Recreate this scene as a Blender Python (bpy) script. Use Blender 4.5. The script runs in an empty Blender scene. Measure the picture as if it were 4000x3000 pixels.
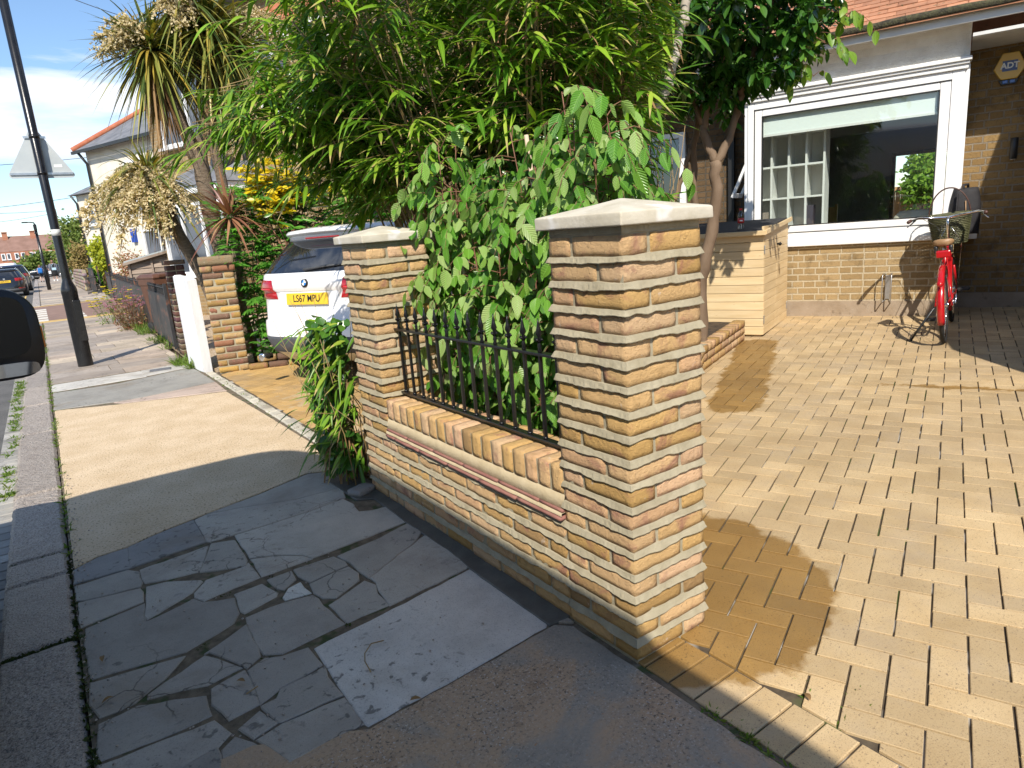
import bpy, bmesh, math, random
import numpy as np
from mathutils import Vector, Matrix, noise
SC = bpy.context.scene
COL = SC.collection
# ---------------------------------------------------------------- camera, sky, sun, exposure
cam = bpy.data.cameras.new('camera'); camo = bpy.data.objects.new('camera', cam); COL.objects.link(camo)
YAW, PIT, ROL = 0.597397, 0.229223, -0.078387
_f = np.array([math.sin(YAW)*math.cos(PIT), math.cos(YAW)*math.cos(PIT), -math.sin(PIT)])
_r0 = np.array([math.cos(YAW), -math.sin(YAW), 0.]); _u0 = np.cross(_r0, _f)
_r = math.cos(ROL)*_r0 + math.sin(ROL)*_u0; _u = -math.sin(ROL)*_r0 + math.cos(ROL)*_u0
camo.matrix_world = Matrix(((_r[0], _u[0], -_f[0], -1.32198), (_r[1], _u[1], -_f[1], -1.35413), (_r[2], _u[2], -_f[2], 1.38176), (0, 0, 0, 1)))
cam.sensor_width = 36; cam.lens = 23.404; cam.clip_start = 0.05; cam.clip_end = 2000
SC.camera = camo
SUN_EL, SUN_AZ = math.radians(42.5), math.radians(217.8)      # azimuth clockwise from +y
SDIR = Vector((math.sin(SUN_AZ)*math.cos(SUN_EL), math.cos(SUN_AZ)*math.cos(SUN_EL), math.sin(SUN_EL)))
w = bpy.data.worlds.new('World'); SC.world = w; w.use_nodes = True
nt = w.node_tree; nt.nodes.clear()
def _n(t, **k):
    n = nt.nodes.new(t)
    for a, b in k.items(): setattr(n, a, b)
    return n
sky = _n('ShaderNodeTexSky', sky_type='NISHITA', sun_disc=False, sun_elevation=SUN_EL, sun_rotation=SUN_AZ, altitude=30, air_density=1.0, dust_density=0.15, ozone_density=3.0)
bg = _n('ShaderNodeBackground'); bg.inputs[1].default_value = 0.15
out = _n('ShaderNodeOutputWorld')
tc = _n('ShaderNodeTexCoord'); mp = _n('ShaderNodeMapping'); mp.inputs['Scale'].default_value = (1.3, 1.3, 6.5); mp.inputs['Location'].default_value = (0.62, 0.3, 0.42)
nz = _n('ShaderNodeTexNoise'); nz.inputs['Scale'].default_value = 1.7; nz.inputs['Detail'].default_value = 9; nz.inputs['Roughness'].default_value = 0.56; nz.inputs['Distortion'].default_value = 0.25
rp = _n('ShaderNodeValToRGB'); rp.color_ramp.elements[0].position = 0.52; rp.color_ramp.elements[1].position = 0.66
mx = _n('ShaderNodeMixRGB'); mx.inputs[2].default_value = (4.6, 4.8, 5.2, 1)
L = nt.links.new
L(tc.outputs['Generated'], mp.inputs[0]); L(mp.outputs[0], nz.inputs['Vector']); sz = _n('ShaderNodeSeparateXYZ'); L(tc.outputs['Generated'], sz.inputs[0]); br_ = _n('ShaderNodeValToRGB'); e_ = br_.color_ramp.elements
for p_, v_ in ((0.0, .50), (.10, .50), (.145, .615), (.195, .615), (.225, .40), (.40, .42), (1., .5)):
    q_ = e_.new(p_) if p_ not in (0.0, 1.0) else e_[0 if p_ == 0.0 else len(e_)-1]; q_.color = (v_, v_, v_, 1)
L(sz.outputs[2], br_.inputs[0]); ad = _n('ShaderNodeMath', operation='ADD'); L(nz.outputs['Fac'], ad.inputs[0]); L(br_.outputs[0], ad.inputs[1]); sb = _n('ShaderNodeMath', operation='SUBTRACT'); L(ad.outputs[0], sb.inputs[0]); sb.inputs[1].default_value = .5; L(sb.outputs[0], rp.inputs[0]); L(rp.outputs[0], mx.inputs[0]); tn = _n('ShaderNodeMixRGB', blend_type='MULTIPLY'); tn.inputs[0].default_value = 1; tn.inputs[2].default_value = (.71, .74, .76, 1); L(sky.outputs[0], tn.inputs[1]); L(tn.outputs[0], mx.inputs[1]); L(mx.outputs[0], bg.inputs[0]); L(bg.outputs[0], out.inputs[0])
sl = bpy.data.lights.new('sun', 'SUN'); sl.energy = 3.9; sl.angle = math.radians(0.5); sl.color = (1.0, 0.93, 0.82)
so = bpy.data.objects.new('sun', sl); COL.objects.link(so); so.rotation_euler = SDIR.to_track_quat('Z', 'Y').to_euler()
SC.view_settings.view_transform = 'Standard'; SC.view_settings.look = 'None'; SC.view_settings.exposure = 0.72; SC.view_settings.gamma = 1.0
SC.render.engine = 'CYCLES'; SC.cycles.max_bounces = 8; SC.cycles.transparent_max_bounces = 12; SC.cycles.use_denoising = True
SC.cycles.sample_clamp_indirect = 8

# ---------------------------------------------------------------- helpers
R = random.Random(7)
def tag(o, label=None, cat=None, group=None, kind=None):
    if label: o['label'] = label
    if cat: o['category'] = cat
    if group: o['group'] = group
    if kind: o['kind'] = kind
    return o
def empty(name, loc=(0, 0, 0), rz=0.0, label=None, cat=None, group=None):
    o = bpy.data.objects.new(name, None); COL.objects.link(o); o.location = loc; o.rotation_euler = (0, 0, rz); o.empty_display_size = 0.1
    return tag(o, label, cat, group, 'thing' if cat else None)
def copy_tree(o, parent=None):
    c = o.copy(); COL.objects.link(c)
    if parent: c.parent = parent
    for ch in list(o.children): copy_tree(ch, c)
    return c
def mesh_np(name, V, F, mats, parent=None, uv=None, col=None, mi=None, smooth=False):
    """V (n,3); F list of arrays (m,k) or one array"""
    me = bpy.data.meshes.new(name)
    V = np.asarray(V, np.float32)
    Fs = F if isinstance(F, list) else [F]
    loops = np.concatenate([np.asarray(f, np.int32).ravel() for f in Fs])
    tot = np.concatenate([np.full(len(f), f.shape[1], np.int32) for f in Fs])
    st = np.concatenate([[0], np.cumsum(tot)[:-1]]).astype(np.int32)
    me.vertices.add(len(V)); me.vertices.foreach_set('co', V.ravel())
    me.loops.add(len(loops)); me.loops.foreach_set('vertex_index', loops)
    me.polygons.add(len(tot)); me.polygons.foreach_set('loop_start', st); me.polygons.foreach_set('loop_total', tot)
    if mi is not None: me.polygons.foreach_set('material_index', np.asarray(mi, np.int32))
    if smooth: me.polygons.foreach_set('use_smooth', np.ones(len(tot), bool))
    me.update(calc_edges=True)
    if uv is not None:
        l = me.uv_layers.new(name='UVMap'); l.data.foreach_set('uv', np.asarray(uv, np.float32)[loops].ravel())
    if col is not None:
        a = me.color_attributes.new('Col', 'FLOAT_COLOR', 'POINT'); a.data.foreach_set('color', np.asarray(col, np.float32).ravel())
    me.validate()
    for m in (mats if isinstance(mats, (list, tuple)) else [mats]): me.materials.append(m)
    o = bpy.data.objects.new(name, me); COL.objects.link(o)
    if parent: o.parent = parent
    return o
class MB:
    """collects shapes, then links them as one mesh object"""
    def __init__(s): s.v = []; s.f = []; s.m = []; s.c = []; s.sm = []
    def add(s, vs, fs, m=0, c=None, sm=False):
        b = len(s.v); s.v += [tuple(p) for p in vs]; s.f += [tuple(b+i for i in f) for f in fs]; s.m += [m]*len(fs); s.sm += [sm]*len(fs)
        s.c += [c or (1, 1, 1)]*len(vs); return s
    def box(s, c, d, rz=0, m=0, col=None, M=None, bev=0.0):
        x, y, z = d[0]/2, d[1]/2, d[2]/2; b = min(bev, x*.9, y*.9, z*.9)
        if b > 0:
            vs = []; fs = []
            bm = bmesh.new(); bmesh.ops.create_cube(bm, size=1.0)
            for v in bm.verts: v.co = Vector((v.co.x*d[0], v.co.y*d[1], v.co.z*d[2]))
            bmesh.ops.bevel(bm, geom=bm.edges[:], offset=b, segments=2, affect='EDGES', profile=.5)
            bm.verts.index_update(); vs = [v.co.copy() for v in bm.verts]; fs = [[v.index for v in f.verts] for f in bm.faces]; bm.free()
        else:
            vs = [Vector((i, j, k)) for i in (-x, x) for j in (-y, y) for k in (-z, z)]
            fs = [(0, 1, 3, 2), (4, 6, 7, 5), (0, 4, 5, 1), (2, 3, 7, 6), (0, 2, 6, 4), (1, 5, 7, 3)]
        T = M if M is not None else Matrix.Translation(c) @ Matrix.Rotation(rz, 4, 'Z')
        return s.add([T @ v for v in vs], fs, m, col)
    def prism(s, poly, z0, z1, m=0, col=None, M=None):
        """poly (x,y) ccw, extruded in z (z1 may be a callable)"""
        n = len(poly); f0 = z0 if callable(z0) else (lambda x, y: z0); f1 = z1 if callable(z1) else (lambda x, y: z1)
        vs = [Vector((x, y, f0(x, y))) for x, y in poly]+[Vector((x, y, f1(x, y))) for x, y in poly]
        if M is not None: vs = [M @ v for v in vs]
        fs = [tuple(range(n-1, -1, -1)), tuple(range(n, 2*n))]+[(i, (i+1) % n, n+(i+1) % n, n+i) for i in range(n)]
        return s.add(vs, fs, m, col)
    def tube(s, pts, r, n=8, m=0, col=None, caps=True, sm=True, flat=1.0):
        pts = [Vector(p) for p in pts]; k = len(pts); rs = r if isinstance(r, (list, tuple)) else [r]*k
        vs = []; fs = []; pa = None
        for i, p in enumerate(pts):
            d = (pts[min(i+1, k-1)]-pts[max(i-1, 0)])
            d = d.normalized() if d.length > 1e-9 else Vector((0, 0, 1))
            a = pa-d*pa.dot(d) if pa is not None else d.orthogonal()
            a = a.normalized() if a.length > 1e-6 else d.orthogonal().normalized()
            pa = a; b = d.cross(a)
            for j in range(n):
                t = 2*math.pi*j/n; vs.append(p+(a*math.cos(t)+b*math.sin(t)*flat)*rs[i])
        for i in range(k-1):
            for j in range(n): fs.append((i*n+j, i*n+(j+1) % n, (i+1)*n+(j+1) % n, (i+1)*n+j))
        if caps: fs += [tuple(range(n-1, -1, -1)), tuple((k-1)*n+j for j in range(n))]
        return s.add(vs, fs, m, col, sm)
    def lathe(s, prof, c=(0, 0, 0), n=16, m=0, col=None, M=None, sm=True):
        """prof list of (r,z)"""
        vs = []; fs = []
        for r, z in prof:
            for j in range(n):
                t = 2*math.pi*j/n; vs.append(Vector((r*math.cos(t), r*math.sin(t), z)))
        k = len(prof)
        for i in range(k-1):
            for j in range(n): fs.append((i*n+j, i*n+(j+1) % n, (i+1)*n+(j+1) % n, (i+1)*n+j))
        fs += [tuple(range(n-1, -1, -1)), tuple((k-1)*n+j for j in range(n))]
        T = M if M is not None else Matrix.Translation(c)
        return s.add([T @ v for v in vs], fs, m, col, sm)
    def loft(s, rings, m=0, col=None, caps=True, sm=True, close=True):
        k = len(rings); n = len(rings[0]); vs = [p for r in rings for p in r]; fs = []
        for i in range(k-1):
            for j in range(n if close else n-1): fs.append((i*n+j, i*n+(j+1) % n, (i+1)*n+(j+1) % n, (i+1)*n+j))
        if caps: fs += [tuple(range(n-1, -1, -1)), tuple((k-1)*n+j for j in range(n))]
        return s.add(vs, fs, m, col, sm)
    def torus(s, c, R_, r, ax='X', n=40, k=10, m=0, M=None):
        vs = []; fs = []
        for i in range(n):
            t = 2*math.pi*i/n
            for j in range(k):
                q = 2*math.pi*j/k; rr = R_+r*math.cos(q); p = Vector((r*math.sin(q), rr*math.cos(t), rr*math.sin(t))); vs.append(p)
        for i in range(n):
            for j in range(k): fs.append((i*k+j, i*k+(j+1) % k, ((i+1) % n)*k+(j+1) % k, ((i+1) % n)*k+j))
        T = (M if M is not None else Matrix.Identity(4)) @ Matrix.Translation(c)
        return s.add([T @ v for v in vs], fs, m, None, True)
    def build(s, name, mats, parent=None, bevel=0, subsurf=0, flip=True):
        me = bpy.data.meshes.new(name); me.from_pydata(s.v, [], s.f)
        for m in (mats if isinstance(mats, (list, tuple)) else [mats]): me.materials.append(m)
        me.polygons.foreach_set('material_index', s.m); me.polygons.foreach_set('use_smooth', s.sm)
        if any(c != (1, 1, 1) for c in s.c):
            a = me.color_attributes.new('Col', 'FLOAT_COLOR', 'POINT'); a.data.foreach_set('color', [x for c in s.c for x in (c[0], c[1], c[2], 1)])
        if flip:
            bm = bmesh.new(); bm.from_mesh(me); bmesh.ops.recalc_face_normals(bm, faces=bm.faces[:]); bm.to_mesh(me); bm.free()
        me.update()
        o = bpy.data.objects.new(name, me); COL.objects.link(o)
        if parent: o.parent = parent
        if bevel:
            b = o.modifiers.new('bevel', 'BEVEL'); b.width = bevel; b.segments = 2; b.limit_method = 'ANGLE'; b.angle_limit = math.radians(40)
        if subsurf:
            b = o.modifiers.new('sub', 'SUBSURF'); b.levels = subsurf; b.render_levels = subsurf
        return o
def text_mb(body, size, M, mat, name, parent, depth=0.001, align='CENTER', xs=1.0, bold=0.0):
    cu = bpy.data.curves.new(name, 'FONT'); cu.body = body; cu.size = size; cu.extrude = depth; cu.align_x = align; cu.align_y = 'CENTER'; cu.offset = bold
    o = bpy.data.objects.new(name, cu); COL.objects.link(o); o.matrix_world = M
    dg = bpy.context.evaluated_depsgraph_get(); me = bpy.data.meshes.new_from_object(o.evaluated_get(dg))
    COL.objects.unlink(o); bpy.data.objects.remove(o)
    for v in me.vertices: v.co.x *= xs
    me.materials.clear(); me.materials.append(mat)
    t = bpy.data.objects.new(name, me); COL.objects.link(t); t.parent = parent; t.matrix_local = M
    return t
# ---------------------------------------------------------------- materials
def newm(name):
    m = bpy.data.materials.new(name); m.use_nodes = True; t = m.node_tree
    return m, t, t.nodes['Principled BSDF']
class NT:
    def __init__(s, t): s.t = t
    def n(s, ty, **k):
        x = s.t.nodes.new(ty)
        for a, b in k.items():
            if a.startswith('i_'):
                x.inputs[a[2:].replace('_', ' ')].default_value = b
            else: setattr(x, a, b)
        return x
    def l(s, a, b): s.t.links.new(a, b)
    def noise(s, vec, scale, detail=4, rough=.55, dist=0):
        x = s.n('ShaderNodeTexNoise'); x.inputs['Scale'].default_value = scale; x.inputs['Detail'].default_value = detail; x.inputs['Roughness'].default_value = rough; x.inputs['Distortion'].default_value = dist
        s.l(vec, x.inputs['Vector']); return x.outputs['Fac']
    def ramp(s, fac, stops, const=False):
        x = s.n('ShaderNodeValToRGB'); e = x.color_ramp.elements; stops = sorted(stops, key=lambda s_: s_[0])
        if const: x.color_ramp.interpolation = 'CONSTANT'
        while len(e) < len(stops): e.new(0.5)
        for el, (p, c) in zip(e, stops): el.position = p; el.color = tuple(c)+(1,) if not isinstance(c, (int, float)) else (c, c, c, 1)
        s.l(fac, x.inputs[0]); return x.outputs[0]
    def mix(s, fac, a, b, mode='MIX'):
        x = s.n('ShaderNodeMixRGB', blend_type=mode)
        for i, q in enumerate((fac, a, b)):
            if isinstance(q, (int, float)): x.inputs[i].default_value = q if i == 0 else (q, q, q, 1)
            elif isinstance(q, tuple): x.inputs[i].default_value = q+(1,)
            else: s.l(q, x.inputs[i])
        return x.outputs[0]
    def math(s, op, a, b=0.0, clamp=False):
        x = s.n('ShaderNodeMath', operation=op, use_clamp=clamp)
        for i, q in enumerate((a, b)):
            if isinstance(q, (int, float)): x.inputs[i].default_value = q
            else: s.l(q, x.inputs[i])
        return x.outputs[0]
    def bump(s, h, strength=.3, dist=.01, nrm=None):
        x = s.n('ShaderNodeBump'); x.inputs['Strength'].default_value = strength; x.inputs['Distance'].default_value = dist
        s.l(h, x.inputs['Height'])
        if nrm is not None: s.l(nrm, x.inputs['Normal'])
        return x.outputs[0]
    def coord(s, what='Object'): return s.n('ShaderNodeTexCoord').outputs[what]
    def island(s): return s.n('ShaderNodeNewGeometry').outputs['Random Per Island']
    def attr(s, nm='Col'): return s.n('ShaderNodeAttribute', attribute_name=nm).outputs['Color']
def pm(name, c1, c2=None, scale=3.0, rough=.7, bump=0.0, bscale=40.0, bdist=.004, island=0.0, attr=False, speck=None, metal=0.0, coat=0.0, spec=.5, detail=5, lo=.35, hi=.65, stretch=None, speckscale=220., rough2=None):
    """general surface: two colours mixed by noise, optional per-island value shift, vertex colour, dark or light specks, bump"""
    m, t, b = newm(name); q = NT(t); co = q.coord()
    if stretch:
        mpn = q.n('ShaderNodeMapping'); mpn.inputs['Scale'].default_value = stretch; q.l(co, mpn.inputs[0]); co = mpn.outputs[0]
    c2 = c2 or c1
    f = q.noise(co, scale, detail)
    col = q.ramp(f, [(lo, c1), (hi, c2)])
    if attr: col = q.mix(1.0, col, q.attr(), 'MULTIPLY')
    if island:
        v = q.ramp(q.island(), [(0, 1-island), (1, 1+island*.6)]); col = q.mix(1.0, col, v, 'MULTIPLY')
    if speck:
        vz = q.noise(co, speckscale, 2, .6)
        for sc, lo_, hi_ in speck: col = q.mix(q.ramp(vz, [(lo_, 0.), (hi_, 1.)]), col, sc)
    q.l(col, b.inputs['Base Color']); b.inputs['Metallic'].default_value = metal
    b.inputs['Roughness'].default_value = rough; b.inputs['Specular IOR Level'].default_value = spec
    if rough2 is not None: q.l(q.ramp(f, [(.3, rough), (.7, rough2)]), b.inputs['Roughness'])
    if coat: b.inputs['Coat Weight'].default_value = coat; b.inputs['Coat Roughness'].default_value = .05
    if bump: q.l(q.bump(q.noise(co, bscale, 6, .65), bump, bdist), b.inputs['Normal'])
    return m
def leafm(name, cols, rough=.45, trans=.3, pleat=0, dark=.6, spec=.4, tip=None, scale=2.0):
    """foliage: colour picked per leaf, veins or pleats from the leaf's own uv, light coming through"""
    m, t, b = newm(name); q = NT(t)
    n = len(cols); col = q.ramp(q.island(), [(i/max(1, n-1), c) for i, c in enumerate(cols)])
    nf = q.ramp(q.noise(q.coord(), scale, 2), [(.35, dark), (.65, 1.15)]); col = q.mix(1.0, col, nf, 'MULTIPLY')
    uv = q.coord('UV'); sp = q.n('ShaderNodeSeparateXYZ'); q.l(uv, sp.inputs[0])
    au = q.math('ABSOLUTE', q.math('SUBTRACT', sp.outputs[0], .5))
    mid = q.ramp(au, [(0.0, 1.), (.07, 0.)]); col = q.mix(q.math('MULTIPLY', mid, .35), col, tuple(min(1, c*1.7+.03) for c in cols[len(cols)//2]))
    if tip:
        col = q.mix(q.ramp(q.math('ADD', sp.outputs[1], q.math('MULTIPLY', q.math('SUBTRACT', q.island(), .5), .5)), [(.9, 0.), (1.05, 1.)]), col, tip)
    q.l(col, b.inputs['Base Color']); b.inputs['Roughness'].default_value = rough; b.inputs['Specular IOR Level'].default_value = spec
    if pleat:
        ph = q.math('SINE', q.math('MULTIPLY', q.math('SUBTRACT', sp.outputs[1], q.math('MULTIPLY', au, .55)), 6.283*pleat))
        q.l(q.bump(ph, .55, .002), b.inputs['Normal'])
    tr = q.n('ShaderNodeBsdfTranslucent'); q.l(q.mix(1.0, col, (1.15, 1.25, .55), 'MULTIPLY'), tr.inputs[0])
    ms = q.n('ShaderNodeMixShader'); ms.inputs[0].default_value = trans
    q.l(b.outputs[0], ms.inputs[1]); q.l(tr.outputs[0], ms.inputs[2]); q.l(ms.outputs[0], t.nodes['Material Output'].inputs[0])
    return m
def glassm(name, tint=(1, 1, 1), rough=0.0, refl=1.0, alpha=.08):
    """window glass: mirror by fresnel over see-through"""
    m, t, b = newm(name); q = NT(t); t.nodes.remove(b)
    tr = q.n('ShaderNodeBsdfTransparent'); tr.inputs[0].default_value = tuple(tint)+(1,)
    gl = q.n('ShaderNodeBsdfGlossy'); gl.inputs['Roughness'].default_value = rough
    fr = q.n('ShaderNodeFresnel'); fr.inputs['IOR'].default_value = 1.5
    f = q.math('ADD', q.math('MULTIPLY', fr.outputs[0], refl), alpha, True)
    f = q.math('MULTIPLY', f, q.math('SUBTRACT', 1., q.n('ShaderNodeNewGeometry').outputs['Backfacing']))
    ms = q.n('ShaderNodeMixShader'); q.l(f, ms.inputs[0]); q.l(tr.outputs[0], ms.inputs[1]); q.l(gl.outputs[0], ms.inputs[2])
    q.l(ms.outputs[0], t.nodes['Material Output'].inputs[0]); return m
# ---------------------------------------------------------------- the ground
HD = Vector((0.3765, -0.9264, 0)); HN = Vector((0.9264, 0.3765, 0))      # along the house front / into the plot
HANG = math.atan2(HD.y, HD.x)
DS = 0.02
def dz(x): return max(0.0, DS*x)
def wetmask(q, caps, co):
    """0..1 where water has been spilt: round patches and streaks with ragged edges"""
    sx = q.n('ShaderNodeSeparateXYZ'); q.l(co, sx.inputs[0])
    nz_ = q.math('MULTIPLY', q.math('SUBTRACT', q.noise(co, 7, 5, .6), .5), .22)
    tot = None
    for ax, ay, bx, by, r in caps:
        dx, dy = bx-ax, by-ay; l2 = dx*dx+dy*dy+1e-9
        px = q.math('SUBTRACT', sx.outputs[0], ax); py = q.math('SUBTRACT', sx.outputs[1], ay)
        tt = q.math('MULTIPLY', q.math('ADD', q.math('MULTIPLY', px, dx), q.math('MULTIPLY', py, dy)), 1/l2, True)
        ex = q.math('SUBTRACT', px, q.math('MULTIPLY', tt, dx)); ey = q.math('SUBTRACT', py, q.math('MULTIPLY', tt, dy))
        d = q.math('SQRT', q.math('ADD', q.math('MULTIPLY', ex, ex), q.math('MULTIPLY', ey, ey)))
        k = q.math('DIVIDE', q.math('ADD', q.math('SUBTRACT', r, d), nz_), .03, True)
        tot = k if tot is None else q.math('MAXIMUM', tot, k)
    return tot
def paver_mat(name, c1, c2, wet=None, isl=.20):
    m, t, b = newm(name); q = NT(t); co = q.coord()
    col = q.ramp(q.noise(co, 5, 5), [(.3, c1), (.7, c2)])
    col = q.mix(1., col, q.ramp(q.island(), [(0, 1-isl), (1, 1+isl*.5)]), 'MULTIPLY')
    col = q.mix(q.ramp(q.noise(co, 260, 2), [(.3, .55), (.44, 0.)]), col, (.16, .10, .05))
    col = q.mix(q.ramp(q.noise(co, 120, 2), [(.30, .7), (.36, 0.)]), col, (.13, .09, .06))
    col = q.mix(q.ramp(q.noise(co, 2.2, 6, .7), [(.50, 0.), (.72, .55)]), col, (.36, .285, .20))
    col = q.mix(q.ramp(q.noise(co, .9, 4, .6), [(.38, .35), (.55, 0.)]), col, (.27, .19, .11))
    b.inputs['Roughness'].default_value = .8
    if wet:
        wm = wetmask(q, wet, co); col = q.mix(q.math('MULTIPLY', wm, .92), col, q.mix(1., col, (.56, .43, .20), 'MULTIPLY'))
        q.l(q.ramp(wm, [(0, .82), (1, .5)]), b.inputs['Roughness'])
    q.l(col, b.inputs['Base Color'])
    q.l(q.bump(q.noise(co, 190, 4, .7), .35, .003), b.inputs['Normal'])
    return m
def clip_half(poly, f):
    o = []
    for i in range(len(poly)):
        a, b = poly[i], poly[(i+1) % len(poly)]; fa, fb = f(a), f(b)
        if fa >= 0: o.append(a)
        if (fa >= 0) != (fb >= 0): t = fa/(fa-fb); o.append((a[0]+t*(b[0]-a[0]), a[1]+t*(b[1]-a[1])))
    return o
def inset(poly, d):
    n = len(poly); c = (sum(p[0] for p in poly)/n, sum(p[1] for p in poly)/n); o = []
    for i in range(n):
        p0, p1, p2 = Vector(poly[i-1]), Vector(poly[i]), Vector(poly[(i+1) % n])
        a = (p1-p0); b = (p2-p1)
        if a.length < 1e-6 or b.length < 1e-6: o.append(poly[i]); continue
        a.normalize(); b.normalize(); na = Vector((-a.y, a.x)); nb = Vector((-b.y, b.x)); s = na+nb
        q_ = p1+s*(d/max(.6, 1+na.dot(nb)))
        o.append((q_.x, q_.y))
    return o
def slab(mb, poly, zf, th=.03, ch=.004, gap=.003, m=0, col=None, jit=0.0, hj=0.0):
    """a laid stone: chamfered top over a straight skirt"""
    p = inset(poly, gap)
    if jit:
        r_ = []
        for i in range(len(p)):
            a, b = Vector(p[i]), Vector(p[(i+1) % len(p)]); n = max(1, int((b-a).length/.05))
            for k in range(n):
                v = a.lerp(b, k/n); s = noise.noise(Vector((v.x*23, v.y*23, 1.7)))*jit; t_ = noise.noise(Vector((v.x*23, v.y*23, 9.1)))*jit
                r_.append((v.x+s, v.y+t_))
        p = r_
    i_ = inset(p, ch); n = len(p); h = hj
    vs = [(x, y, zf(x, y)+h) for x, y in i_]+[(x, y, zf(x, y)+h-ch*.8) for x, y in p]+[(x, y, zf(x, y)-th) for x, y in p]
    fs = [tuple(range(n))]+[(j+n, (j+1) % n+n, (j+1) % n, j) for j in range(n)]+[(j+2*n, (j+1) % n+2*n, (j+1) % n+n, j+n) for j in range(n)]
    mb.add(vs, fs, m, col)
def herring(mb, o, e1, e2, cells, inside, zf, clip=None, u=.1, rj=0, m=0, hj=.0012):
    for i in range(*cells[0]):
        for j in range(*cells[1]):
            c = (i-j) % 4
            if c == 0: rect = [(i, j), (i+2, j), (i+2, j+1), (i, j+1)]
            elif c == 3: rect = [(i, j), (i+1, j), (i+1, j+2), (i, j+2)]
            else: continue
            P = [(o[0]+(e1.x*a+e2.x*b)*u, o[1]+(e1.y*a+e2.y*b)*u) for a, b in rect]
            cx = sum(p[0] for p in P)/4; cy = sum(p[1] for p in P)/4
            if not inside(cx, cy): continue
            if clip: P = clip_half(P, clip)
            if len(P) < 3: continue
            A = sum(P[k][0]*P[(k+1) % len(P)][1]-P[(k+1) % len(P)][0]*P[k][1] for k in range(len(P)))
            if abs(A) < .002: continue
            if A < 0: P = P[::-1]
            slab(mb, P, zf, .02, .0018, R.uniform(.0024, .0046), m, None, 0, R.uniform(-hj, hj))
WET = [(.42, .30, .42, .30, .64), (3.56, .97, 3.95, .0, .05), (4.35, 2.62, 2.5, 1.5, .2)]
m_paver = paver_mat('buff_block_paving', (.46, .325, .165), (.55, .41, .23), WET)
m_paver2 = paver_mat('ochre_block_paving', (.48, .29, .095), (.55, .35, .13))
m_joint = pm('joint_sand', (.060, .044, .028), (.105, .08, .05), 30, .95, .4, 150, speck=[((.36, .33, .28), .56, .62), ((.06, .085, .02), .42, .36)], speckscale=3.5)
def stonem(name, cracks=.8):
    m, t, b = newm(name); q = NT(t); co = q.coord()
    col = q.ramp(q.noise(co, 3.1, 8, .68), [(.30, (.26, .245, .22)), (.5, (.345, .33, .30)), (.72, (.41, .39, .35))])
    col = q.mix(1., col, q.attr(), 'MULTIPLY'); col = q.mix(1., col, q.ramp(q.island(), [(0, .84), (1, 1.1)]), 'MULTIPLY')
    col = q.mix(q.ramp(q.noise(co, 1.7, 7, .62, .3), [(.55, 0.), (.70, .55)]), col, (.20, .15, .095))
    sp = q.math('MULTIPLY', q.ramp(q.noise(co, 26, 3, .55, .4), [(.60, 0.), (.66, 1.)]), q.ramp(q.noise(co, 1.3, 2), [(.46, 0.), (.58, .75)]))
    col = q.mix(sp, col, (.075, .07, .062)); col = q.mix(q.ramp(q.noise(co, 8, 6, .7), [(.64, 0.), (.74, .45)]), col, (.42, .41, .38))
    col = q.mix(q.ramp(q.noise(co, 240, 2), [(.30, .5), (.44, 0.)]), col, (.12, .115, .105))
    q.l(col, b.inputs['Base Color']); b.inputs['Roughness'].default_value = .72
    vo = q.n('ShaderNodeTexVoronoi', feature='DISTANCE_TO_EDGE'); vo.inputs['Scale'].default_value = 4.2; wv = q.n('ShaderNodeVectorMath', operation='ADD'); q.l(co, wv.inputs[0])
    nn = q.n('ShaderNodeTexNoise'); nn.inputs['Scale'].default_value = 5; nn.inputs['Detail'].default_value = 5; q.l(co, nn.inputs['Vector']); sv = q.n('ShaderNodeVectorMath', operation='SCALE'); sv.inputs['Scale'].default_value = .22; q.l(nn.outputs['Color'], sv.inputs[0]); q.l(sv.outputs[0], wv.inputs[1]); q.l(wv.outputs[0], vo.inputs['Vector'])
    ck = q.math('MULTIPLY', q.ramp(vo.outputs['Distance'], [(.0, 1.), (.016, 0.)]), q.ramp(q.noise(co, 1.9, 3), [(.51, 0.), (.58, 1.)])); col = q.mix(q.math('MULTIPLY', ck, cracks), col, (.05, .04, .03)); q.l(col, b.inputs['Base Color'])
    h = q.math('ADD', q.math('SUBTRACT', q.noise(co, 9, 6, .6), q.math('MULTIPLY', ck, cracks*.6)), q.math('MULTIPLY', q.noise(co, 150, 3, .6), .25)); q.l(q.bump(h, .6, .008), b.inputs['Normal']); return m
def crudem(name):
    m, t, b = newm(name); q = NT(t); co = q.coord()
    col = q.ramp(q.noise(co, 1.6, 9, .66, .4), [(.36, (.24, .215, .18)), (.47, (.33, .285, .225)), (.55, (.46, .32, .20)), (.68, (.38, .30, .22))])
    col = q.mix(q.ramp(q.noise(co, 2.6, 8, .7), [(.57, 0.), (.68, .7)]), col, (.14, .095, .06))
    rg_ = q.ramp(q.noise(co, 2.2, 4), [(.42, .15), (.58, .9)])
    col = q.mix(q.math('MULTIPLY', q.ramp(q.noise(co, 95, 4, .7), [(.36, 1.), (.47, 0.)]), rg_), col, (.07, .06, .05))
    col = q.mix(q.math('MULTIPLY', q.ramp(q.noise(co, 130, 3, .6), [(.58, 0.), (.66, 1.)]), rg_), col, (.55, .50, .44))
    col = q.mix(q.ramp(q.noise(co, 60, 2, .5), [(.70, 0.), (.74, .8)]), col, (.42, .22, .10))
    q.l(col, b.inputs['Base Color']); b.inputs['Roughness'].default_value = .85
    h = q.math('ADD', q.noise(co, 18, 8, .72), q.math('MULTIPLY', q.noise(co, 110, 4, .7), q.math('MULTIPLY', rg_, .5))); q.l(q.bump(h, .9, .016), b.inputs['Normal']); return m
m_crude = crudem('rough_concrete')
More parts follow.
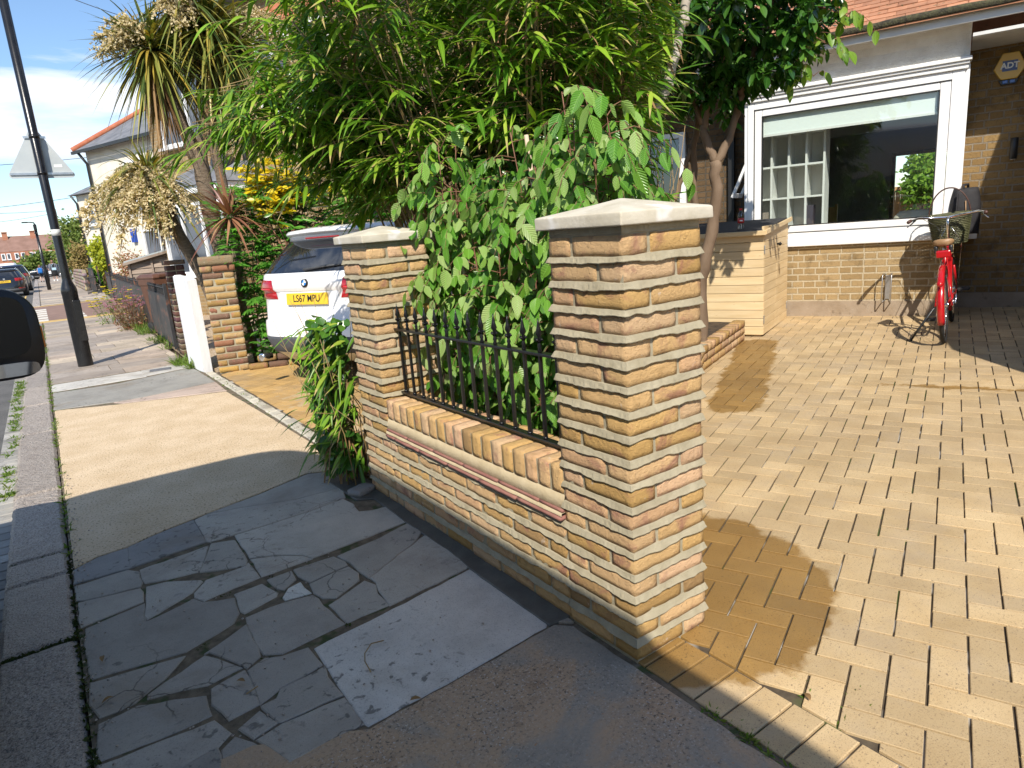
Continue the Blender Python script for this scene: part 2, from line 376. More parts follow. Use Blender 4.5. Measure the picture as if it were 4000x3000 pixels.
m_dirt = pm('joint_dirt', (.10, .078, .05), (.19, .15, .10), 25, .95, .8, 120, .008, speck=[((.05, .07, .02), .56, .64)], speckscale=9)
m_soil = pm('bed_soil', (.035, .024, .015), (.09, .06, .035), 18, .95, 1., 40, .03)
m_tarmac = pm('road_tarmac', (.075, .073, .07), (.12, .115, .11), 3, .9, .6, 160, .006, speck=[((.22, .21, .19), .58, .66), ((.03, .03, .03), .40, .33)])
m_cross = pm('tan_concrete', (.56, .42, .26), (.66, .515, .345), 4, .9, .8, 110, .008, speck=[((.24, .165, .09), .42, .34), ((.66, .55, .40), .6, .68)], speckscale=85)
m_stone = stonem('paving_stone'); m_stone2 = stonem('pale_paving_stone', 0.)
m_gran = pm('kerb_granite', (.36, .30, .25), (.46, .395, .335), 9, .6, 1., 30, .035, speck=[((.14, .125, .115), .45, .37), ((.52, .47, .43), .58, .64)], speckscale=150, island=.14)
flat0 = lambda x, y: 0.0
# terrain: one sheet out to the horizon
mb = MB(); mb.box((0, 0, -.62), (1200, 1200, .9), m=0); o = mb.build('ground', m_soil); tag(o, kind='structure')
m_earth = m_soil
# road with gutter
mb = MB(); mb.prism([(-9.5, -30), (-1.72, -30), (-1.72, 19.2), (-1.72, 27), (-1.72, 240), (-9.5, 240)], -.16, -.105); o = mb.build('road', m_tarmac); tag(o, kind='structure')
mb = MB(); rg = random.Random(3)
for k in range(160):
    y = -2+k*.12
    slab(mb, [(-1.86, y), (-1.725, y), (-1.725, y+.115), (-1.86, y+.115)], lambda x, y: -.097, .01, .004, .003, 0, (.7+rg.random()*.4,)*3)
o = mb.build('gutter_setts', m_stone); tag(o, kind='structure')
mb = MB(); slab(mb, [(-2.5, 3.2), (-1.865, 3.25), (-1.865, 4.9), (-2.5, 4.7)], lambda x, y: -.099, .01, .004, .0, 0, None, .02); o = mb.build('road_patch', m_cross); tag(o, kind='structure')
# pavement bed and stones
mb = MB(); mb.prism([(-1.46, -30), (.07, -30), (.07, 10), (.30, 14), (.8, 29), (1.6, 60), (4, 240), (-1.46, 240)], -.15, -.006); o = mb.build('pavement', m_dirt); tag(o, kind='structure')
SLABS = [('T',[(-1.452,2.182),(-1.352,2.257),(-1.223,2.269),(-1.056,2.35),(-0.9,2.395),(-0.839,2.42),(-0.522,2.511),(-0.192,2.639),(-0.055,2.555),(0.045,3.116),(0.035,4.127),(0.004,5.718),(-0.888,6.074),(-1.45,6.379)]),('D',[(-1.452,2.012),(-1.239,2.0),(-1.223,2.252),(-1.351,2.243),(-1.452,2.168)]),('D',[(-1.236,2.003),(-0.905,2.034),(-0.899,2.377),(-1.058,2.334),(-1.217,2.258)]),('A',[(-0.898,2.039),(-0.885,2.017),(-0.778,2.021),(-0.396,2.028),(-0.172,2.068),(-0.132,2.221),(-0.388,2.243),(-0.69,2.367),(-0.84,2.404),(-0.892,2.371)]),('A',[(-0.687,2.382),(-0.384,2.258),(-0.127,2.233),(-0.059,2.539),(-0.199,2.618),(-0.526,2.495),(-0.833,2.415)]),('A',[(-0.777,1.698),(-0.678,1.642),(-0.578,1.552),(-0.553,1.488),(-0.275,1.507),(-0.048,1.534),(-0.039,1.632),(-0.06,1.776),(-0.134,1.788),(-0.195,1.827),(-0.175,1.949),(-0.188,2.055),(-0.399,2.018),(-0.773,2.006)]),('A',[(-0.783,1.477),(-0.558,1.482),(-0.582,1.539),(-0.681,1.63),(-0.778,1.682)]),('A',[(-1.452,1.832),(-1.431,1.809),(-1.223,1.767),(-1.211,1.804),(-1.209,1.93),(-1.247,1.99),(-1.452,1.981)]),('B',[(-1.452,1.649),(-1.447,1.572),(-1.228,1.612),(-1.221,1.705),(-1.227,1.746),(-1.451,1.799)]),('A',[(-1.202,1.786),(-1.125,1.756),(-0.99,1.728),(-0.903,1.984),(-1.201,1.946)]),('A',[(-0.987,1.715),(-0.927,1.682),(-0.814,1.631),(-0.795,1.684),(-0.787,1.95),(-0.886,1.995)]),('A',[(-1.234,1.48),(-1.232,1.447),(-1.048,1.549),(-0.999,1.617),(-1.004,1.637),(-1.128,1.733),(-1.198,1.748)]),('A',[(-1.042,1.538),(-1.052,1.491),(-1.029,1.439),(-0.794,1.476),(-0.794,1.655),(-0.826,1.628),(-0.983,1.62)]),('B',[(-1.444,1.424),(-1.442,1.157),(-1.315,1.133),(-1.15,1.102),(-1.1,1.123),(-0.967,1.175),(-0.937,1.237),(-0.926,1.37),(-1.037,1.432),(-1.059,1.483),(-1.226,1.43),(-1.24,1.433),(-1.228,1.593),(-1.434,1.545)]),('A',[(-0.765,1.317),(-0.745,1.293),(-0.679,1.341),(-0.67,1.428),(-0.771,1.423)]),('A',[(-0.928,1.244),(-0.919,1.217),(-0.785,1.263),(-0.771,1.288),(-0.804,1.411),(-0.911,1.402)]),('L',[(-0.766,1.204),(-0.67,1.186),(-0.675,1.3),(-0.724,1.288),(-0.765,1.228)]),('A',[(-0.661,1.356),(-0.64,1.276),(-0.464,1.305),(-0.457,1.343),(-0.482,1.426),(-0.655,1.434)]),('A',[(-0.657,1.174),(-0.639,1.11),(-0.599,1.079),(-0.471,1.148),(-0.452,1.205),(-0.465,1.289),(-0.645,1.26)]),('A',[(-0.445,1.314),(-0.441,1.214),(-0.432,1.133),(-0.126,1.302),(-0.063,1.365),(-0.053,1.505),(-0.294,1.44),(-0.463,1.419)]),('A',[(-0.428,1.127),(-0.424,1.076),(-0.445,1.003),(-0.459,0.875),(-0.072,0.917),(-0.064,1.114),(-0.054,1.283),(-0.069,1.322)]),('A',[(-0.631,0.878),(-0.461,0.882),(-0.46,0.99),(-0.435,1.059),(-0.454,1.127),(-0.638,1.043)]),('B',[(-0.933,1.096),(-0.936,0.93),(-0.932,0.889),(-0.883,0.852),(-0.779,0.866),(-0.641,0.88),(-0.659,1.06),(-0.654,1.123),(-0.669,1.162),(-0.772,1.19),(-0.836,1.191),(-0.921,1.181)]),('P',[(-0.794,0.336),(-0.789,0.318),(-0.671,0.321),(-0.097,0.358),(-0.079,0.374),(-0.073,0.731),(-0.073,0.838),(-0.074,0.899),(-0.461,0.843),(-0.782,0.802)]),('B',[(-1.084,1.042),(-1.022,0.905),(-1.001,0.847),(-0.946,0.886),(-0.94,0.944),(-0.934,1.128),(-1.012,1.083),(-1.1,1.036)]),('B',[(-1.45,0.999),(-1.429,0.911),(-1.33,0.908),(-1.312,0.927),(-1.239,0.98),(-1.159,1.072),(-1.446,1.13)]),('B',[(-1.297,0.905),(-1.173,0.866),(-1.125,0.845),(-1.042,0.864),(-1.016,0.866),(-1.099,1.027),(-1.234,0.959),(-1.294,0.927)]),('B',[(-1.006,0.774),(-1.017,0.63),(-0.938,0.665),(-0.84,0.684),(-0.796,0.691),(-0.8,0.756),(-0.8,0.822),(-0.888,0.835),(-0.939,0.862),(-0.999,0.832)]),('B',[(-1.135,0.729),(-1.109,0.622),(-1.021,0.633),(-1.01,0.776),(-1.012,0.841),(-1.12,0.817)]),('B',[(-1.452,0.743),(-1.444,0.698),(-1.292,0.681),(-1.151,0.679),(-1.144,0.792),(-1.325,0.888),(-1.432,0.879)]),('B',[(-1.452,0.55),(-1.366,0.517),(-1.263,0.509),(-1.165,0.525),(-1.121,0.562),(-1.148,0.649),(-1.276,0.663),(-1.452,0.677)]),('B',[(-1.018,0.603),(-0.992,0.507),(-0.986,0.502),(-0.798,0.497),(-0.803,0.616),(-0.792,0.674),(-0.941,0.656),(-0.963,0.621),(-1.017,0.618)]),('B',[(-1.07,0.486),(-0.998,0.508),(-1.029,0.595),(-1.098,0.559)]),('B',[(-1.017,0.334),(-1.022,0.329),(-0.983,0.331),(-0.798,0.333),(-0.8,0.48),(-0.989,0.494),(-0.989,0.492),(-1.064,0.474)]),('B',[(-1.197,0.337),(-1.157,0.332),(-1.056,0.326),(-1.025,0.333),(-1.077,0.472),(-1.113,0.533),(-1.153,0.505)]),('B',[(-1.334,0.503),(-1.343,0.429),(-1.2,0.339),(-1.16,0.484),(-1.166,0.52),(-1.261,0.504)]),('G',[(-1.449,6.415),(-0.955,6.274),(-0.712,6.249),(0.025,6.39),(0.018,7.668),(-0.834,7.357),(-1.437,7.455)]),('R',[(-0.885,6.109),(0.008,5.766),(0.023,6.355),(-0.716,6.213),(-0.952,6.231)]),('P',[(-0.513,7.546),(-0.496,7.579),(-0.514,8.076),(-1.446,8.084),(-1.448,7.55)]),('P',[(-0.487,7.595),(0.017,7.719),(-0.024,8.158),(-0.505,8.079)])]
TINT = {'A': (1.06, 1.04, .99), 'B': (.92, .88, .83), 'L': (1.45, 1.5, 1.5), 'P': (1.6, 1.6, 1.6), 'D': (.62, .64, .68), 'G': (1.0, 1.0, .98), 'R': (1.25, 1.02, .92)}
mb = MB(); mt = MB(); rg = random.Random(5)
for k, P in SLABS:
    if k == 'T': slab(mt, P, flat0, .03, .004, .004, 0, None, .004); continue
    t = TINT[k]; v = rg.uniform(.9, 1.1)
    slab(mb, P, flat0, .03, .004, -.003, 1 if k in 'PG' else 0, tuple(c*v for c in t), .007, rg.uniform(-.002, .002))
# rows of stones further along
y = 8.15
while y < 150:
    d = rg.choice((.42, .5, .58)) if y < 30 else 1.2
    if 18.9 < y < 27: y += d; continue
    x = -1.45; xr = .06+max(0, y-9)*.035
    while x < xr-.05:
        wd = min(rg.uniform(.55, .95), xr-x)
        t = rg.choice(((1.2, 1.0, .86), (1.1, .95, .84), (1.0, .88, .8), (1.5, 1.3, 1.08), (1.05, .94, .88)))
        slab(mb, [(x, y), (x+wd, y), (x+wd, y+d), (x, y+d)], flat0, .02, .004, .004, 0, t, 0, rg.uniform(-.002, .002)); x += wd
    y += d
o = mb.build('paving_stones', [m_stone, m_stone2]); tag(o, kind='structure')
o = mt.build('crossover', m_cross); tag(o, kind='structure')
# iron cover in the pale row
# kerb
mb = MB(); ys = [-3.2, -1.9, -.6, .45, 1.51, 2.18, 2.47, 3.62, 5.47, 6.9, 8.07, 9.4, 10.6, 11.9, 13.1, 14.4, 15.6, 16.9, 18.1, 19.0]
for a, b in zip(ys[:-1], ys[1:]):
    x0, x1 = -1.72, -1.462; rr_ = R.uniform(-.004, .004)
    slab(mb, [(x0, a), (x1, a), (x1, b), (x0, b)], flat0, .16, .018, .006, 0, None, .007, rr_)
y = 27.2
while y < 120:
    slab(mb, [(-1.72, y), (-1.462, y), (-1.462, y+1.3), (-1.72, y+1.3)], flat0, .16, .015, .006); y += 1.3
o = mb.build('kerb', m_gran); tag(o, kind='structure')
# raised red crossing of the side road with pale blocks and double yellow lines
m_red = pm('red_tarmac', (.20, .125, .10), (.26, .165, .13), 3, .9, .5, 150, .005)
m_line = pm('road_paint_white', (.55, .52, .46), (.68, .65, .58), 12, .7, .3, 60)
m_yel = pm('road_paint_yellow', (.55, .36, .10), (.62, .44, .16), 12, .7, .3, 60)
mb = MB(); mb.prism([(-1.72, 19.0), (16, 19.0), (16, 27), (-1.72, 27)], -.15, -.004); o = mb.build('crossing', m_red); tag(o, kind='structure')
mb = MB()
for xx in (-1.62, -.78):
    for k in range(6): mb.box((xx+.12, 19.45+k*1.02, .0), (.34, .62, .012))
o = mb.build('crossing_blocks', m_line); tag(o, kind='structure')
mb = MB()
mb.box((3.2, 19.05, .001), (9.8, .09, .014)); mb.box((3.2, 18.7, .004), (9.8, .09, .014)); mb.box((-2.05, 32, -.102), (.07, 18, .012)); mb.box((3.2, 26.8, .0), (9.8, .12, .012))
o = mb.build('yellow_lines', m_yel); tag(o, kind='structure')
# own crossover (rough patched concrete) and mortar fillet at the wall foot
mb = MB(); N_ = 60
o = None
mb = MB(); slab(mb, [(-1.452, -4), (-.012, -4), (-.012, .30), (-.065, .355), (-.79, .31), (-1.08, .47), (-1.452, .5)], lambda x, y: -.001, .03, .006, .004, 0, None, .008); slab(mb, [(-.06, .36), (-.012, .31), (-.002, .31), (-.002, .5)], lambda x, y: .003, .03, .002, .001); o = mb.build('driveway_apron', m_crude); tag(o, kind='structure')
m_fillet = pm('wet_mortar', (.075, .072, .062), (.115, .108, .092), 9, .55, .7, 60, .004)
mb = MB(); slab(mb, [(.03, .34), (.03, 2.42), (-.16, 2.42), (-.14, 1.98), (-.06, 1.93), (-.07, 1.5), (-.065, 1.1), (-.08, .9), (-.085, .35)], lambda x, y: .004+max(0, (x+.05))*.1, .03, .004, .0, 0, None, .006); o = mb.build('mortar_fillet', m_fillet); tag(o, kind='structure')
# driveway of buff pavers in herringbone with a soldier course along the pavement
BEDW = [(.62, .30), (1.3, .95), (2.0, 1.50), (2.6, 1.95), (3.2, 2.33), (4.43, 2.82)]
def bed_side(x, y):
    """>0 on the driveway side of the planting bed edge"""
    if x < .6: return (.15 if y < .30 else -.1)
    for (x0, y0), (x1, y1) in zip(BEDW[:-1], BEDW[1:]):
        if x0 <= x <= x1: return (y0+(y1-y0)*(x-x0)/(x1-x0))-y
    return 1.0
zf = lambda x, y: dz(x)
mb = MB()
herring(mb, (2.0, -1.0), HD, HN, ((-75, 75), (-60, 75)), lambda x, y: x > .15 and -7 < y < 5 and bed_side(x, y) > -.25 and x*HN.x+y*HN.y < 7.4, zf, clip=lambda p: p[0]-.204)
for k in range(60):
    y = -5.1+k*.0975
    if y > .1: break
    slab(mb, [(.004, y-.092), (.2, y-.092), (.2, y+.003), (.004, y+.003)], zf, .02, .003, .0022, 0, None, 0, R.uniform(-.001, .001))
o = mb.build('driveway', m_paver); tag(o, kind='structure')
mb = MB(); mb.prism([(0, -7), (9, -7), (9, 6), (5, 6), (0, .4)], -.15, lambda x, y: dz(x)-.009); o = mb.build('driveway_bed', m_joint); tag(o, kind='structure')
# neighbour's drive
mb = MB(); zn = lambda x, y: .004+dz(x)*.5
herring(mb, (2.0, 5.0), HD, HN, ((-35, 35), (-28, 50)), lambda x, y: x > .1 and 2.4 < y < 6.75 and x < 6, zn, clip=lambda p: p[0]-.165)
o = mb.build('neighbour_driveway', m_paver2); tag(o, kind='structure')
mb = MB(); mb.prism([(.07, 2.1), (6, 2.1), (6, 7.0), (.07, 7.0)], -.1, lambda x, y: dz(x)*.5-.006); o = mb.build('neighbour_driveway_bed', m_joint); tag(o, kind='structure')
mb = MB(); rg = random.Random(9)
y = 2.35
while y < 6.9:
    l_ = rg.uniform(.12, .24); slab(mb, [(.055, y), (.155, y), (.155, y+l_), (.055, y+l_)], lambda x, y: .004, .03, .01, .006, 0, (1.5, 1.45, 1.3), .004, rg.uniform(-.003, .003)); y += l_
o = mb.build('edging_setts', m_stone); tag(o, kind='structure')
# planting bed behind the wall
mb = MB(); G_ = 26; vs = []; fs = []
P0 = [(.33, .34), (.62, .42), (1.3, 1.05), (2.0, 1.6), (3.2, 2.43), (4.4, 2.95), (5.4, 3.8), (5.0, 5.2), (3.6, 5.0), (1.2, 2.35), (.33, 2.3)]
mb.prism(P0, -.1, lambda x, y: .17+.02*x+.02*math.sin(x*9+y*5)); o = mb.build('planting_bed', m_soil); tag(o, kind='structure')
# gravel front yard by the iron fence
m_grav = pm('gravel', (.42, .30, .18), (.56, .44, .30), 40, .9, 1., 60, .02, speck=[((.22, .14, .08), .42, .36), ((.75, .68, .58), .6, .66)], speckscale=45)
mb = MB(); mb.prism([(.12, 7.2), (4, 7.2), (6, 30), (1.1, 30), (.85, 29), (.2, 9.7)], -.1, .012); o = mb.build('gravel_yard', m_grav); tag(o, kind='structure')
# ---------------------------------------------------------------- new brick wall
def brick_mat(name):
    m, t, b = newm(name); q = NT(t); co = q.coord()
    col = q.attr()
    isl = q.island()
    ofs = q.n('ShaderNodeVectorMath', operation='ADD'); cmb = q.n('ShaderNodeCombineXYZ'); q.l(q.math('MULTIPLY', isl, 37.), cmb.inputs[0]); q.l(q.math('MULTIPLY', isl, 11.), cmb.inputs[1]); q.l(co, ofs.inputs[0]); q.l(cmb.outputs[0], ofs.inputs[1])
    v = ofs.outputs[0]
    col = q.mix(q.ramp(q.noise(v, 9, 4, .6, .6), [(.55, 0.), (.68, .7)]), col, (.36, .15, .12))
    col = q.mix(q.ramp(q.noise(v, 13, 5, .6), [(.30, .45), (.44, 0.)]), col, (.36, .21, .08))
    col = q.mix(q.ramp(q.noise(v, 22, 4, .65), [(.66, 0.), (.74, .6)]), col, (.74, .66, .58))
    col = q.mix(q.ramp(q.noise(co, 75, 3), [(.25, .5), (.38, 0.)]), col, (.24, .13, .05))
    q.l(col, b.inputs['Base Color']); b.inputs['Roughness'].default_value = .85; b.inputs['Specular IOR Level'].default_value = .25
    n1 = q.noise(v, 60, 7, .75); n2 = q.noise(v, 260, 3, .65)
    q.l(q.bump(q.math('ADD', n1, q.math('MULTIPLY', n2, .3)), 1.0, .013), b.inputs['Normal'])
    return m
m_brick = brick_mat('stock_brick')
m_mortar = pm('fresh_mortar', (.29, .25, .165), (.37, .325, .225), 14, .9, .7, 90, .004, detail=6)
PAL = [(.68, .44, .20), (.70, .46, .235), (.65, .41, .16), (.72, .49, .28), (.58, .36, .13), (.52, .32, .12), (.69, .43, .235), (.72, .47, .28), (.43, .27, .12)]
PALW = [5, 5, 4, 3, 3, 2, 4, 3, 1.2]
def rough_block(mb, lo, hi, m=0, col=None, step=.019, amp=.0036, r=.0055, seed=0.0):
    """one hand-made looking brick: rounded, pitted box"""
    c = Vector([(a+b)/2 for a, b in zip(lo, hi)]); h = Vector([(b-a)/2 for a, b in zip(lo, hi)])
    n = [max(2, int(round(2*x/step))) for x in h]
    idx = {}; vs = []; fs = []
    def pt(i, j, k):
        key = (i, j, k)
        if key in idx: return idx[key]
        p = Vector(((2*i/n[0]-1)*h.x, (2*j/n[1]-1)*h.y, (2*k/n[2]-1)*h.z))
        q_ = Vector([max(-h[a]+r, min(h[a]-r, p[a])) for a in range(3)]); d = p-q_
        nr = d.normalized() if d.length > 1e-9 else Vector((0, 0, 1))
        w_ = c+q_+nr*r
        s = noise.noise(w_*21+Vector((seed, 0, 0)))*.6+noise.noise(w_*60+Vector((0, seed, 0)))*.55
        w_ += nr*amp*s
        idx[key] = len(vs); vs.append(w_); return idx[key]
    for ax in range(3):
        u, v = (ax+1) % 3, (ax+2) % 3
        for side in (0, n[ax]):
            for i in range(n[u]):
                for j in range(n[v]):
                    def K(a, b):
                        k = [0, 0, 0]; k[ax] = side; k[u] = a; k[v] = b; return pt(*k)
                    f = (K(i, j), K(i+1, j), K(i+1, j+1), K(i, j+1)); fs.append(f if side else f[::-1])
    mb.add(vs, fs, m, col, True)
def ring_pts(x0, x1, y0, y1, step):
    o = []
    for (ax, ay), (bx, by), nn in (((x0, y0), (x1, y0), (0, -1)), ((x1, y0), (x1, y1), (1, 0)), ((x1, y1), (x0, y1), (0, 1)), ((x0, y1), (x0, y0), (-1, 0))):
        n = max(2, int(math.hypot(bx-ax, by-ay)/step))
        for i in range(n):
            t = i/n
            o.append((ax+(bx-ax)*t, ay+(by-ay)*t, nn if i else None))
    # corners take the diagonal
    k = len(o); r_ = []
    for i, (x, y, nn) in enumerate(o):
        if nn is None:
            a = o[i-1][2] or o[i-2][2]; b = o[(i+1) % k][2]; nn = ((a[0]+b[0])*.82, (a[1]+b[1])*.82)
        r_.append((x, y, nn[0], nn[1]))
    return r_
def mortar_ring(mb, pts, z, m=1, top=.0085, bot=.0105, out=.0095, seed=0., closed=True, amp=1.0):
    vs = []; fs = []; n = len(pts)
    for x, y, a, b in pts:
        s1 = noise.noise(Vector((x*11+seed, y*11, z*31)))*amp; s2 = noise.noise(Vector((x*27, y*27+seed, z*17)))*amp; s3 = noise.noise(Vector((x*85, y*85, z*50+seed)))*amp
        s4 = noise.noise(Vector((x*9-seed, y*9, z*13+4)))*amp
        o_ = out*(1+.4*s1+.25*s2)+.0012*s3; zb = z-bot-.0062*s4-.0032*s2-.0011*s3; zt = z+top+.003*s4+.0035*s1
        for off, zz in ((-.006, zt+.003), (.0012, zt), (o_*.62+.002*s3, zt*.45+zb*.55), (o_, zb+.0015), (o_-.0015, zb-.001), (-.006, zb+.001)):
            vs.append((x+a*off, y+b*off, zz))
    for i in range(n if closed else n-1):
        for j in range(5): fs.append((i*6+j, ((i+1) % n)*6+j, ((i+1) % n)*6+j+1, i*6+j+1))
    mb.add(vs, fs, m, (1, 1, 1), False)
def pillar(name, y0, label, seed):
    root = empty(name, (0, y0, 0), 0, label, 'brick pillar', 'new brick pillars of the front wall'); rg = random.Random(seed)
    mb = MB(); S_ = .327
    mb.box((S_/2, S_/2, .672), (S_-.009, S_-.009, 1.376), m=1, col=(1, 1, 1.001))
    A = [((0, 0), (.1025, .2145)), ((.1125, 0), (.327, .1025)), ((.2245, .1125), (.327, .327)), ((0, .2245), (.2145, .327))]
    B = [((0, 0), (.2145, .1025)), ((.2245, 0), (.327, .2145)), ((.1125, .2245), (.327, .327)), ((0, .1125), (.1025, .327))]
    for k in range(18):
        z = .075*k; rows = A if k % 2 else B
        for lo, hi in rows:
            j = [rg.uniform(-.0025, .0025) for _ in range(4)]; cc = rg.choices(PAL, PALW)[0]; v = rg.uniform(.9, 1.1)
            x0, x1, y0_, y1 = lo[0]+(j[0] if lo[0] < .05 else 0), hi[0]+(j[1] if hi[0] > .3 else 0), lo[1]+(j[2] if lo[1] < .05 else 0), hi[1]+(j[3] if hi[1] > .3 else 0)
            rough_block(mb, (x0, y0_, z+.0075), (x1, y1, z+.0675), 0, tuple(c*v for c in cc), .019 if name else .03, seed=rg.uniform(0, 90))
    ring = ring_pts(0, S_, 0, S_, .0055)
    for k in range(1, 18): mortar_ring(mb, ring, .075*k-.001, seed=seed+k*7.3, out=rg.uniform(.0078, .011))
    mortar_ring(mb, ring_pts(.004, S_-.004, .004, S_-.004, .008), 1.357, seed=seed+3, out=.003, top=.01, bot=.010)
    mb.build('brickwork', [m_brick, m_mortar], root)
    # pyramid cap stone
    mb = MB(); e = .028; a0, a1 = -e, S_+e; n = 6
    zb, zt = 1.366, 1.404
    bm = bmesh.new()
    vs = [bm.verts.new(p) for p in ((a0, a0, zb), (a1, a0, zb), (a1, a1, zb), (a0, a1, zb), (a0, a0, zt), (a1, a0, zt), (a1, a1, zt), (a0, a1, zt), (S_/2, S_/2, 1.446))]
    for f in ((3, 2, 1, 0), (0, 1, 5, 4), (1, 2, 6, 5), (2, 3, 7, 6), (3, 0, 4, 7), (4, 5, 8), (5, 6, 8), (6, 7, 8), (7, 4, 8)): bm.faces.new([vs[i] for i in f])
    bmesh.ops.bevel(bm, geom=[x for x in bm.edges], offset=.006, segments=3, affect='EDGES', profile=.6)
    bmesh.ops.triangulate(bm, faces=bm.faces[:]); bmesh.ops.subdivide_edges(bm, edges=bm.edges[:], cuts=2, use_grid_fill=True)
    for v in bm.verts: v.co += Vector((noise.noise(v.co*19+Vector((seed, 0, 0))), noise.noise(v.co*19+Vector((0, seed, 0))), noise.noise(v.co*17)))*.0022
    me = bpy.data.meshes.new('cap_stone'); bm.to_mesh(me); bm.free(); me.materials.append(m_cap)
    c = bpy.data.objects.new('cap_stone', me); COL.objects.link(c); c.parent = root
    me.polygons.foreach_set('use_smooth', [True]*len(me.polygons))
    return root
m_cap = pm('cast_stone', (.47, .42, .315), (.62, .57, .47), 7, .8, .45, 55, .004, speck=[((.72, .69, .64), .64, .74)], speckscale=9)
pillar('brick_pillar', 0.0, 'nearest new yellow brick pillar with pale pyramid cap at the driveway corner', 3)
pillar('brick_pillar', 1.754, 'new yellow brick pillar with pale cap half hidden by leaves, beside the white car', 11)
# low wall between them
root = empty('garden_wall', (0, .327, 0), 0, 'low new brick wall with brick-on-edge coping and red tile creasing between two pillars', 'garden wall')
mb = MB(); LW = 1.427; rg = random.Random(21)
mb.box((.1075, LW/2, .19), (.207, LW, .40), m=1, col=(1, 1, 1.001))
for k in range(5):
    z = .075*k; y = -.112 if k % 2 else 0.0
    while y < LW:
        a, b = max(0, y), min(LW, y+.215); y += .225
        if b-a < .02: continue
        cc = rg.choices(PAL, PALW)[0]; v = rg.uniform(.88, 1.08); j = rg.uniform(-.003, .003)
        rough_block(mb, (j, a, z+.0075), (.1, b, z+.0675), 0, tuple(c*v for c in cc), .019, seed=rg.uniform(0, 90))
        if k > 2: rough_block(mb, (.12, a, z+.0075), (.216, b, z+.0675), 0, tuple(c*v for c in cc), .03, seed=rg.uniform(0, 90))
n = 260
line = [(0, LW*(1-i/n), -1, 0) for i in range(n+1)]
for k in range(1, 6): mortar_ring(mb, line, .075*k-.001, seed=k*5.1, closed=False, out=rg.uniform(.008, .011), amp=1.15)
mb.build('brickwork', [m_brick, m_mortar], root)
mb = MB(); m_tile = pm('red_creasing_tile', (.23, .095, .075), (.29, .135, .105), 15, .8, .5, 60)
for z, x0, off in ((.3925, -.022, 0.0), (.4215, -.012, .13)):
    y = -off
    while y < LW:
        a, b = max(.001, y+.002), min(LW-.001, y+.263); y += .265
        rough_block(mb, (x0+rg.uniform(-.003, .002), a, z-.0065), (.235, b, z+.0065), 0, (1, 1, 1), .03, .0025, .003, rg.uniform(0, 50))
mb.build('tile_creasing', m_tile, root)
mb = MB(); n = 110; vs = []; fs = []
for i in range(n+1):
    y = LW*i/n; a = noise.noise(Vector((y*14, 0, 3)))*.003; b = noise.noise(Vector((y*30, 7, 3)))*.003
    for x, z in ((-.016+a, .403), (-.014+b, .414), (.02, .416), (-.006+a*.5, .4285), (-.001+b*.6, .453), (.004, .476+a), (.05, .483)): vs.append((x, y, z))
for i in range(n):
    for j in range(6): fs.append((i*7+j, i*7+j+1, (i+1)*7+j+1, (i+1)*7+j))
mb.add(vs, fs, 0, None, True); mb.build('mortar_fillet', pm('pale_fillet', (.44, .35, .21), (.52, .425, .27), 14, .9, .7, 90), root)
mb = MB(); nb = 19; p_ = LW/nb
mb.box((.1085, LW/2, .5235), (.203, LW-.002, .097), m=1, col=(1, 1, 1.001))
for i in range(nb):
    cc = rg.choices(PAL, PALW)[0]; v = rg.uniform(.92, 1.1); j = rg.uniform(-.003, .003)
    rough_block(mb, (.001+j, i*p_+.0045, .478), (.2155+j, (i+1)*p_-.0045, .5795+rg.uniform(-.0025, .0025)), 0, tuple(c*v for c in cc), .021, .003, .007, rg.uniform(0, 90))
mb.build('coping', [m_brick, m_mortar], root)
# iron railing
m_iron = pm('black_gloss_iron', (.006, .006, .007), (.010, .010, .011), 30, .28, .15, 90, .002, spec=.6)
root = empty('iron_railing', (.11, .327, .6), 0, 'short black iron railing with spear finials above the low brick wall', 'railing')
mb = MB(); mb.box((0, LW/2, 0), (.032, LW, .011), bev=.002); mb.build('bottom_rail', m_iron, root)
mb = MB(); mb.box((0, LW/2, .33), (.034, LW, .011), bev=.002); mb.build('top_rail', m_iron, root)
bar = fin = None
for i in range(15):
    y = 1.725-.0975*i-.327
    if bar is None:
        mb = MB(); mb.box((0, 0, .165), (.0125, .0125, .33), bev=.0012); mb.lathe([(.009, .006), (.011, .010), (.007, .014)], n=10); bar = mb.build('bar', m_iron, root)
        mb = MB(); mb.lathe([(.007, .335), (.009, .34), (.006, .35), (.0085, .358), (.0055, .366), (.0055, .376), (.006, .392), (.0125, .404), (.0075, .424), (.004, .443), (.0008, .462)], n=8)
        for s in (0, 1, 2, 3):
            t = s*math.pi/2+.3; d = Vector((math.cos(t), math.sin(t), 0))
            mb.tube([Vector((0, 0, .372))+d*.004, Vector((0, 0, .386))+d*.013, Vector((0, 0, .379))+d*.017], [.004, .004, .0025], 6)
        fin = mb.build('finial', m_iron, bar)
        bar.location = (0, y, 0)
    else:
        b = bar.copy(); COL.objects.link(b); b.parent = root; b.location = (0, y, 0); f_ = fin.copy(); COL.objects.link(f_); f_.parent = b
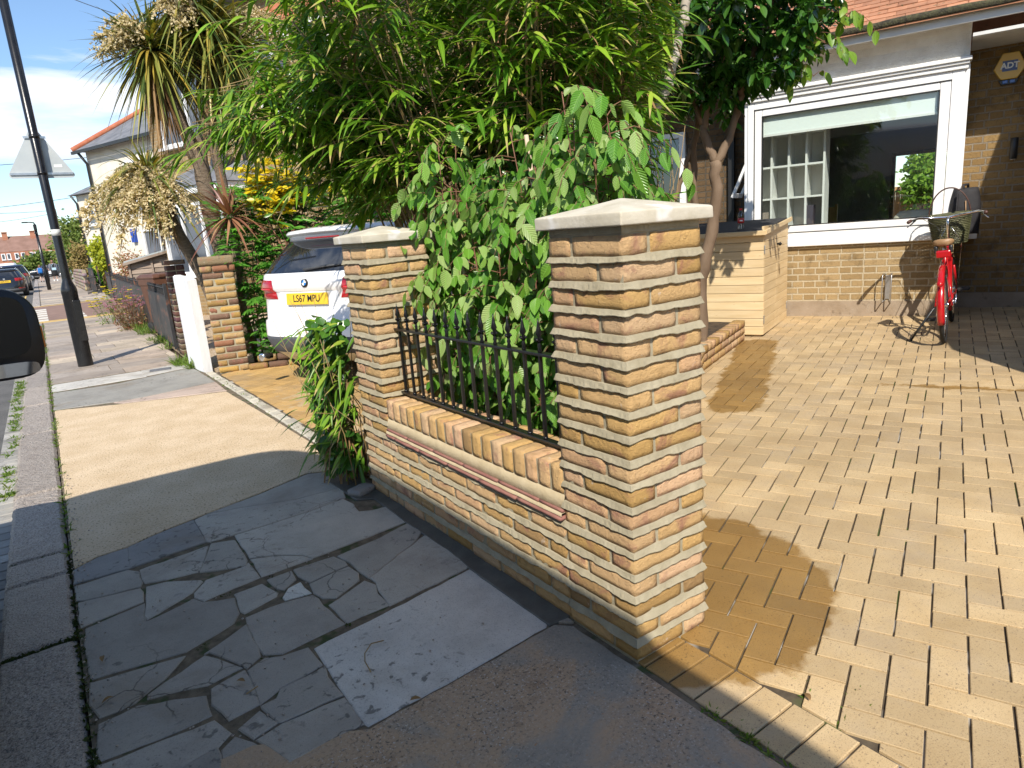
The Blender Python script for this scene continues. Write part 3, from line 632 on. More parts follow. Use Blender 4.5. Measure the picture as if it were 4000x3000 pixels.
# low planter edge of reused bricks along the bed
m_oldbr = m_brick
root = empty('planter_wall', (.62, .30, 0), 0, 'knee-low brick edging of the planting bed, running from the near pillar to the wooden box', 'planter wall')
mb = MB(); rg = random.Random(4); org = Vector((.62, .30))
for (x0, y0), (x1, y1) in zip(BEDW[:-1], BEDW[1:]):
    a = Vector((x0, y0)); d = Vector((x1-x0, y1-y0)); l_ = d.length; d.normalize(); nrm = Vector((-d.y, d.x))
    hgt = .19 if x0 < .7 else .22
    for k in range(3):
        s = -.11 if k % 2 else 0
        while s < l_:
            s0, s1 = max(0, s), min(l_, s+.21); s += .215 if k < 2 else .11
            if k == 2: s1 = min(l_, s0+.102)
            if s1-s0 < .02: continue
            c = a+d*(s0+s1)/2+nrm*.055-org; z = dz(c.x+org.x); cc = rg.choices(PAL, PALW)[0]; v = rg.uniform(.6, .85)
            M_ = Matrix.Translation((c.x, c.y, z+.035+.072*k)) @ Matrix.Rotation(math.atan2(d.y, d.x), 4, 'Z')
            n0 = len(mb.v); rough_block(mb, (-(s1-s0)/2, -.055-.006*(k == 2), -.032), ((s1-s0)/2, .05, .032), 0, tuple(c_*v for c_ in cc), .03, seed=rg.uniform(0, 90))
            for i in range(n0, len(mb.v)): mb.v[i] = tuple(M_ @ Vector(mb.v[i]))
    c = a+d*l_/2+nrm*.055-org; mb.box((c.x, c.y, dz(c.x+org.x)+.1), (l_, .09, .2), math.atan2(d.y, d.x), 1, (.6, .6, .6))
mb.build('brickwork', [m_brick, m_mortar], root)
# loose tile scraps in the fillet
mb = MB(); o = empty('broken_paver', (-.07, 2.06, 0), .4, 'broken dark grey paving offcut lying against the foot of the new wall', 'paving offcut')
rough_block(mb, (-.07, -.05, .0), (.07, .05, .035), 0, (.7, .7, .72), .03, .004); mb.build('slab', m_stone, o)
# ---------------------------------------------------------------- the house with the bay window
def oldbrick(name, c1, c2, mort, bw=.225, bh=.075, ax='XZ', mw=.008):
    m, t, b = newm(name); q = NT(t); co = q.coord(); sp = q.n('ShaderNodeSeparateXYZ'); q.l(co, sp.inputs[0]); cm = q.n('ShaderNodeCombineXYZ')
    wob = q.math('MULTIPLY', q.math('SUBTRACT', q.noise(co, 11, 3), .5), .012)
    if ax == 'XZ': q.l(q.math('ADD', sp.outputs[0], sp.outputs[1]), cm.inputs[0]); q.l(q.math('ADD', sp.outputs[2], wob), cm.inputs[1])
    bt = q.n('ShaderNodeTexBrick'); q.l(cm.outputs[0], bt.inputs[0]); bt.offset = .5; bt.squash = .55; bt.squash_frequency = 2
    bt.inputs['Scale'].default_value = 1; bt.inputs['Brick Width'].default_value = bw; bt.inputs['Row Height'].default_value = bh; bt.inputs['Mortar Size'].default_value = mw; bt.inputs['Mortar Smooth'].default_value = .25; bt.inputs['Bias'].default_value = 0
    bt.inputs['Color1'].default_value = c1+(1,); bt.inputs['Color2'].default_value = c2+(1,); bt.inputs['Mortar'].default_value = mort+(1,)
    col = bt.outputs['Color']
    col = q.mix(q.ramp(q.noise(co, 6, 5, .65), [(.33, .6), (.47, 0.)]), col, tuple(c*.45 for c in c1))
    col = q.mix(q.ramp(q.noise(co, 60, 3), [(.3, .5), (.46, 0.)]), col, tuple(c*.4 for c in c2))
    q.l(col, b.inputs['Base Color']); b.inputs['Roughness'].default_value = .9; b.inputs['Specular IOR Level'].default_value = .2
    h = q.math('ADD', q.math('MULTIPLY', bt.outputs['Fac'], -1.6), q.noise(co, 55, 5, .7))
    q.l(q.bump(h, .9, .009), b.inputs['Normal']); return m
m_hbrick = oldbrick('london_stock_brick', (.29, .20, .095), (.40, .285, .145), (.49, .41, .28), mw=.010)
m_hshade = oldbrick('shaded_stock_brick', (.20, .125, .052), (.29, .19, .08), (.24, .20, .15), mw=.009)  # house brick recoloured darker and greyer, shade of the side wall painted in
m_hdark = oldbrick('dark_stock_brick', (.115, .075, .04), (.15, .095, .05), (.10, .085, .065))  # darker tone of the stock brick, for the left recess wall
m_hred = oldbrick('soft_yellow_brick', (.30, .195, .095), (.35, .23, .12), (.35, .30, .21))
m_white = pm('white_upvc', (.80, .80, .79), (.83, .83, .82), 3, .35, .05, 20, spec=.4)
m_wood_w = pm('white_gloss_paint', (.76, .76, .74), (.82, .82, .80), 5, .4, .15, 30)
m_gasket = pm('black_gasket', (.012, .012, .012), rough=.6)
m_render = pm('pebbled_render', (.64, .60, .53), (.74, .71, .65), 8, .9, 1., 75, .014)
m_plinth = pm('plinth_render', (.27, .205, .14), (.34, .27, .20), 6, .9, .6, 50, .006, speck=[((.20, .15, .10), .4, .3)], speckscale=14)
m_roof = pm('clay_roof_tile', (.36, .16, .085), (.48, .23, .125), 4, .85, .5, 60, .005, island=.28, speck=[((.12, .10, .05), .36, .28)], speckscale=24)
m_moss = pm('mossy_edge', (.035, .03, .02), (.09, .085, .04), 25, .95, 1., 60, .02)
m_dark = pm('dark_grey_metal', (.02, .021, .022), rough=.4)
m_fascia = pm('grey_white_paint', (.58, .58, .56), (.66, .66, .64), 6, .5, .1, 30)
HOUSE = empty('brick_house', (5.892, 3.16, 0), HANG, 'yellow stock brick house with white bay window, roughcast cove and red clay tile roof', 'house')
def hb(name, lst, mat, parent=HOUSE, bev=0):
    mb = MB()
    for (x0, x1, y0, y1, z0, z1) in lst: mb.box(((x0+x1)/2, (y0+y1)/2, (z0+z1)/2), (x1-x0, y1-y0, z1-z0), bev=bev)
    return mb.build(name, mat, parent)
hb('bay_wall', [(-.6, 1.5, 0, .10, .0, .922), (-.6, -.5, .1, .56, 0, .918), (1.4, 1.498, .1, .56, 0, .918)], m_hbrick)
hb('plinth', [(-.61, 1.512, -.014, .4, -.1, .292), (1.515, 6, .546, .6, -.1, .30)], m_plinth)
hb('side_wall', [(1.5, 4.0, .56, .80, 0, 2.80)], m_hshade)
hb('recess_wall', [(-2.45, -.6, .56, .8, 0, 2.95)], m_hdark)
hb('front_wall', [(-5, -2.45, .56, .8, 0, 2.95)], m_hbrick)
# sill, frame and glass of the bay
win = hb('bay_window', [(-.57, -.50, -.02, .06, 1.02, 2.555), (1.385, 1.49, -.02, .06, 1.02, 2.555), (-.50, 1.385, -.02, .06, 2.475, 2.555), (-.50, 1.385, -.02, .06, 1.02, 1.085)], m_white, bev=.006)
hb('frame', [(-.497, -.415, -.012, .05, 1.087, 2.473), (1.29, 1.382, -.012, .05, 1.087, 2.473), (-.413, 1.288, -.012, .05, 2.395, 2.473), (-.413, 1.288, -.012, .05, 1.087, 1.165)], m_white, win, bev=.008)
hb('gasket', [(-.419, -.409, -.014, .03, 1.16, 2.40), (1.284, 1.294, -.014, .03, 1.16, 2.40), (-.41, 1.285, -.0135, .03, 2.390, 2.399), (-.41, 1.285, -.0135, .03, 1.161, 1.170), (-.503, -.494, -.021, -.012, 1.08, 2.48), (-.5, 1.385, -.021, -.012, 2.47, 2.478), (-.5, 1.385, -.021, -.012, 1.079, 1.0875)], m_gasket, win)
hb('pane', [(-.414, 1.289, .012, .018, 1.166, 2.394)], glassm('bay_glass', (.93, .96, .95), 0, 1.0, .05), win)
hb('side_frame', [(1.49, 1.53, .0, .56, 1.02, 2.60)], m_white, win); hb('side_frame', [(-.61, -.57, 0, .56, 1.02, 2.60)], m_white, win)
sill = hb('sill', [(-.63, 1.55, -.055, .10, .925, .985), (-.6, 1.52, -.03, .10, .986, 1.02), (1.552, 1.70, .30, .56, .90, .97)], m_wood_w, win, bev=.008)
cs = [(-.655, 1.54, -.085, .1, 2.625, 2.662), (-.645, 1.525, -.065, .1, 2.598, 2.624), (-.62, 1.515, -.045, .1, 2.556, 2.597)]
hb('cornice', cs, m_wood_w, win, bev=.007)
# casement on the left return, standing open
mb = MB(); M_ = Matrix.Translation((-.66, .22, 1.76)) @ Matrix.Rotation(math.radians(24), 4, 'Y')
for c, d in (((0, 0, .22), (.03, .42, .05)), ((0, 0, -.22), (.03, .42, .05)), ((0, .19, 0), (.03, .05, .40)), ((0, -.19, 0), (.03, .05, .40))): mb.box(c, d, M=M_ @ Matrix.Translation(c))
mb.build('open_casement', m_white, win)
# roughcast cove under the eaves
mb = MB(); rings = []
prof = [(.06, 2.66), (-.035, 2.663), (-.037, 2.75), (-.05, 2.82), (-.09, 2.89), (-.15, 2.935), (-.235, 2.955), (.1, 3.0)]
for i in range(61):
    x = -.62+2.14*i/60; sw = 0.0
    rings.append([(x, y, z) for y, z in prof])
mb.loft(rings, sm=False); mb.box((-.6, .3, 2.8), (.05, .55, .4)); mb.build('roughcast_cove', m_render, HOUSE)
hb('eaves_soffit', [(1.53, 6, -.235, .9, 2.80, 2.83), (-5.3, -.66, -.2, .9, 2.945, 2.97)], m_fascia)
hb('fascia', [(-5.3, 6, -.275, -.237, 2.925, 3.02)], m_fascia)
mb = MB(); rg = random.Random(2)
mb.tube([(-5.3+.25*i, -.325+rg.uniform(-.006, .006), 3.035+rg.uniform(-.01, .01)) for i in range(46)], .038, 8); mb.build('mossy_gutter', m_moss, HOUSE)
# clay tiles, laid tile by tile
mb = MB(); rg = random.Random(8); pit = math.radians(34); ga = .098; tw = .168
for r_ in range(22):
    o_ = (r_ % 2)*tw/2
    for c_ in range(46):
        x = -1.8+c_*tw+o_
        if x > 5.9: break
        s = r_*ga; y = -.33+s*math.cos(pit); z = 3.055+s*math.sin(pit)
        M_ = Matrix.Translation((x+rg.uniform(-.003, .003), y+.075, z+.052+rg.uniform(-.003, .003))) @ Matrix.Rotation(pit-.085+rg.uniform(-.02, .02), 4, 'X') @ Matrix.Rotation(rg.uniform(-.012, .012), 4, 'Z')
        mb.box(None, (tw-.003, .20, .013), M=M_)
mb.build('tiled_roof', m_roof, HOUSE)
mb = MB(); A_ = [(-5.4, -.34, 3.045), (6, -.34, 3.045), (6, 4.2, 6.1), (-5.4, 4.2, 6.1)]
mb.add(A_+[(x, y, z-.05) for x, y, z in A_], [(0, 1, 2, 3), (7, 6, 5, 4), (0, 4, 5, 1), (1, 5, 6, 2), (2, 6, 7, 3), (3, 7, 4, 0)]); mb.add([(-5.4, 4.2, 6.1), (6, 4.2, 6.1), (6, 8.6, 3.0), (-5.4, 8.6, 3.0), (-5.4, 4.2, 6.05), (6, 4.2, 6.05), (6, 8.6, 2.95), (-5.4, 8.6, 2.95)], [(0, 1, 2, 3), (7, 6, 5, 4), (0, 4, 5, 1), (1, 5, 6, 2), (2, 6, 7, 3), (3, 7, 4, 0)]); mb.build('roof_deck', m_roof, HOUSE)
# unseen side wing, outlined to cast the shade over the porch corner
mb = MB(); pr = [(-4.0, -.1), (-4.0, 2.50), (-1.45, 3.50), (-1.0, 4.05), (.58, 4.7), (.58, -.1)]
vs = [(2.85, y, z) for y, z in pr]+[(5.8, y, z) for y, z in pr]; n = len(pr)
mb.add(vs, [tuple(range(n)), tuple(range(2*n-1, n-1, -1))]+[(i, (i+1) % n, n+(i+1) % n, n+i) for i in range(n)]); mb.build('unseen_side_wing', m_hbrick, HOUSE)
# back of the house, opening widened to let more sky light into the room
hb('back_wall', [(-5, .55, 6.0, 6.2, 0, 2.9), (3.6, 4.0, 6.0, 6.2, 0, 2.9), (.55, 3.6, 6.0, 6.2, 2.12, 2.9), (-5.0, -4.8, .8, 6, 0, 2.95), (3.8, 4.0, .8, 6, 0, 2.95)], m_hbrick)
m_int = pm('plaster_grey', (.56, .54, .52), (.60, .58, .56), 2, .9)
m_intw = pm('plaster_white', (.74, .73, .70), rough=.9)
hb('room', [(-4.78, 3.78, .82, 5.98, .0, .02), (-4.78, 3.78, .82, 5.98, 2.62, 2.66), (-.75, -.70, .82, 2.6, .02, 2.6), (-4.7, .54, 5.94, 5.99, .02, 2.6), (.54, 3.6, 5.94, 5.99, 2.12, 2.6)], m_int)
hb('ceiling_beam', [(-4.7, 3.7, 3.6, 3.75, 2.38, 2.6)], m_intw)
hb('patio_door', [(.50, .56, 5.90, 5.99, .1, 2.12), (1.86, 1.92, 5.9, 5.99, .1, 2.12), (.5, 1.92, 5.9, 5.99, 2.12, 2.17)], m_dark)
hb('window_board', [(-.57, 1.49, .1, .6, .93, .965)], m_wood_w)
# second window on the wall to the left, behind the tree
w2 = hb('window', [(-2.6, -2.53, .51, .57, 1.0, 2.42), (-1.57, -1.49, .51, .57, 1.0, 2.42), (-2.53, -1.57, .51, .57, 2.35, 2.42), (-2.53, -1.57, .51, .57, 1.0, 1.08), (-2.06, -2.0, .515, .57, 1.08, 2.35), (-2.65, -1.44, .47, .57, .93, 1.0)], m_white, bev=.005)
hb('pane', [(-2.52, -1.58, .535, .54, 1.09, 2.34)], glassm('window_glass', (.25, .27, .28), 0, 1, .1), w2)
hb('downpipe', [(-.93, -.86, .48, .555, 0, 2.94)], m_dark)
# furniture seen through the glass
def hth(name, lab, cat, loc):
    o = empty(name, (HOUSE.matrix_basis @ Vector(loc)), HANG, lab, cat); return o
bpy.context.view_layer.update()
HOUSE.matrix_basis = Matrix.Translation((5.892, 3.16, 0)) @ Matrix.Rotation(HANG, 4, 'Z')
def hp(x, y, z): return HOUSE.matrix_basis @ Vector((x, y, z))
bc = empty('bookcase', hp(-.56, .24, .02), HANG, 'tall white open bookcase of square compartments seen through the bay window', 'bookcase')
mb = MB()
for i in range(5): mb.box((i*.19+.01, .16, 1.1), (.022, .32, 2.2))
for j in range(7): mb.box((.39, .161, .012+j*.362), (.76, .318, .022))
mb.box((.39, .325, 1.1), (.78, .012, 2.2)); mb.build('carcass', m_intw, bc)
bk = [(.52, 2, .18, .30, (.02, .16, .33), 'large blue book propped face-out on a bookcase shelf'), (.92, 2, .04, .26, (.05, .09, .07), 'dark green book standing on a bookcase shelf'), (.16, 3, .12, .2, (.30, .24, .2), 'pale pattered box on a left bookcase shelf'), (.86, 1, .03, .24, (.28, .02, .02), 'thin red book standing low in the bookcase'), (1.0, 3, .1, .25, (.06, .05, .07), 'cluster of dark books in the middle of the bookcase'), (.13, 1, .05, .2, (.4, .05, .04), 'red folder at the left of the bookcase')]
for x, r_, wd, h_, c_col, lab in bk:
    c_ = Vector((-.56+x*.55+.06, .24, .02)); o = empty('book', hp(c_.x, .36, .02+.025+r_*.362), HANG, lab.replace('pattered', 'patterned'), 'book')
    mb = MB(); mb.box((0, 0, h_/2), (min(wd, .15), .16, h_), bev=.004); mb.build('cover', pm('book_cover', c_col, rough=.6), o)
ch = empty('wooden_chair', hp(-.25, 3.3, .02), HANG, 'plain wooden chair with orange-brown slatted back inside the room', 'chair'); m_chw = pm('oiled_pine', (.50, .27, .10), (.58, .34, .14), 12, .5)
hb('seat', [(-.2, .2, -.2, .2, .43, .46)], m_chw, ch); hb('backrest', [(-.18, .18, .17, .2, .72, .78), (-.18, .18, .17, .2, .9, 1.3), (-.2, -.165, .165, .205, .46, 1.34), (.165, .2, .165, .205, .46, 1.34)], m_chw, ch)
for a, b in ((-.18, -.18), (.18, -.18), (-.18, .18), (.18, .18)): hb('leg', [(a-.018, a+.018, b-.018, b+.018, 0, .43)], m_chw, ch)
bl = empty('roller_blind', hp(.43, .04, 2.18), HANG, 'cream roller blind drawn a little way down inside the bay window', 'blind')
hb('fabric', [(-.84, .84, -.002, .002, .02, .3)], pm('blind_fabric', (.78, .82, .79), rough=.9), bl); hb('bottom_bar', [(-.85, .85, -.008, .008, -.005, .02)], m_intw, bl)
cu = empty('cushion', hp(1.05, .45, .968), HANG-.4, 'cream cushion leaning on the window board inside the bay', 'cushion')
mb = MB(); rings = []
for i in range(9):
    t = -1+2*i/8; w_ = .19*(1-.25*abs(t)**3); h_ = .065*math.sqrt(max(.05, 1-t*t))
    rings.append([(w_*math.cos(a)*(1 if abs(math.cos(a)) < .7 else 1.1), h_*math.sin(a), .15+t*.15) for a in [2*math.pi*k/16 for k in range(16)]])
mb.loft(rings); c_ = mb.build('cover', pm('cream_linen', (.60, .55, .45), rough=.95, bump=.3, bscale=90), cu); c_.rotation_euler = (-.5, 0, 0)
# garden behind, seen through the room
m_fen = pm('orange_fence_board', (.44, .20, .06), (.52, .27, .10), 3, .8, .3, 40, island=.2)
fe = empty('board_fence', hp(1.0, 15, 0), HANG, 'orange-brown board fence in the back garden seen through the house', 'fence'); mb = MB()
for i in range(40): mb.box((-2.6+i*.13, 0, .85), (.125, .02, 1.7))
mb.build('boards', m_fen, fe); hb('post', [(-.12, -.02, -.06, -.02, 0, 1.9)], m_fen, fe); hb('post', [(1.6, 1.7, -.06, -.02, 0, 1.9)], m_fen, fe)
# alarm box: hexagon with a blue name plate, blue lamp lens below
m_yel = pm('alarm_yellow', (.68, .42, .06), (.72, .46, .08), 3, .35); m_blu = pm('alarm_blue', (.012, .04, .20), rough=.3); m_lens = pm('blue_lens', (.02, .10, .42), rough=.15)
al = empty('alarm_box', hp(1.866, .56, 2.57), HANG, 'yellow hexagonal burglar alarm box with a blue plate on the brick wall', 'alarm box')
mb = MB(); hx = [(.135, 0), (.0675, .145), (-.0675, .145), (-.135, 0), (-.0675, -.105), (.0675, -.105)]
M_ = Matrix.Rotation(math.radians(90), 4, 'X'); mb.prism(hx, 0, .065, M=M_); b_ = mb.build('cover', m_yel, al, bevel=.008)
mb = MB(); mb.box((0, -.0665, .02), (.125, .004, .098), bev=.001); mb.build('name_plate', m_blu, al)
text_mb('ADT', .075, Matrix.Translation((0, -.0695, .02)) @ Matrix.Rotation(math.radians(90), 4, 'X') @ Matrix.Shear('XY', 4, (0.0, 0.0)), m_white, 'lettering', al, bold=.0025)
mb = MB(); M2 = Matrix.Rotation(math.radians(90), 4, 'X'); mb.prism([(-.085, -.107), (-.06, -.155), (.06, -.155), (.085, -.107)], 0, .055, M=M2); mb.build('lamp_housing', m_dark, al, bevel=.004)
mb = MB(); mb.box((-.03, -.058, -.128), (.045, .008, .03), bev=.003); mb.box((.03, -.058, -.128), (.045, .008, .03), bev=.003); mb.build('lens', m_lens, al)
wl = empty('wall_light', hp(1.958, .555, 1.78), HANG, 'slim dark cylinder wall light on the brick wall below the alarm box', 'wall light')
mb = MB(); mb.lathe([(.03, -.1), (.034, -.098), (.034, .108), (.03, .11)], (0, -.06, 0), 20); mb.build('cylinder', m_dark, wl); hb('bracket', [(-.02, .02, -.04, .0, -.05, .05)], m_dark, wl); mb = MB(); mb.lathe([(.022, -.104), (.022, -.1)], (0, -.06, 0), 16); mb.build('lens', m_intw, wl)
# ---------------------------------------------------------------- planting
NR = np.random.RandomState(12)
def unit(a): return a/np.maximum(1e-9, np.linalg.norm(a, axis=-1, keepdims=True))
PR = {'lance': [.25, .85, 1.0, .8, .45, .02], 'ovate': [.15, .8, 1.0, .92, .62, .05], 'ellip': [.1, .62, .95, 1.0, .7, .06], 'strap': [.75, 1.0, 1.0, .9, .75, .55, .3, .02], 'small': [.2, 1.0, .85, .05]}
def foliage(name, P, D, Nn, Ln, Wd, mat, parent=None, prof='ovate', fold=.25, droop=.15, curl=.0):
    """a mesh of single leaves, each folded along its midrib and bent by its weight"""
    P = np.asarray(P, float); n = len(P); D = unit(np.asarray(D, float)); Nn = np.asarray(Nn, float)
    S = unit(np.cross(D, Nn)+1e-6); N = np.cross(S, D); w = PR[prof]; k = len(w)
    Ln = np.broadcast_to(Ln, n)[:, None]; Wd = np.broadcast_to(Wd, n)[:, None]; dr = np.broadcast_to(droop, n)[:, None]; cu = np.broadcast_to(curl, n)[:, None]
    V = np.zeros((n, k, 3, 3)); U = np.zeros((n, k, 3, 2))
    for i in range(k):
        y = i/(k-1); base = P+D*Ln*y+np.array([0, 0, -1.])*dr*Ln*y*y+N*cu*Ln*(y-y*y)
        for j, s in enumerate((-.5, 0, .5)):
            V[:, i, j] = base+S*Wd*w[i]*s+N*Wd*w[i]*fold*abs(s)*1.0
            U[:, i, j, 0] = .5+s*w[i]; U[:, i, j, 1] = y
    b = (np.arange(n)*k*3)[:, None]; F = []
    for i in range(k-1):
        for j in range(2): F.append(np.concatenate([b+i*3+j, b+i*3+j+1, b+(i+1)*3+j+1, b+(i+1)*3+j], 1))
    F = np.stack(F, 1).reshape(-1, 4)
    return mesh_np(name, V.reshape(-1, 3), F, mat, parent, U.reshape(-1, 2), smooth=True)
def randdir(n, up=0.0):
    d = NR.normal(size=(n, 3)); d[:, 2] += up; return unit(d)
LIGHT = np.array([-.45, -.58, .68])
m_bam = leafm('bamboo_leaf', [(.055, .15, .011), (.10, .225, .016), (.165, .31, .022), (.24, .38, .03), (.34, .42, .06)], .35, .26, 0, .8, .4, tip=(.50, .38, .17))
m_cane = pm('bamboo_cane', (.20, .13, .05), (.36, .25, .11), 3, .5, .2, 30, attr=False)
m_horn = leafm('pleated_leaf', [(.06, .19, .018), (.10, .26, .026), (.15, .32, .035), (.25, .40, .09), (.33, .43, .16)], .30, .28, 9, .85, .4)
m_twig = pm('red_brown_twig', (.14, .055, .03), (.22, .11, .06), 20, .7)
m_bark = pm('smooth_bark', (.13, .085, .052), (.21, .145, .095), 6, .8, .6, 30, .01, stretch=(1, 1, .35))
m_pale = pm('pale_grey_bark', (.36, .31, .25), (.46, .41, .34), 5, .75, .5, 25, .008)
m_laur = leafm('laurel_leaf', [(.022, .075, .010), (.035, .11, .014), (.055, .15, .02), (.085, .19, .028)], .25, .26, 0, .8, .6)
m_lime = leafm('young_leaf', [(.10, .22, .02), (.18, .32, .03), (.26, .38, .05)], .4, .45, 0, .85, .4)
m_yelf = leafm('golden_leaf', [(.52, .36, .008), (.66, .47, .012), (.72, .56, .03), (.45, .42, .03)], .35, .35, 0, .9, .4)
m_ivy = leafm('ivy_leaf', [(.03, .10, .015), (.06, .16, .02), (.10, .22, .03)], .28, .25, 0, .8, .5)
m_fern = leafm('feathery_leaf', [(.07, .24, .03), (.11, .32, .04), (.17, .40, .05)], .4, .4, 0, .75, .4)
m_strap = leafm('cabbage_palm_leaf', [(.05, .085, .018), (.09, .13, .025), (.17, .20, .04), (.30, .27, .06), (.40, .27, .04)], .38, .22, 0, .8, .5)
m_dead = leafm('dead_leaf', [(.14, .075, .035), (.24, .14, .06), (.32, .21, .10)], .7, .15, 0, .8, .2)
m_purp = leafm('bronze_leaf', [(.12, .04, .035), (.20, .075, .055), (.32, .155, .085), (.40, .22, .12)], .4, .2, 0, .85, .4)
m_pan = leafm('cream_flower', [(.46, .35, .18), (.58, .47, .28), (.66, .57, .38)], .8, .3, 0, .8, .2)
m_tbark = pm('cordyline_bark', (.14, .10, .065), (.24, .18, .125), 14, .9, 1., 40, .02, stretch=(1, 1, 3))
m_grass = leafm('grass_blade', [(.08, .16, .02), (.13, .22, .03), (.22, .24, .06)], .5, .35, 0, .8, .3)
def bez(a, b, c, t): return a*(1-t)**2+b*2*t*(1-t)+c*t*t
# ---- bamboo
def bamboo():
    root = empty('bamboo_clump', (1.45, 2.45, .17), 0, 'tall bright green bamboo clump arching over the front wall and the white car', 'bamboo')
    off = np.array([1.45, 2.45, .17]); mb = MB(); LP = []; LD = []; LNn = []; LL = []; LWd = []
    rg = random.Random(31); br = MB()
    for i in range(135):
        a = rg.uniform(0, 6.283); r_ = math.sqrt(rg.random()); b = np.array([1.45+1.05*r_*math.cos(a)+.1*math.sin(a), 2.45+.62*r_*math.sin(a)-.28*r_*math.cos(a), .16])
        h = rg.uniform(2.3, 4.2); ln = rg.uniform(.10, .50)
        o_ = np.array([math.cos(a)*1.0*r_-.30, math.sin(a)*.75*r_+.05, 0])+np.array([rg.gauss(0, .16), rg.gauss(0, .16), 0])
        top = b+np.array([0, 0, h])+o_*h*.42; mid = b+np.array([0, 0, h*.62])+o_*h*.08
        if b[0] > 2.3: top[0] = min(top[0], b[0]+.15); top[1] = max(top[1], b[1]-.2)
        az_ = math.degrees(math.atan2(top[0]+1.32, top[1]+1.35))
        if az_ > 47 or az_ < 16: continue
        pts = [bez(b, mid, top, t/12) for t in range(13)]
        mb.tube([p-off for p in pts], [rg.uniform(.006, .012)*(1-.55*t/12) for t in range(13)], 6)
        n = 15
        for k in range(n):
            t = .34+.66*(k+rg.random())/n; p = bez(b, mid, top, t)
            if p[2] < 1.45+.35*rg.random(): continue
            az_ = math.degrees(math.atan2(p[0]+1.32, p[1]+1.35))
            if az_ > 47 or az_ < 13+6.5*min(1, max(0, (p[2]-2.1)/.6)) or (az_ < 24 and p[2] < 1.8): continue
            for s in range(rg.choice((2, 3, 3))):
                q_ = rg.uniform(0, 6.283); d = np.array([math.cos(q_), math.sin(q_), rg.uniform(-.1, .75)]); d = d+o_*.7; d /= np.linalg.norm(d)
                l_ = rg.uniform(.16, .46); e = p+d*l_-np.array([0, 0, l_*l_*.5])
                br.tube([p-off, (p+e)/2+np.array([0, 0, .02])-off, e-off], [.0022, .0017, .001], 3, caps=False)
                m_ = rg.randint(5, 8)
                for u in range(m_):
                    f = .30+.7*(u+.5)/m_; pp = p+(e-p)*f; sd = 1 if u % 2 else -1
                    side = np.cross(d, [0, 0, 1.]); dd = d*rg.uniform(.5, 1.)+side*sd*rg.uniform(.25, .8)+np.array([0, 0, rg.uniform(-.75, .15)])
                    LP.append(pp-off); LD.append(dd); LNn.append(np.array([0, 0, 1.])+np.array([rg.gauss(0, .35), rg.gauss(0, .35), 0])+LIGHT*.5); LL.append(rg.uniform(.11, .235)); LWd.append(rg.uniform(.018, .033))
    for i in range(40):
        ad = rg.uniform(11.2, 20); az_ = math.radians(ad); d_ = rg.uniform(4.2, 5.1); tip = np.array([-1.32+d_*math.sin(az_), -1.35+d_*math.cos(az_), rg.uniform(1.95 if ad < 17 else 1.62, 2.12+.6*min(1, (ad-11.2)/7))]); b = np.array([rg.uniform(.8, 1.4), rg.uniform(2.45, 2.9), .16]); mid = np.array([b[0]-.05, b[1]+.05, tip[2]+.40])
        mb.tube([bez(b, mid, tip, t/12)-off for t in range(13)], [.007*(1-.7*t/12) for t in range(13)], 5)
        for k in range(9):
            t = .55+.45*(k+rg.random())/9; p = bez(b, mid, tip, t); q_ = rg.uniform(0, 6.283); d = np.array([math.cos(q_)-.5, math.sin(q_)-.3, rg.uniform(-.4, .4)]); d /= np.linalg.norm(d); l_ = rg.uniform(.12, .3); e = p+d*l_-np.array([0, 0, l_*l_])
            br.tube([p-off, e-off], [.002, .001], 3, caps=False); m_ = rg.randint(5, 8)
            for u in range(m_):
                sd = 1 if u % 2 else -1; side = np.cross(d, [0, 0, 1.]); LP.append(p+(e-p)*(.3+.7*(u+.5)/m_)-off); LD.append(d*rg.uniform(.5, 1.)+side*sd*rg.uniform(.2, .7)+np.array([0, 0, rg.uniform(-.8, .05)])); LNn.append(np.array([0, 0, 1.])+np.array([rg.gauss(0, .35), rg.gauss(0, .35), 0])+LIGHT*.5); LL.append(rg.uniform(.11, .22)); LWd.append(rg.uniform(.017, .03))
    mb.build('canes', m_cane, root); br.build('branchlets', m_cane, root, flip=False)
    foliage('leaves', LP, LD, LNn, np.array(LL), np.array(LWd), m_bam, root, 'lance', .3, NR.uniform(.05, .45, len(LP)))
    s_ = NR.choice(len(LP), 420, False); foliage('dry_leaves', np.array(LP)[s_]+NR.normal(0, .02, (420, 3)), np.array(LD)[s_]+np.array([0, 0, -.6]), np.array(LNn)[s_], NR.uniform(.09, .18, 420), NR.uniform(.012, .022, 420), m_dead, root, 'lance', .35, .4)
    n = 3800; x_ = NR.uniform(.75, 2.5, n); P_ = np.stack([x_, 1.15+.55*(x_-.7)+np.abs(NR.normal(.35, .45, n)), NR.uniform(.25, 1.85, n)], 1); s_ = P_[:, 0]*.5-P_[:, 1] < .6; P_ = P_[s_]; n = len(P_)
    s_ = np.degrees(np.arctan2(P_[:, 0]+1.32, P_[:, 1]+1.35)) < 46.5; P_ = P_[s_]; n = len(P_)
    foliage('inner_leaves', P_-off, np.stack([NR.normal(-.2, .6, n), NR.normal(-.3, .6, n), NR.normal(-.5, .4, n)], 1), LIGHT+NR.normal(0, .5, (n, 3)), NR.uniform(.09, .17, n), NR.uniform(.02, .045, n), m_ivy, root, 'ellip', .2, .2)  # leaf mass added to keep the inside of the clump dark
    # thin dry canes standing low in the clump
    mb = MB()
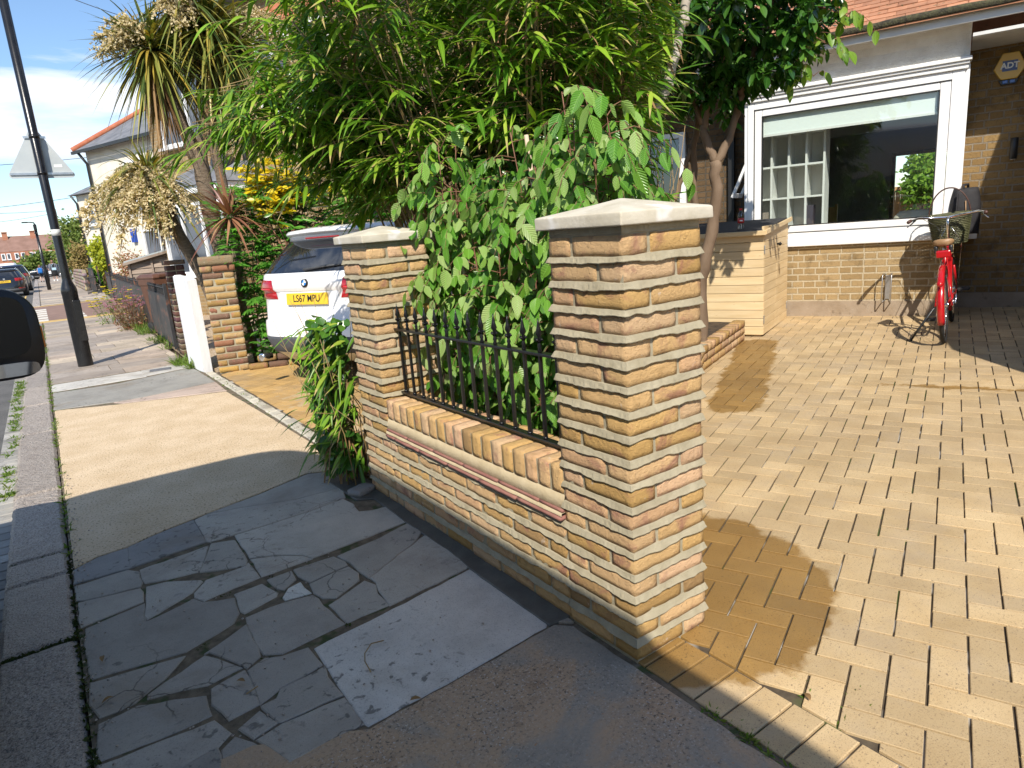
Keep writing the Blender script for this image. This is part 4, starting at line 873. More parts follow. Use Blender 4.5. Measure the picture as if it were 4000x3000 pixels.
    for i in range(170):
        x = rg.uniform(.75, 2.75); y = 2.62-.18*(x-.75)+rg.gauss(0, .2); l_ = rg.uniform(.9, 2.0)
        mb.tube([np.array([x, y, .15])-off, np.array([x+rg.gauss(0, .06), y+rg.gauss(0, .06), .15+l_*.5])-off, np.array([x+rg.gauss(0, .16), y+rg.gauss(0, .16), .15+l_])-off], [.005, .004, .002], 4)
    mb.build('dry_canes', m_cane, root)
bamboo()
# ---- twiggy shrub of pleated leaves behind the railing
def twigs_leaves(root, off, stems, ntw, leafgap, L_, W_, mat, twm, rg, zr, tl=(.22, .5), prof='ovate', droopd=.7, fold=.22, name='leaves', out_bias=None, down=.8, wilt=.0):
    st = MB(); LP = []; LD = []; LN_ = []; LL = []; LW_ = []
    for b, top, r0 in stems:
        b = np.array(b, float); top = np.array(top, float); mid = (b+top)/2+np.array([rg.gauss(0, .06), rg.gauss(0, .06), .05])
        st.tube([bez(b, mid, top, t/8)-off for t in range(9)], [r0*(1-.7*t/8) for t in range(9)], 6)
        for i in range(ntw):
            t = zr[0]+(zr[1]-zr[0])*(i+rg.random())/ntw; p = bez(b, mid, top, t); a = rg.uniform(0, 6.283)
            d = np.array([math.cos(a), math.sin(a), rg.uniform(-.2, .6)])
            if out_bias is not None: d = d+np.array(out_bias)*rg.random()
            d /= np.linalg.norm(d); l_ = rg.uniform(*tl); c_ = p+d*l_*.6+np.array([0, 0, .06]); e = p+d*l_-np.array([0, 0, l_*droopd*rg.uniform(.3, 1.2)])
            st.tube([bez(p, c_, e, u/4)-off for u in range(5)], [.003, .0026, .002, .0015, .001], 4, caps=False)
            m_ = max(2, int(l_/leafgap))
            for u in range(m_):
                f = .18+.82*(u+.6)/m_; q_ = bez(p, c_, e, f); tg = bez(p, c_, e, min(1, f+.05))-bez(p, c_, e, f-.05); tg /= np.linalg.norm(tg)+1e-9
                sd = np.cross(tg, [0, 0, 1.]); sd /= np.linalg.norm(sd)+1e-9; s = 1 if u % 2 else -1
                dd = tg*.5+sd*s*rg.uniform(.3, .9)+np.array([rg.gauss(0, .15), rg.gauss(0, .15), -down*rg.uniform(.4, 1.3)])
                LP.append(q_-off); LD.append(dd); LN_.append(LIGHT+np.array([rg.gauss(0, .6), rg.gauss(0, .6), rg.gauss(0, .5)])); z = rg.uniform(.45, 1.2); LL.append(L_*z); LW_.append(W_*z*rg.uniform(.85, 1.1))
    st.build('stems', twm, root, flip=False)
    n = len(LP); foliage(name, LP, LD, LN_, np.array(LL), np.array(LW_), mat, root, prof, fold, NR.uniform(.02, .4, n), NR.uniform(-.3, .3, n))
rg = random.Random(5)
root = empty('hornbeam_shrub', (.62, 1.2, .17), 0, 'sprawling shrub of pleated toothed leaves growing through the iron railing', 'shrub')
stems = []
for i in range(15):
    y = .62+i*.092; x = .52+rg.uniform(-.08, .22)
    stems.append(((x, y, .15), (x+rg.uniform(-.14, .10)-.06*(i % 3 == 0), y+rg.uniform(-.12, .12), rg.choice((1.35, 1.6, 1.75, 1.85, 1.92))+rg.uniform(-.06, .06)), .008))
for i in range(7): stems.append(((.62+.05*i, .70+.06*i, .2), (.56+.07*i, .72+.07*i, rg.uniform(1.6, 1.82)), .008))
twigs_leaves(root, np.array([.62, 1.2, .17]), stems, 36, .036, .074, .047, m_horn, m_twig, rg, (.10, 1.0), (.14, .36), out_bias=(-.5, -.15, 0))
st = empty('garden_cane', (.70, 1.25, .2), 0, 'pale sawn-off garden cane standing upright among the shrub leaves', 'cane'); mb = MB(); mb.tube([(0, 0, 0), (.01, -.005, .8), (-.04, .03, 1.6)], [.011, .011, .0105], 9); mb.build('cane', pm('bleached_cane', (.50, .37, .25), (.60, .47, .34), 8, .7), st)
# ---- ivy and bamboo sprays at the foot of the far pillar
root = empty('ivy_clump', (.0, 2.34, 0), 0, 'ragged clump of ivy and bamboo sprays spilling onto the pavement behind the far pillar', 'plant')
off = np.array([0, 2.34, 0.]); n = 400
a = NR.uniform(0, 6.28, n); z = NR.uniform(.08, .98, n); rr_ = np.sqrt(NR.random_sample(n))
P = np.stack([-.02+.11*rr_*np.cos(a)-.05*np.sin(z*3.1), .0+.15*rr_*np.sin(a), z], 1)
foliage('ivy_leaves', P, np.stack([NR.normal(-.5, .5, n), NR.normal(-.3, .5, n), NR.normal(-.5, .3, n)], 1), LIGHT+NR.normal(0, .4, (n, 3)), NR.uniform(.035, .065, n), NR.uniform(.035, .06, n), m_ivy, root, 'ovate', .15, .1)
n = 330; z = NR.uniform(.12, .95, n); P = np.stack([NR.normal(-.06, .06, n), NR.normal(0, .09, n), z], 1)
D_ = np.stack([NR.normal(-.75, .5, n), NR.normal(-.25, .6, n), NR.normal(-.35, .45, n)], 1); foliage('bamboo_leaves', P, D_, np.array([0, 0, 1.])+LIGHT+NR.normal(0, .3, (n, 3)), NR.uniform(.09, .2, n), NR.uniform(.014, .026, n), m_bam, root, 'lance', .3, NR.uniform(.1, .6, n))
n = 60; P = np.stack([NR.normal(-.04, .05, n), NR.normal(0, .08, n), NR.uniform(.1, .7, n)], 1); foliage('dry_leaves', P, np.stack([NR.normal(-.4, .5, n), NR.normal(-.2, .5, n), NR.normal(-.8, .3, n)], 1), LIGHT+NR.normal(0, .4, (n, 3)), NR.uniform(.1, .2, n), NR.uniform(.01, .02, n), m_dead, root, 'lance', .3, .4)
mb = MB()
for i in range(46):
    x, y = rg.gauss(0, .05), rg.gauss(0, .08); mb.tube([(x, y, 0), (x+rg.gauss(-.03, .04), y+rg.gauss(0, .04), rg.uniform(.3, .5)), (x+rg.gauss(-.12, .08), y+rg.gauss(0, .1), rg.uniform(.5, 1.1))], [.004, .003, .0015], 4)
mb.build('stems', m_cane, root)
# ---- laurel tree with its bare lower stems
root = empty('laurel_tree', (3.42, 2.52, .2), 0, 'dark glossy evergreen tree with bare forked stems in front of the bay window', 'tree'); off = np.array([3.42, 2.52, .2])
mb = MB(); rg = random.Random(6)
def limb(pts, r0, r1, wob=.012):
    P_ = [np.array(p) for p in pts]; out_ = []
    for i in range(len(P_)-1):
        for t in range(5): out_.append(P_[i]+(P_[i+1]-P_[i])*t/5+np.array([rg.gauss(0, wob), rg.gauss(0, wob), 0])*.5)
    out_.append(P_[-1]); n = len(out_)
    mb.tube([p-off for p in out_], [r0+(r1-r0)*i/(n-1)+rg.uniform(-.002, .003) for i in range(n)], 10)
limb([(3.40, 2.53, .18), (3.40, 2.51, .83), (3.45, 2.45, 1.22), (3.48, 2.41, 1.53), (3.47, 2.42, 1.80)], .055, .045)
limb([(3.47, 2.42, 1.78), (3.43, 2.48, 1.98), (3.42, 2.49, 2.13), (3.44, 2.45, 2.3), (3.51, 2.37, 2.6), (3.4, 2.4, 3.2)], .036, .02)
limb([(3.47, 2.42, 1.76), (3.54, 2.33, 1.96), (3.58, 2.28, 2.2), (3.60, 2.25, 2.34), (3.67, 2.15, 2.7), (3.8, 2.0, 3.2)], .036, .018)
limb([(3.42, 2.5, 2.1), (3.3, 2.6, 2.5), (3.1, 2.7, 3.0)], .022, .012)
limb([(3.58, 2.72, .2), (3.52, 2.68, 1.47), (3.51, 2.68, 1.94), (3.54, 2.65, 2.2), (3.6, 2.58, 2.6)], .034, .02)
limb([(3.35, 2.86, .5), (3.40, 2.82, 1.48), (3.47, 2.74, 1.75), (3.5, 2.7, 1.94)], .026, .02)
mb.build('trunk', m_bark, root)
cl = []; LP = []; LD = []; LL = []
for i in range(560):
    while True:
        u = np.array([rg.uniform(-1, 1), rg.uniform(-1, 1), rg.uniform(-1, 1)])
        if .12 < np.dot(u, u) < 1: break
    c_ = np.array([3.58, 2.45, 3.0])+u*np.array([.95, .95, .80]); cl.append((c_, u))
for c_, u in cl:
    d0 = unit(u+np.array([0, 0, -.1])+np.array([rg.gauss(0, .3) for _ in range(3)]))
    for k in range(rg.randint(13, 19)):
        a = k*2.4; s = np.cross(d0, [0.1, 0, 1.]); s /= np.linalg.norm(s); t_ = np.cross(d0, s)
        dd = d0*rg.uniform(.2, .7)+(s*math.cos(a)+t_*math.sin(a))*.9+np.array([0, 0, -.25]); LP.append(c_+d0*(k*.009-.07)+np.array([rg.gauss(0, .02) for _ in range(3)])-off); LD.append(dd); LL.append(rg.uniform(.075, .125))
n = len(LP); foliage('crown', LP, LD, np.array([0, 0, 1.])+LIGHT*.6+NR.normal(0, .35, (n, 3)), np.array(LL), np.array(LL)*.46, m_laur, root, 'ellip', .25, NR.uniform(.0, .25, n), NR.uniform(-.1, .1, n))
stems = [((3.8, 2.0, 2.75), (4.02, 1.68, 2.5), .006), ((3.85, 1.95, 2.9), (4.12, 1.6, 2.7), .006), ((3.8, 2.1, 2.6), (3.96, 1.85, 2.36), .006)]
twigs_leaves(root, off, stems, 9, .05, .095, .058, m_lime, m_twig, rg, (.3, 1.), (.10, .26), name='young_leaves', down=.9)
# ---- bare pale stem leaning out of the bamboo
root = empty('bare_stem', (2.33, 2.42, .2), 0, 'smooth pale bare tree stem rising bent out of the right of the bamboo', 'tree stem'); off = np.array([2.33, 2.42, .2]); mb = MB()
limb([(2.33, 2.42, .17), (2.36, 2.32, 1.3), (2.41, 2.26, 1.85), (2.48, 2.2, 2.07), (2.55, 2.11, 2.25), (2.59, 2.07, 2.44), (2.62, 2.03, 2.64), (2.65, 2.0, 2.81), (2.7, 1.95, 3.2)], .037, .030, .006)
for z_ in (2.28, 2.47, 2.68): mb.lathe([(.028, -.03), (.039, 0), (.028, .03)], (2.56+(z_-2.28)*.22-off[0], 2.10-(z_-2.28)*.2-off[1], z_-off[2]), 10)
mb.build('trunk', m_pale, root)
# ---- golden shrub and feathery green shrub beyond the white car
root = empty('golden_shrub', (1.2, 6.75, 0), 0, 'shrub with bright golden yellow leaves above the white car', 'shrub'); off = np.array([1.2, 6.75, 0.]); rg = random.Random(14)
P = []; D_ = []
for i in range(250):
    c_ = np.array([1.32+rg.gauss(0, .24), 6.72+rg.gauss(0, .14), 2.05+rg.gauss(0, .17)]); 
    if rg.random() < .45: c_ = np.array([1.02+rg.gauss(0, .1), 6.82+rg.gauss(0, .1), 2.02+rg.gauss(0, .15)])
    for k in range(7):
        a = k*2.1+rg.random(); P.append(c_-off); D_.append((math.cos(a), math.sin(a), rg.uniform(-.2, .5)))
P = np.array(P); n = len(P); sel = NR.random_sample(n) < np.where(P[:, 0] < .05, .9, .45)
foliage('golden_leaves', P[sel], np.array(D_)[sel], LIGHT+NR.normal(0, .4, (sel.sum(), 3)), NR.uniform(.07, .13, sel.sum()), NR.uniform(.03, .05, sel.sum()), m_yelf, root, 'ellip', .2, .15)
sel = ~sel; P2 = P[sel]+NR.normal(0, .06, (sel.sum(), 3)); foliage('green_leaves', P2, np.array(D_)[sel], LIGHT+NR.normal(0, .4, (len(P2), 3)), NR.uniform(.06, .1, len(P2)), NR.uniform(.025, .04, len(P2)), m_ivy, root, 'ellip', .2, .15)
mb = MB()
for i in range(9): mb.tube([(rg.gauss(0, .08), rg.gauss(0, .08), 0), (rg.gauss(0, .1), rg.gauss(0, .1), 1.2), (rg.gauss(.05, .22), rg.gauss(0, .12), 2.0)], [.014, .01, .005], 6)
mb.build('stems', m_twig, root)
root = empty('feathery_shrub', (1.3, 7.15, 0), 0, 'lush feathery green shrub filling the border behind the white car', 'shrub'); off = np.array([1.3, 7.15, 0.])
P = []; D_ = []
for i in range(1500):
    x = rg.uniform(.62, 2.7); y = 7.22-.35*(x-.6)*.9+rg.gauss(0, .16); z = rg.uniform(.1, 2.05); l_ = rg.uniform(.16, .3); a = rg.uniform(0, 6.28); d = unit(np.array([math.cos(a)-.3, math.sin(a)-.5, rg.uniform(-.3, .7)]))
    sd = unit(np.cross(d, [0, 0, 1.]))
    for k in range(11):
        t = (k+1)/11; s = 1 if k % 2 else -1; P.append(np.array([x, y, z])+d*l_*t-off); D_.append(d*.7+sd*s*.9*(1.1-t)+np.array([0, 0, -.1]))
n = len(P); foliage('leaves', P, D_, LIGHT*.7+np.array([0, 0, .6])+NR.normal(0, .25, (n, 3)), NR.uniform(.07, .14, n), NR.uniform(.020, .036, n), m_fern, root, 'lance', .2, .15)
mb = MB()
for i in range(60):
    x = rg.uniform(.65, 2.6)-1.3; y = -.3*(x+.7)*.9+rg.gauss(0, .1); mb.tube([(x, y, 0), (x+rg.gauss(0, .05), y, .9), (x+rg.gauss(0, .12), y+rg.gauss(0, .1), 1.9)], [.008, .006, .003], 5)
mb.build('stems', m_twig, root)
# ---- cabbage palms
def strap_head(root, off, c, n, L_, W_, mat, name, zmin=-.9, zmax=1.0, droop=(.2, .8), fold=.25, lean=(0, 0, 0)):
    z = NR.uniform(zmin, zmax, n); a = NR.uniform(0, 6.283, n); h = np.sqrt(np.maximum(.02, 1-np.minimum(1, np.abs(z))**2))
    D = np.stack([h*np.cos(a), h*np.sin(a), z], 1)+np.array(lean); P = np.asarray(c, float)-off+D*.05
    return foliage(name, P, D, np.array([0, 0, 1.])+.25*D+NR.normal(0, .12, (n, 3)), NR.uniform(*L_, n), NR.uniform(*W_, n), mat, root, 'strap', fold, NR.uniform(*droop, n))
def panicle(root, off, base, dirs, nspk, L_, name, droop=.5):
    P = []; D = []; LN_ = []
    st = MB()
    for d in dirs:
        d = unit(np.array(d, float)); b = np.asarray(base, float); l_ = L_*random.Random(int(abs(d[0])*1e6)).uniform(.8, 1.15)
        ax = [b+d*l_*t-np.array([0, 0, droop*l_*t*t]) for t in np.linspace(0, 1, 12)]
        st.tube([p-off for p in ax], [.012*(1-.7*i/11) for i in range(12)], 5)
        for k in range(nspk):
            t = NR.uniform(.22, 1.0); p = ax[min(11, int(t*11))]; r_ = unit(NR.normal(size=3)+d*.5); sl_ = NR.uniform(.09, .21)*(1.25-t*.6)
            for u in range(9):
                f = (u+.5)/9; q_ = p+r_*sl_*f-np.array([0, 0, sl_*f*f*.55*droop*1.6]); P.append(q_-off); D.append(r_*.55+unit(NR.normal(size=3))*.8)
    st.build('flower_stalks', m_dead, root)
    n = len(P); foliage(name, P, D, LIGHT+NR.normal(0, .5, (n, 3)), NR.uniform(.022, .042, n), NR.uniform(.015, .026, n), m_pan, root, 'small', .1, 0.)
def tuft_skirt(root, off, c, n, L_, name='dead_skirt'):
    a = NR.uniform(0, 6.283, n); D = np.stack([np.cos(a)*.28, np.sin(a)*.28, NR.uniform(-1.2, -.8, n)], 1)
    foliage(name, np.asarray(c, float)-off+NR.normal(0, .05, (n, 3)), D, np.stack([np.cos(a), np.sin(a), 0*a+.2], 1), NR.uniform(*L_, n), NR.uniform(.008, .025, n), m_dead, root, 'strap', .3, NR.uniform(0, .2, n))
root = empty('cabbage_palm', (.72, 8.1, 0), 0, 'tall forked cabbage palm with shaggy heads and cream flower plumes', 'palm'); off = np.array([.72, 8.1, 0.]); mb = MB(); rg = random.Random(3)
limb([(.72, 8.1, 0), (.70, 8.08, 1.2), (.62, 8.05, 2.1), (.60, 8.05, 2.6)], .12, .095, .02)
limb([(.60, 8.05, 2.5), (.45, 8.08, 3.0), (.30, 8.11, 3.75)], .09, .07, .02); limb([(.60, 8.05, 2.5), (.80, 8.02, 3.1), (.98, 7.97, 3.95)], .09, .07, .02); limb([(.78, 8.06, .1), (.86, 8.04, 1.5), (.80, 8.0, 2.6), (.86, 8.0, 3.4)], .07, .06, .02)
mb.build('trunk', m_tbark, root)
for c_, n_ in (((.30, 8.11, 3.76), 300), ((.98, 7.97, 4.02), 320), ((.72, 8.0, 4.3), 220), ((1.22, 7.9, 3.8), 160)): strap_head(root, off, c_, n_, (.55, .95), (.03, .05), m_strap, 'leaf_head', -.95, 1., (.12, .7))
for c_, n_ in (((.32, 8.1, 3.55), 120), ((.9, 8.0, 3.7), 150), ((1.1, 7.95, 3.6), 70)): tuft_skirt(root, off, c_, n_, (.5, 1.25))
panicle(root, off, (.30, 8.11, 3.85), [(-.9, -.1, .45), (-.8, -.5, .2), (-.7, .2, .7), (-.9, -.4, .8), (-.5, -.6, .5), (-.95, -.3, .1), (-.7, -.7, .35), (-.85, 0, .2), (-.6, -.4, .9)], 70, .58, 'flower_plume', .45)
panicle(root, off, (1.2, 7.9, 4.15), [(.8, -.3, .3), (.9, -.2, .05), (.6, -.6, .2), (.8, .1, .5), (.9, -.5, .4), (.9, -.3, -.15), (.7, -.5, .0)], 64, .7, 'flower_plume', .5)
panicle(root, off, (.6, 7.95, 4.3), [(-.4, -.6, .1), (0, -.9, .2), (-.2, -.7, .5), (.2, -.8, .1), (-.1, -.8, -.1)], 60, .46, 'flower_plume', .7)
root = empty('cabbage_palm', (.62, 8.05, 0), 0, 'short leaning cabbage palm with drooping straw-coloured flower plumes over the shed', 'palm'); off = np.array([.62, 8.05, 0.]); mb = MB()
limb([(.62, 8.05, 0), (.45, 8.15, 1.0), (.24, 8.2, 1.6), (.05, 8.25, 2.25)], .09, .07, .015); mb.build('trunk', m_tbark, root)
strap_head(root, off, (.02, 8.25, 2.32), 210, (.55, .95), (.022, .042), m_strap, 'leaf_head', -.55, 1., (.3, .9)); tuft_skirt(root, off, (.1, 8.22, 2.15), 90, (.4, .8))
panicle(root, off, (.0, 8.22, 2.42), [(-.9, .1, .1), (-.75, -.5, .05), (-.55, -.8, .1), (-.2, -.9, .05), (.15, -.9, .0), (-.8, -.2, -.2), (-.4, -.7, -.25), (0, -.8, -.3), (-.6, -.4, .3), (-1, -.3, .0), (.4, -.8, 0.), (-.7, -.7, -.1), (-.3, -.8, .2), (.1, -.8, -.15), (-.9, .1, -.1), (-.6, -.6, -.4), (-.2, -.8, -.4)], 84, .72, 'flower_plume', .8)
root = empty('bronze_cordyline', (.66, 7.15, 0), 0, 'bronze-purple spiky cordyline on a thin stem behind the old brick pillar', 'palm'); off = np.array([.66, 7.15, 0.]); mb = MB()
limb([(.70, 7.2, 0), (.60, 7.1, .8), (.66, 7.1, 1.3), (.62, 7.04, 1.75)], .035, .03, .01); mb.build('trunk', m_tbark, root)
strap_head(root, off, (.62, 7.02, 1.76), 74, (.36, .60), (.03, .05), m_purp, 'leaf_head', -.55, 1.0, (.02, .55), .35)
# ---- weeds, moss and small flowers
def tufts(name, spots, L_, label, cat, mat=None, nb=26, kind=None):
    P = []; D_ = []; c0 = np.array([spots[0][0], spots[0][1], 0.])
    root = empty(name, tuple(c0), 0, label, cat)
    for x, y, r_ in spots:
        for i in range(nb): 
            a = NR.uniform(0, 6.28); q_ = r_*math.sqrt(NR.random_sample()); P.append(np.array([x+q_*math.cos(a), y+q_*math.sin(a), 0])-c0); D_.append((NR.normal(0, .5), NR.normal(0, .5), 1.))
    n = len(P); o = foliage('blades', P, D_, NR.normal(0, 1, (n, 3)), NR.uniform(L_*.4, L_, n), NR.uniform(.006, .012, n), mat or m_grass, root, 'lance', .2, NR.uniform(.1, .7, n)); return root
rg = random.Random(77)
def strip(x0, y0, x1, y1, n, r_): return [(x0+(x1-x0)*rg.random()+rg.gauss(0, r_*.4), y0+(y1-y0)*rg.random(), r_) for _ in range(n)]
def mass(name, spots, L_, nb=14, mat=None):
    P = []; D_ = []
    for x, y, r_ in spots:
        for i in range(nb):
            a = NR.uniform(0, 6.28); q_ = r_*math.sqrt(NR.random_sample()); P.append((x+q_*math.cos(a), y+q_*math.sin(a), -.012)); D_.append((NR.normal(0, .7), NR.normal(0, .7), .8))
    n = len(P); o = foliage(name, P, D_, NR.normal(0, 1, (n, 3)), NR.uniform(L_*.35, L_, n), NR.uniform(.004, .010, n), mat or m_grass, None, 'lance', .2, NR.uniform(.1, .7, n)); return tag(o, kind='stuff')
m_moss2 = leafm('moss', [(.03, .05, .012), (.05, .075, .016), (.09, .08, .03)], .8, .2, 0, .7, .2)
mass('moss', [(-1.458, y+rg.random()*.05, .016) for y in np.arange(.2, 2.3, .022) if rg.random() < .72]+strip(-1.70, 2.47, -1.47, 2.45, 4, .01)+strip(-1.70, 1.51, -1.47, 1.50, 18, .012)+[(-1.1, 1.09, .02), (-.76, 1.44, .02), (-.94, 1.42, .018), (-.64, .86, .016), (-.56, 1.69, .018), (-.93, .86, .02)], .026, 26, m_moss2)
mass('kerb_grass', strip(-1.78, 3.6, -1.73, 9, 90, .03)+strip(-1.78, 11, -1.73, 19, 40, .04)+[(-1.458, y, .012) for y in np.arange(2.3, 18, .11) if rg.random() < .5], .07)
mass('drive_grass', [(rg.uniform(.15, 1.4), rg.uniform(4.0, 6.6), .03) for _ in range(46)]+[(.09+rg.gauss(0, .02), rg.uniform(2.6, 6.8), .015) for _ in range(40)]+strip(.0, -.15, .0, -.6, 12, .012)+strip(.2, -.6, .45, -.35, 8, .01), .045)
tufts('grass_tuft', [(-.02, 7.95, .12), (.02, 7.55, .07), (-.05, 8.1, .1)], .24, 'tuft of grass at the foot of the white board by the pavement', 'grass', nb=110)
tufts('grass_tuft', strip(.06, 9.8, .2, 11.4, 6, .12), .2, 'straggling grass along the near foot of the black iron fence', 'grass', nb=50)
tufts('grass_tuft', strip(.06, 12.4, .22, 14, 6, .15), .28, 'grass below the pink flowers at the iron fence', 'grass', nb=60)
def flowers(name, c, r_, h, nst, fc, label, leafc, fs=.03):
    root = empty(name, c, 0, label, 'flowers'); mb = MB(); P = []; H = []
    for i in range(nst):
        a = rg.uniform(0, 6.28); q_ = r_*math.sqrt(rg.random()); x, y = q_*math.cos(a), q_*math.sin(a)*1.4; hh = h*rg.uniform(.6, 1.05)*(1-.4*q_/r_)
        tx, ty = x*1.3+rg.gauss(0, .06), y*1.2+rg.gauss(0, .06)
        mb.tube([(x*.6, y*.6, 0), (x, y, hh*.55), (tx, ty, hh)], [.004, .003, .002], 3, caps=False)
        for k in range(5): P.append((x+rg.gauss(0, .04), y+rg.gauss(0, .04), hh*rg.random()))
        H.append((tx, ty, hh))
    mb.build('stems', leafc, root, flip=False)
    n = len(P); foliage('leaves', P, NR.normal(0, 1, (n, 3))+np.array([0, 0, .4]), LIGHT+NR.normal(0, .4, (n, 3)), NR.uniform(.05, .1, n), NR.uniform(.01, .03, n), leafc, root, 'ellip', .2, .2)
    Q = [];
    for hx_ in H:
        for k in range(7): Q.append((hx_, (math.cos(k*.9), math.sin(k*.9), .4)))
    foliage('petals', [q_[0] for q_ in Q], [q_[1] for q_ in Q], LIGHT+np.array([0, 0, 1]), fs, fs*.6, fc, root, 'ellip', .1, 0.)
m_pink = leafm('pink_petal', [(.50, .16, .30), (.62, .28, .42)], .6, .3); m_yp = leafm('yellow_petal', [(.75, .55, .02), (.8, .62, .03)], .6, .3); m_redst = leafm('reddish_leaf', [(.20, .07, .04), (.28, .14, .08), (.18, .2, .05)], .5, .3)
flowers('pink_flowers', (.08, 13.9, 0), .36, .95, 120, m_pink, 'bushy pink and reddish flowers growing against the black iron fence', m_redst, .028)
flowers('yellow_flowers', (-.12, 15.9, 0), .36, .95, 26, m_yp, 'loose yellow poppies beside the pink flowers at the fence foot', m_grass, .06)
# ---------------------------------------------------------------- things on the driveway
def rot(ax, deg): return Matrix.Rotation(math.radians(deg), 4, ax)
m_pine = pm('new_pine_board', (.60, .44, .235), (.70, .54, .32), 2.2, .6, .2, 30, .002, island=.10, stretch=(1, 1, 9), speck=[((.34, .19, .08), .70, .75)], speckscale=9)
m_felt = pm('black_roof_felt', (.018, .018, .02), (.035, .035, .036), 40, .9, .8, 200, .003)
m_steel = pm('zinc_steel', (.50, .51, .52), (.60, .60, .61), 20, .35, metal=.9)
m_chrome = pm('chrome', (.75, .75, .76), rough=.12, metal=1.)
m_rubber = pm('black_rubber', (.014, .014, .014), (.022, .022, .022), 30, .8)
m_redp = pm('red_bike_paint', (.40, .006, .010), (.45, .010, .014), 5, .22, coat=.6)
m_tan = pm('tan_leather', (.26, .15, .07), (.34, .21, .11), 12, .5, .2, 60)
m_brown = pm('brown_grip', (.06, .025, .018), (.08, .035, .025), 20, .5)
m_wick = pm('olive_wicker', (.05, .055, .022), (.11, .11, .05), 30, .55, .4, 120, island=.3)
m_cloth = pm('black_nylon', (.009, .008, .010), (.02, .019, .022), 12, .75, .5, 60, .008)
bx = empty('storage_box', (4.648, 2.76, .10), HANG, 'new pine storage box with black felt lid standing in front of the bay window', 'storage box')
mb = MB(); nb = 12; bh = .086; W_ = 1.30; Dp = 1.20
for i in range(nb):
    z0 = .012+i*bh
    mb.box((-W_/2+.0, .011, z0+bh/2), (W_-.004, .022, bh-.004), bev=.003)
mb.build('front_boards', m_pine, bx)
mb = MB()
for s, y0, y1 in ((0, .024, .60), (0, .604, Dp)):
    for i in range(nb):
        z0 = .012+i*bh; mb.box((-.011, (y0+y1)/2, z0+bh/2), (.022, y1-y0-.002, bh-.0035), bev=.003)
mb.box((-.013, (Dp+.02)/2, .012+nb*bh+.03), (.024, Dp-.02, .07), bev=.003)
mb.build('door_boards', m_pine, bx)
mb = MB(); mb.box((-W_/2, Dp/2, .5), (W_-.06, Dp-.06, 1.0)); mb.box((-W_+.011, Dp/2, .52), (.022, Dp-.04, 1.0)); mb.build('carcass', m_pine, bx)
mb = MB(); sl_ = math.atan2(.085, Dp); M_ = Matrix.Translation((-W_/2, Dp/2-.01, 1.094)) @ Matrix.Rotation(sl_, 4, 'X'); mb.box(None, (W_+.05, Dp+.08, .018), M=M_, bev=.003); mb.build('lid', m_pine, bx)
mb = MB(); mb.box(None, (W_-.01, Dp+.02, .012), M=M_ @ Matrix.Translation((-.01, .02, .0165)), bev=.003)
mb.build('felt', m_felt, bx)
mb = MB(); mb.box(None, (W_+.06, .02, .045), M=M_ @ Matrix.Translation((0, -(Dp+.08)/2-.008, .0)), bev=.003); mb.build('front_fascia', m_pine, bx)
mb = MB(); mb.box(None, (.02, Dp+.09, .045), M=M_ @ Matrix.Translation(((W_+.06)/2-.002, 0, .004)), bev=.003); mb.build('side_fascia', m_pine, bx)
for y, z in ((.03, .17), (.03, .88), (Dp-.04, .17), (Dp-.04, .88)):
    mb = MB(); mb.box((.003, y, z), (.006, .03, .085), bev=.002); mb.build('hinge', m_steel, bx)
mb = MB(); mb.lathe([(.012, 0), (.012, .02), (.02, .03), (.018, .04)], n=12, M=Matrix.Translation((0, .62, .90)) @ rot('Y', 90)); mb.tube([(.03, .60, .905), (.04, .64, .90), (.03, .69, .895)], .008, 6); mb.build('latch', m_dark, bx)
# bottle on the lid
bo = empty('drink_bottle', tuple(Vector((4.648, 2.76, .10))+HD*-.25+HN*.10+Vector((0, 0, 1.075))), 0, 'half-empty clear plastic drink bottle with red cap and label on the box lid', 'bottle')
m_pet = glassm('clear_plastic', (.9, .92, .92), .02, 1.2, .08)
mb = MB(); mb.lathe([(.030, 0), (.033, .006), (.033, .03), (.029, .05), (.031, .075), (.031, .13), (.033, .145), (.029, .17), (.013, .195), (.0125, .205)], n=20); mb.build('body', m_pet, bo)
mb = MB(); mb.lathe([(.0322, .078), (.0322, .128)], n=20); mb.build('label', pm('red_label', (.50, .02, .02), rough=.4), bo); mb = MB(); mb.box((-.024, -.0205, .103), (.03, .004, .012), rz=-.8); mb.build('label_mark', m_white, bo)
mb = MB(); mb.lathe([(.0145, .205), (.0145, .222), (.012, .225)], n=16); mb.build('cap', pm('red_cap', (.55, .02, .02), rough=.4), bo)
# rucksack on the sill
ru = empty('rucksack', hp(1.565, .02, .972), HANG+.25, 'black rucksack standing on the end of the white window sill above the bicycle', 'rucksack')
mb = MB(); rings = []
for i in range(12):
    t = i/11; z = .455*t; w_ = .135*(1-.35*max(0, t-.6)**1.5*2.2); d_ = .105*(1-.5*max(0, t-.5)**1.6*2.4)
    rings.append([(w_*math.copysign(abs(math.cos(a))**.6, math.cos(a)), d_*math.copysign(abs(math.sin(a))**.6, math.sin(a)), z+.004*math.sin(a*3+t*5)) for a in [2*math.pi*k/24 for k in range(24)]])
mb.loft(rings); mb.build('body', m_cloth, ru)
mb = MB(); rings = []
for i in range(9):
    t = i/8; z = .03+.30*t; w_ = .105*(1-.3*max(0, t-.6)**1.5*2); d_ = .05*math.sqrt(max(.1, 1-(2*t-1)**4))
    rings.append([(.09+d_*math.cos(a)*1.1, w_*math.sin(a)*.8, z) for a in [2*math.pi*k/16 for k in range(16)]])
mb.loft(rings); mb.build('pocket', m_cloth, ru)
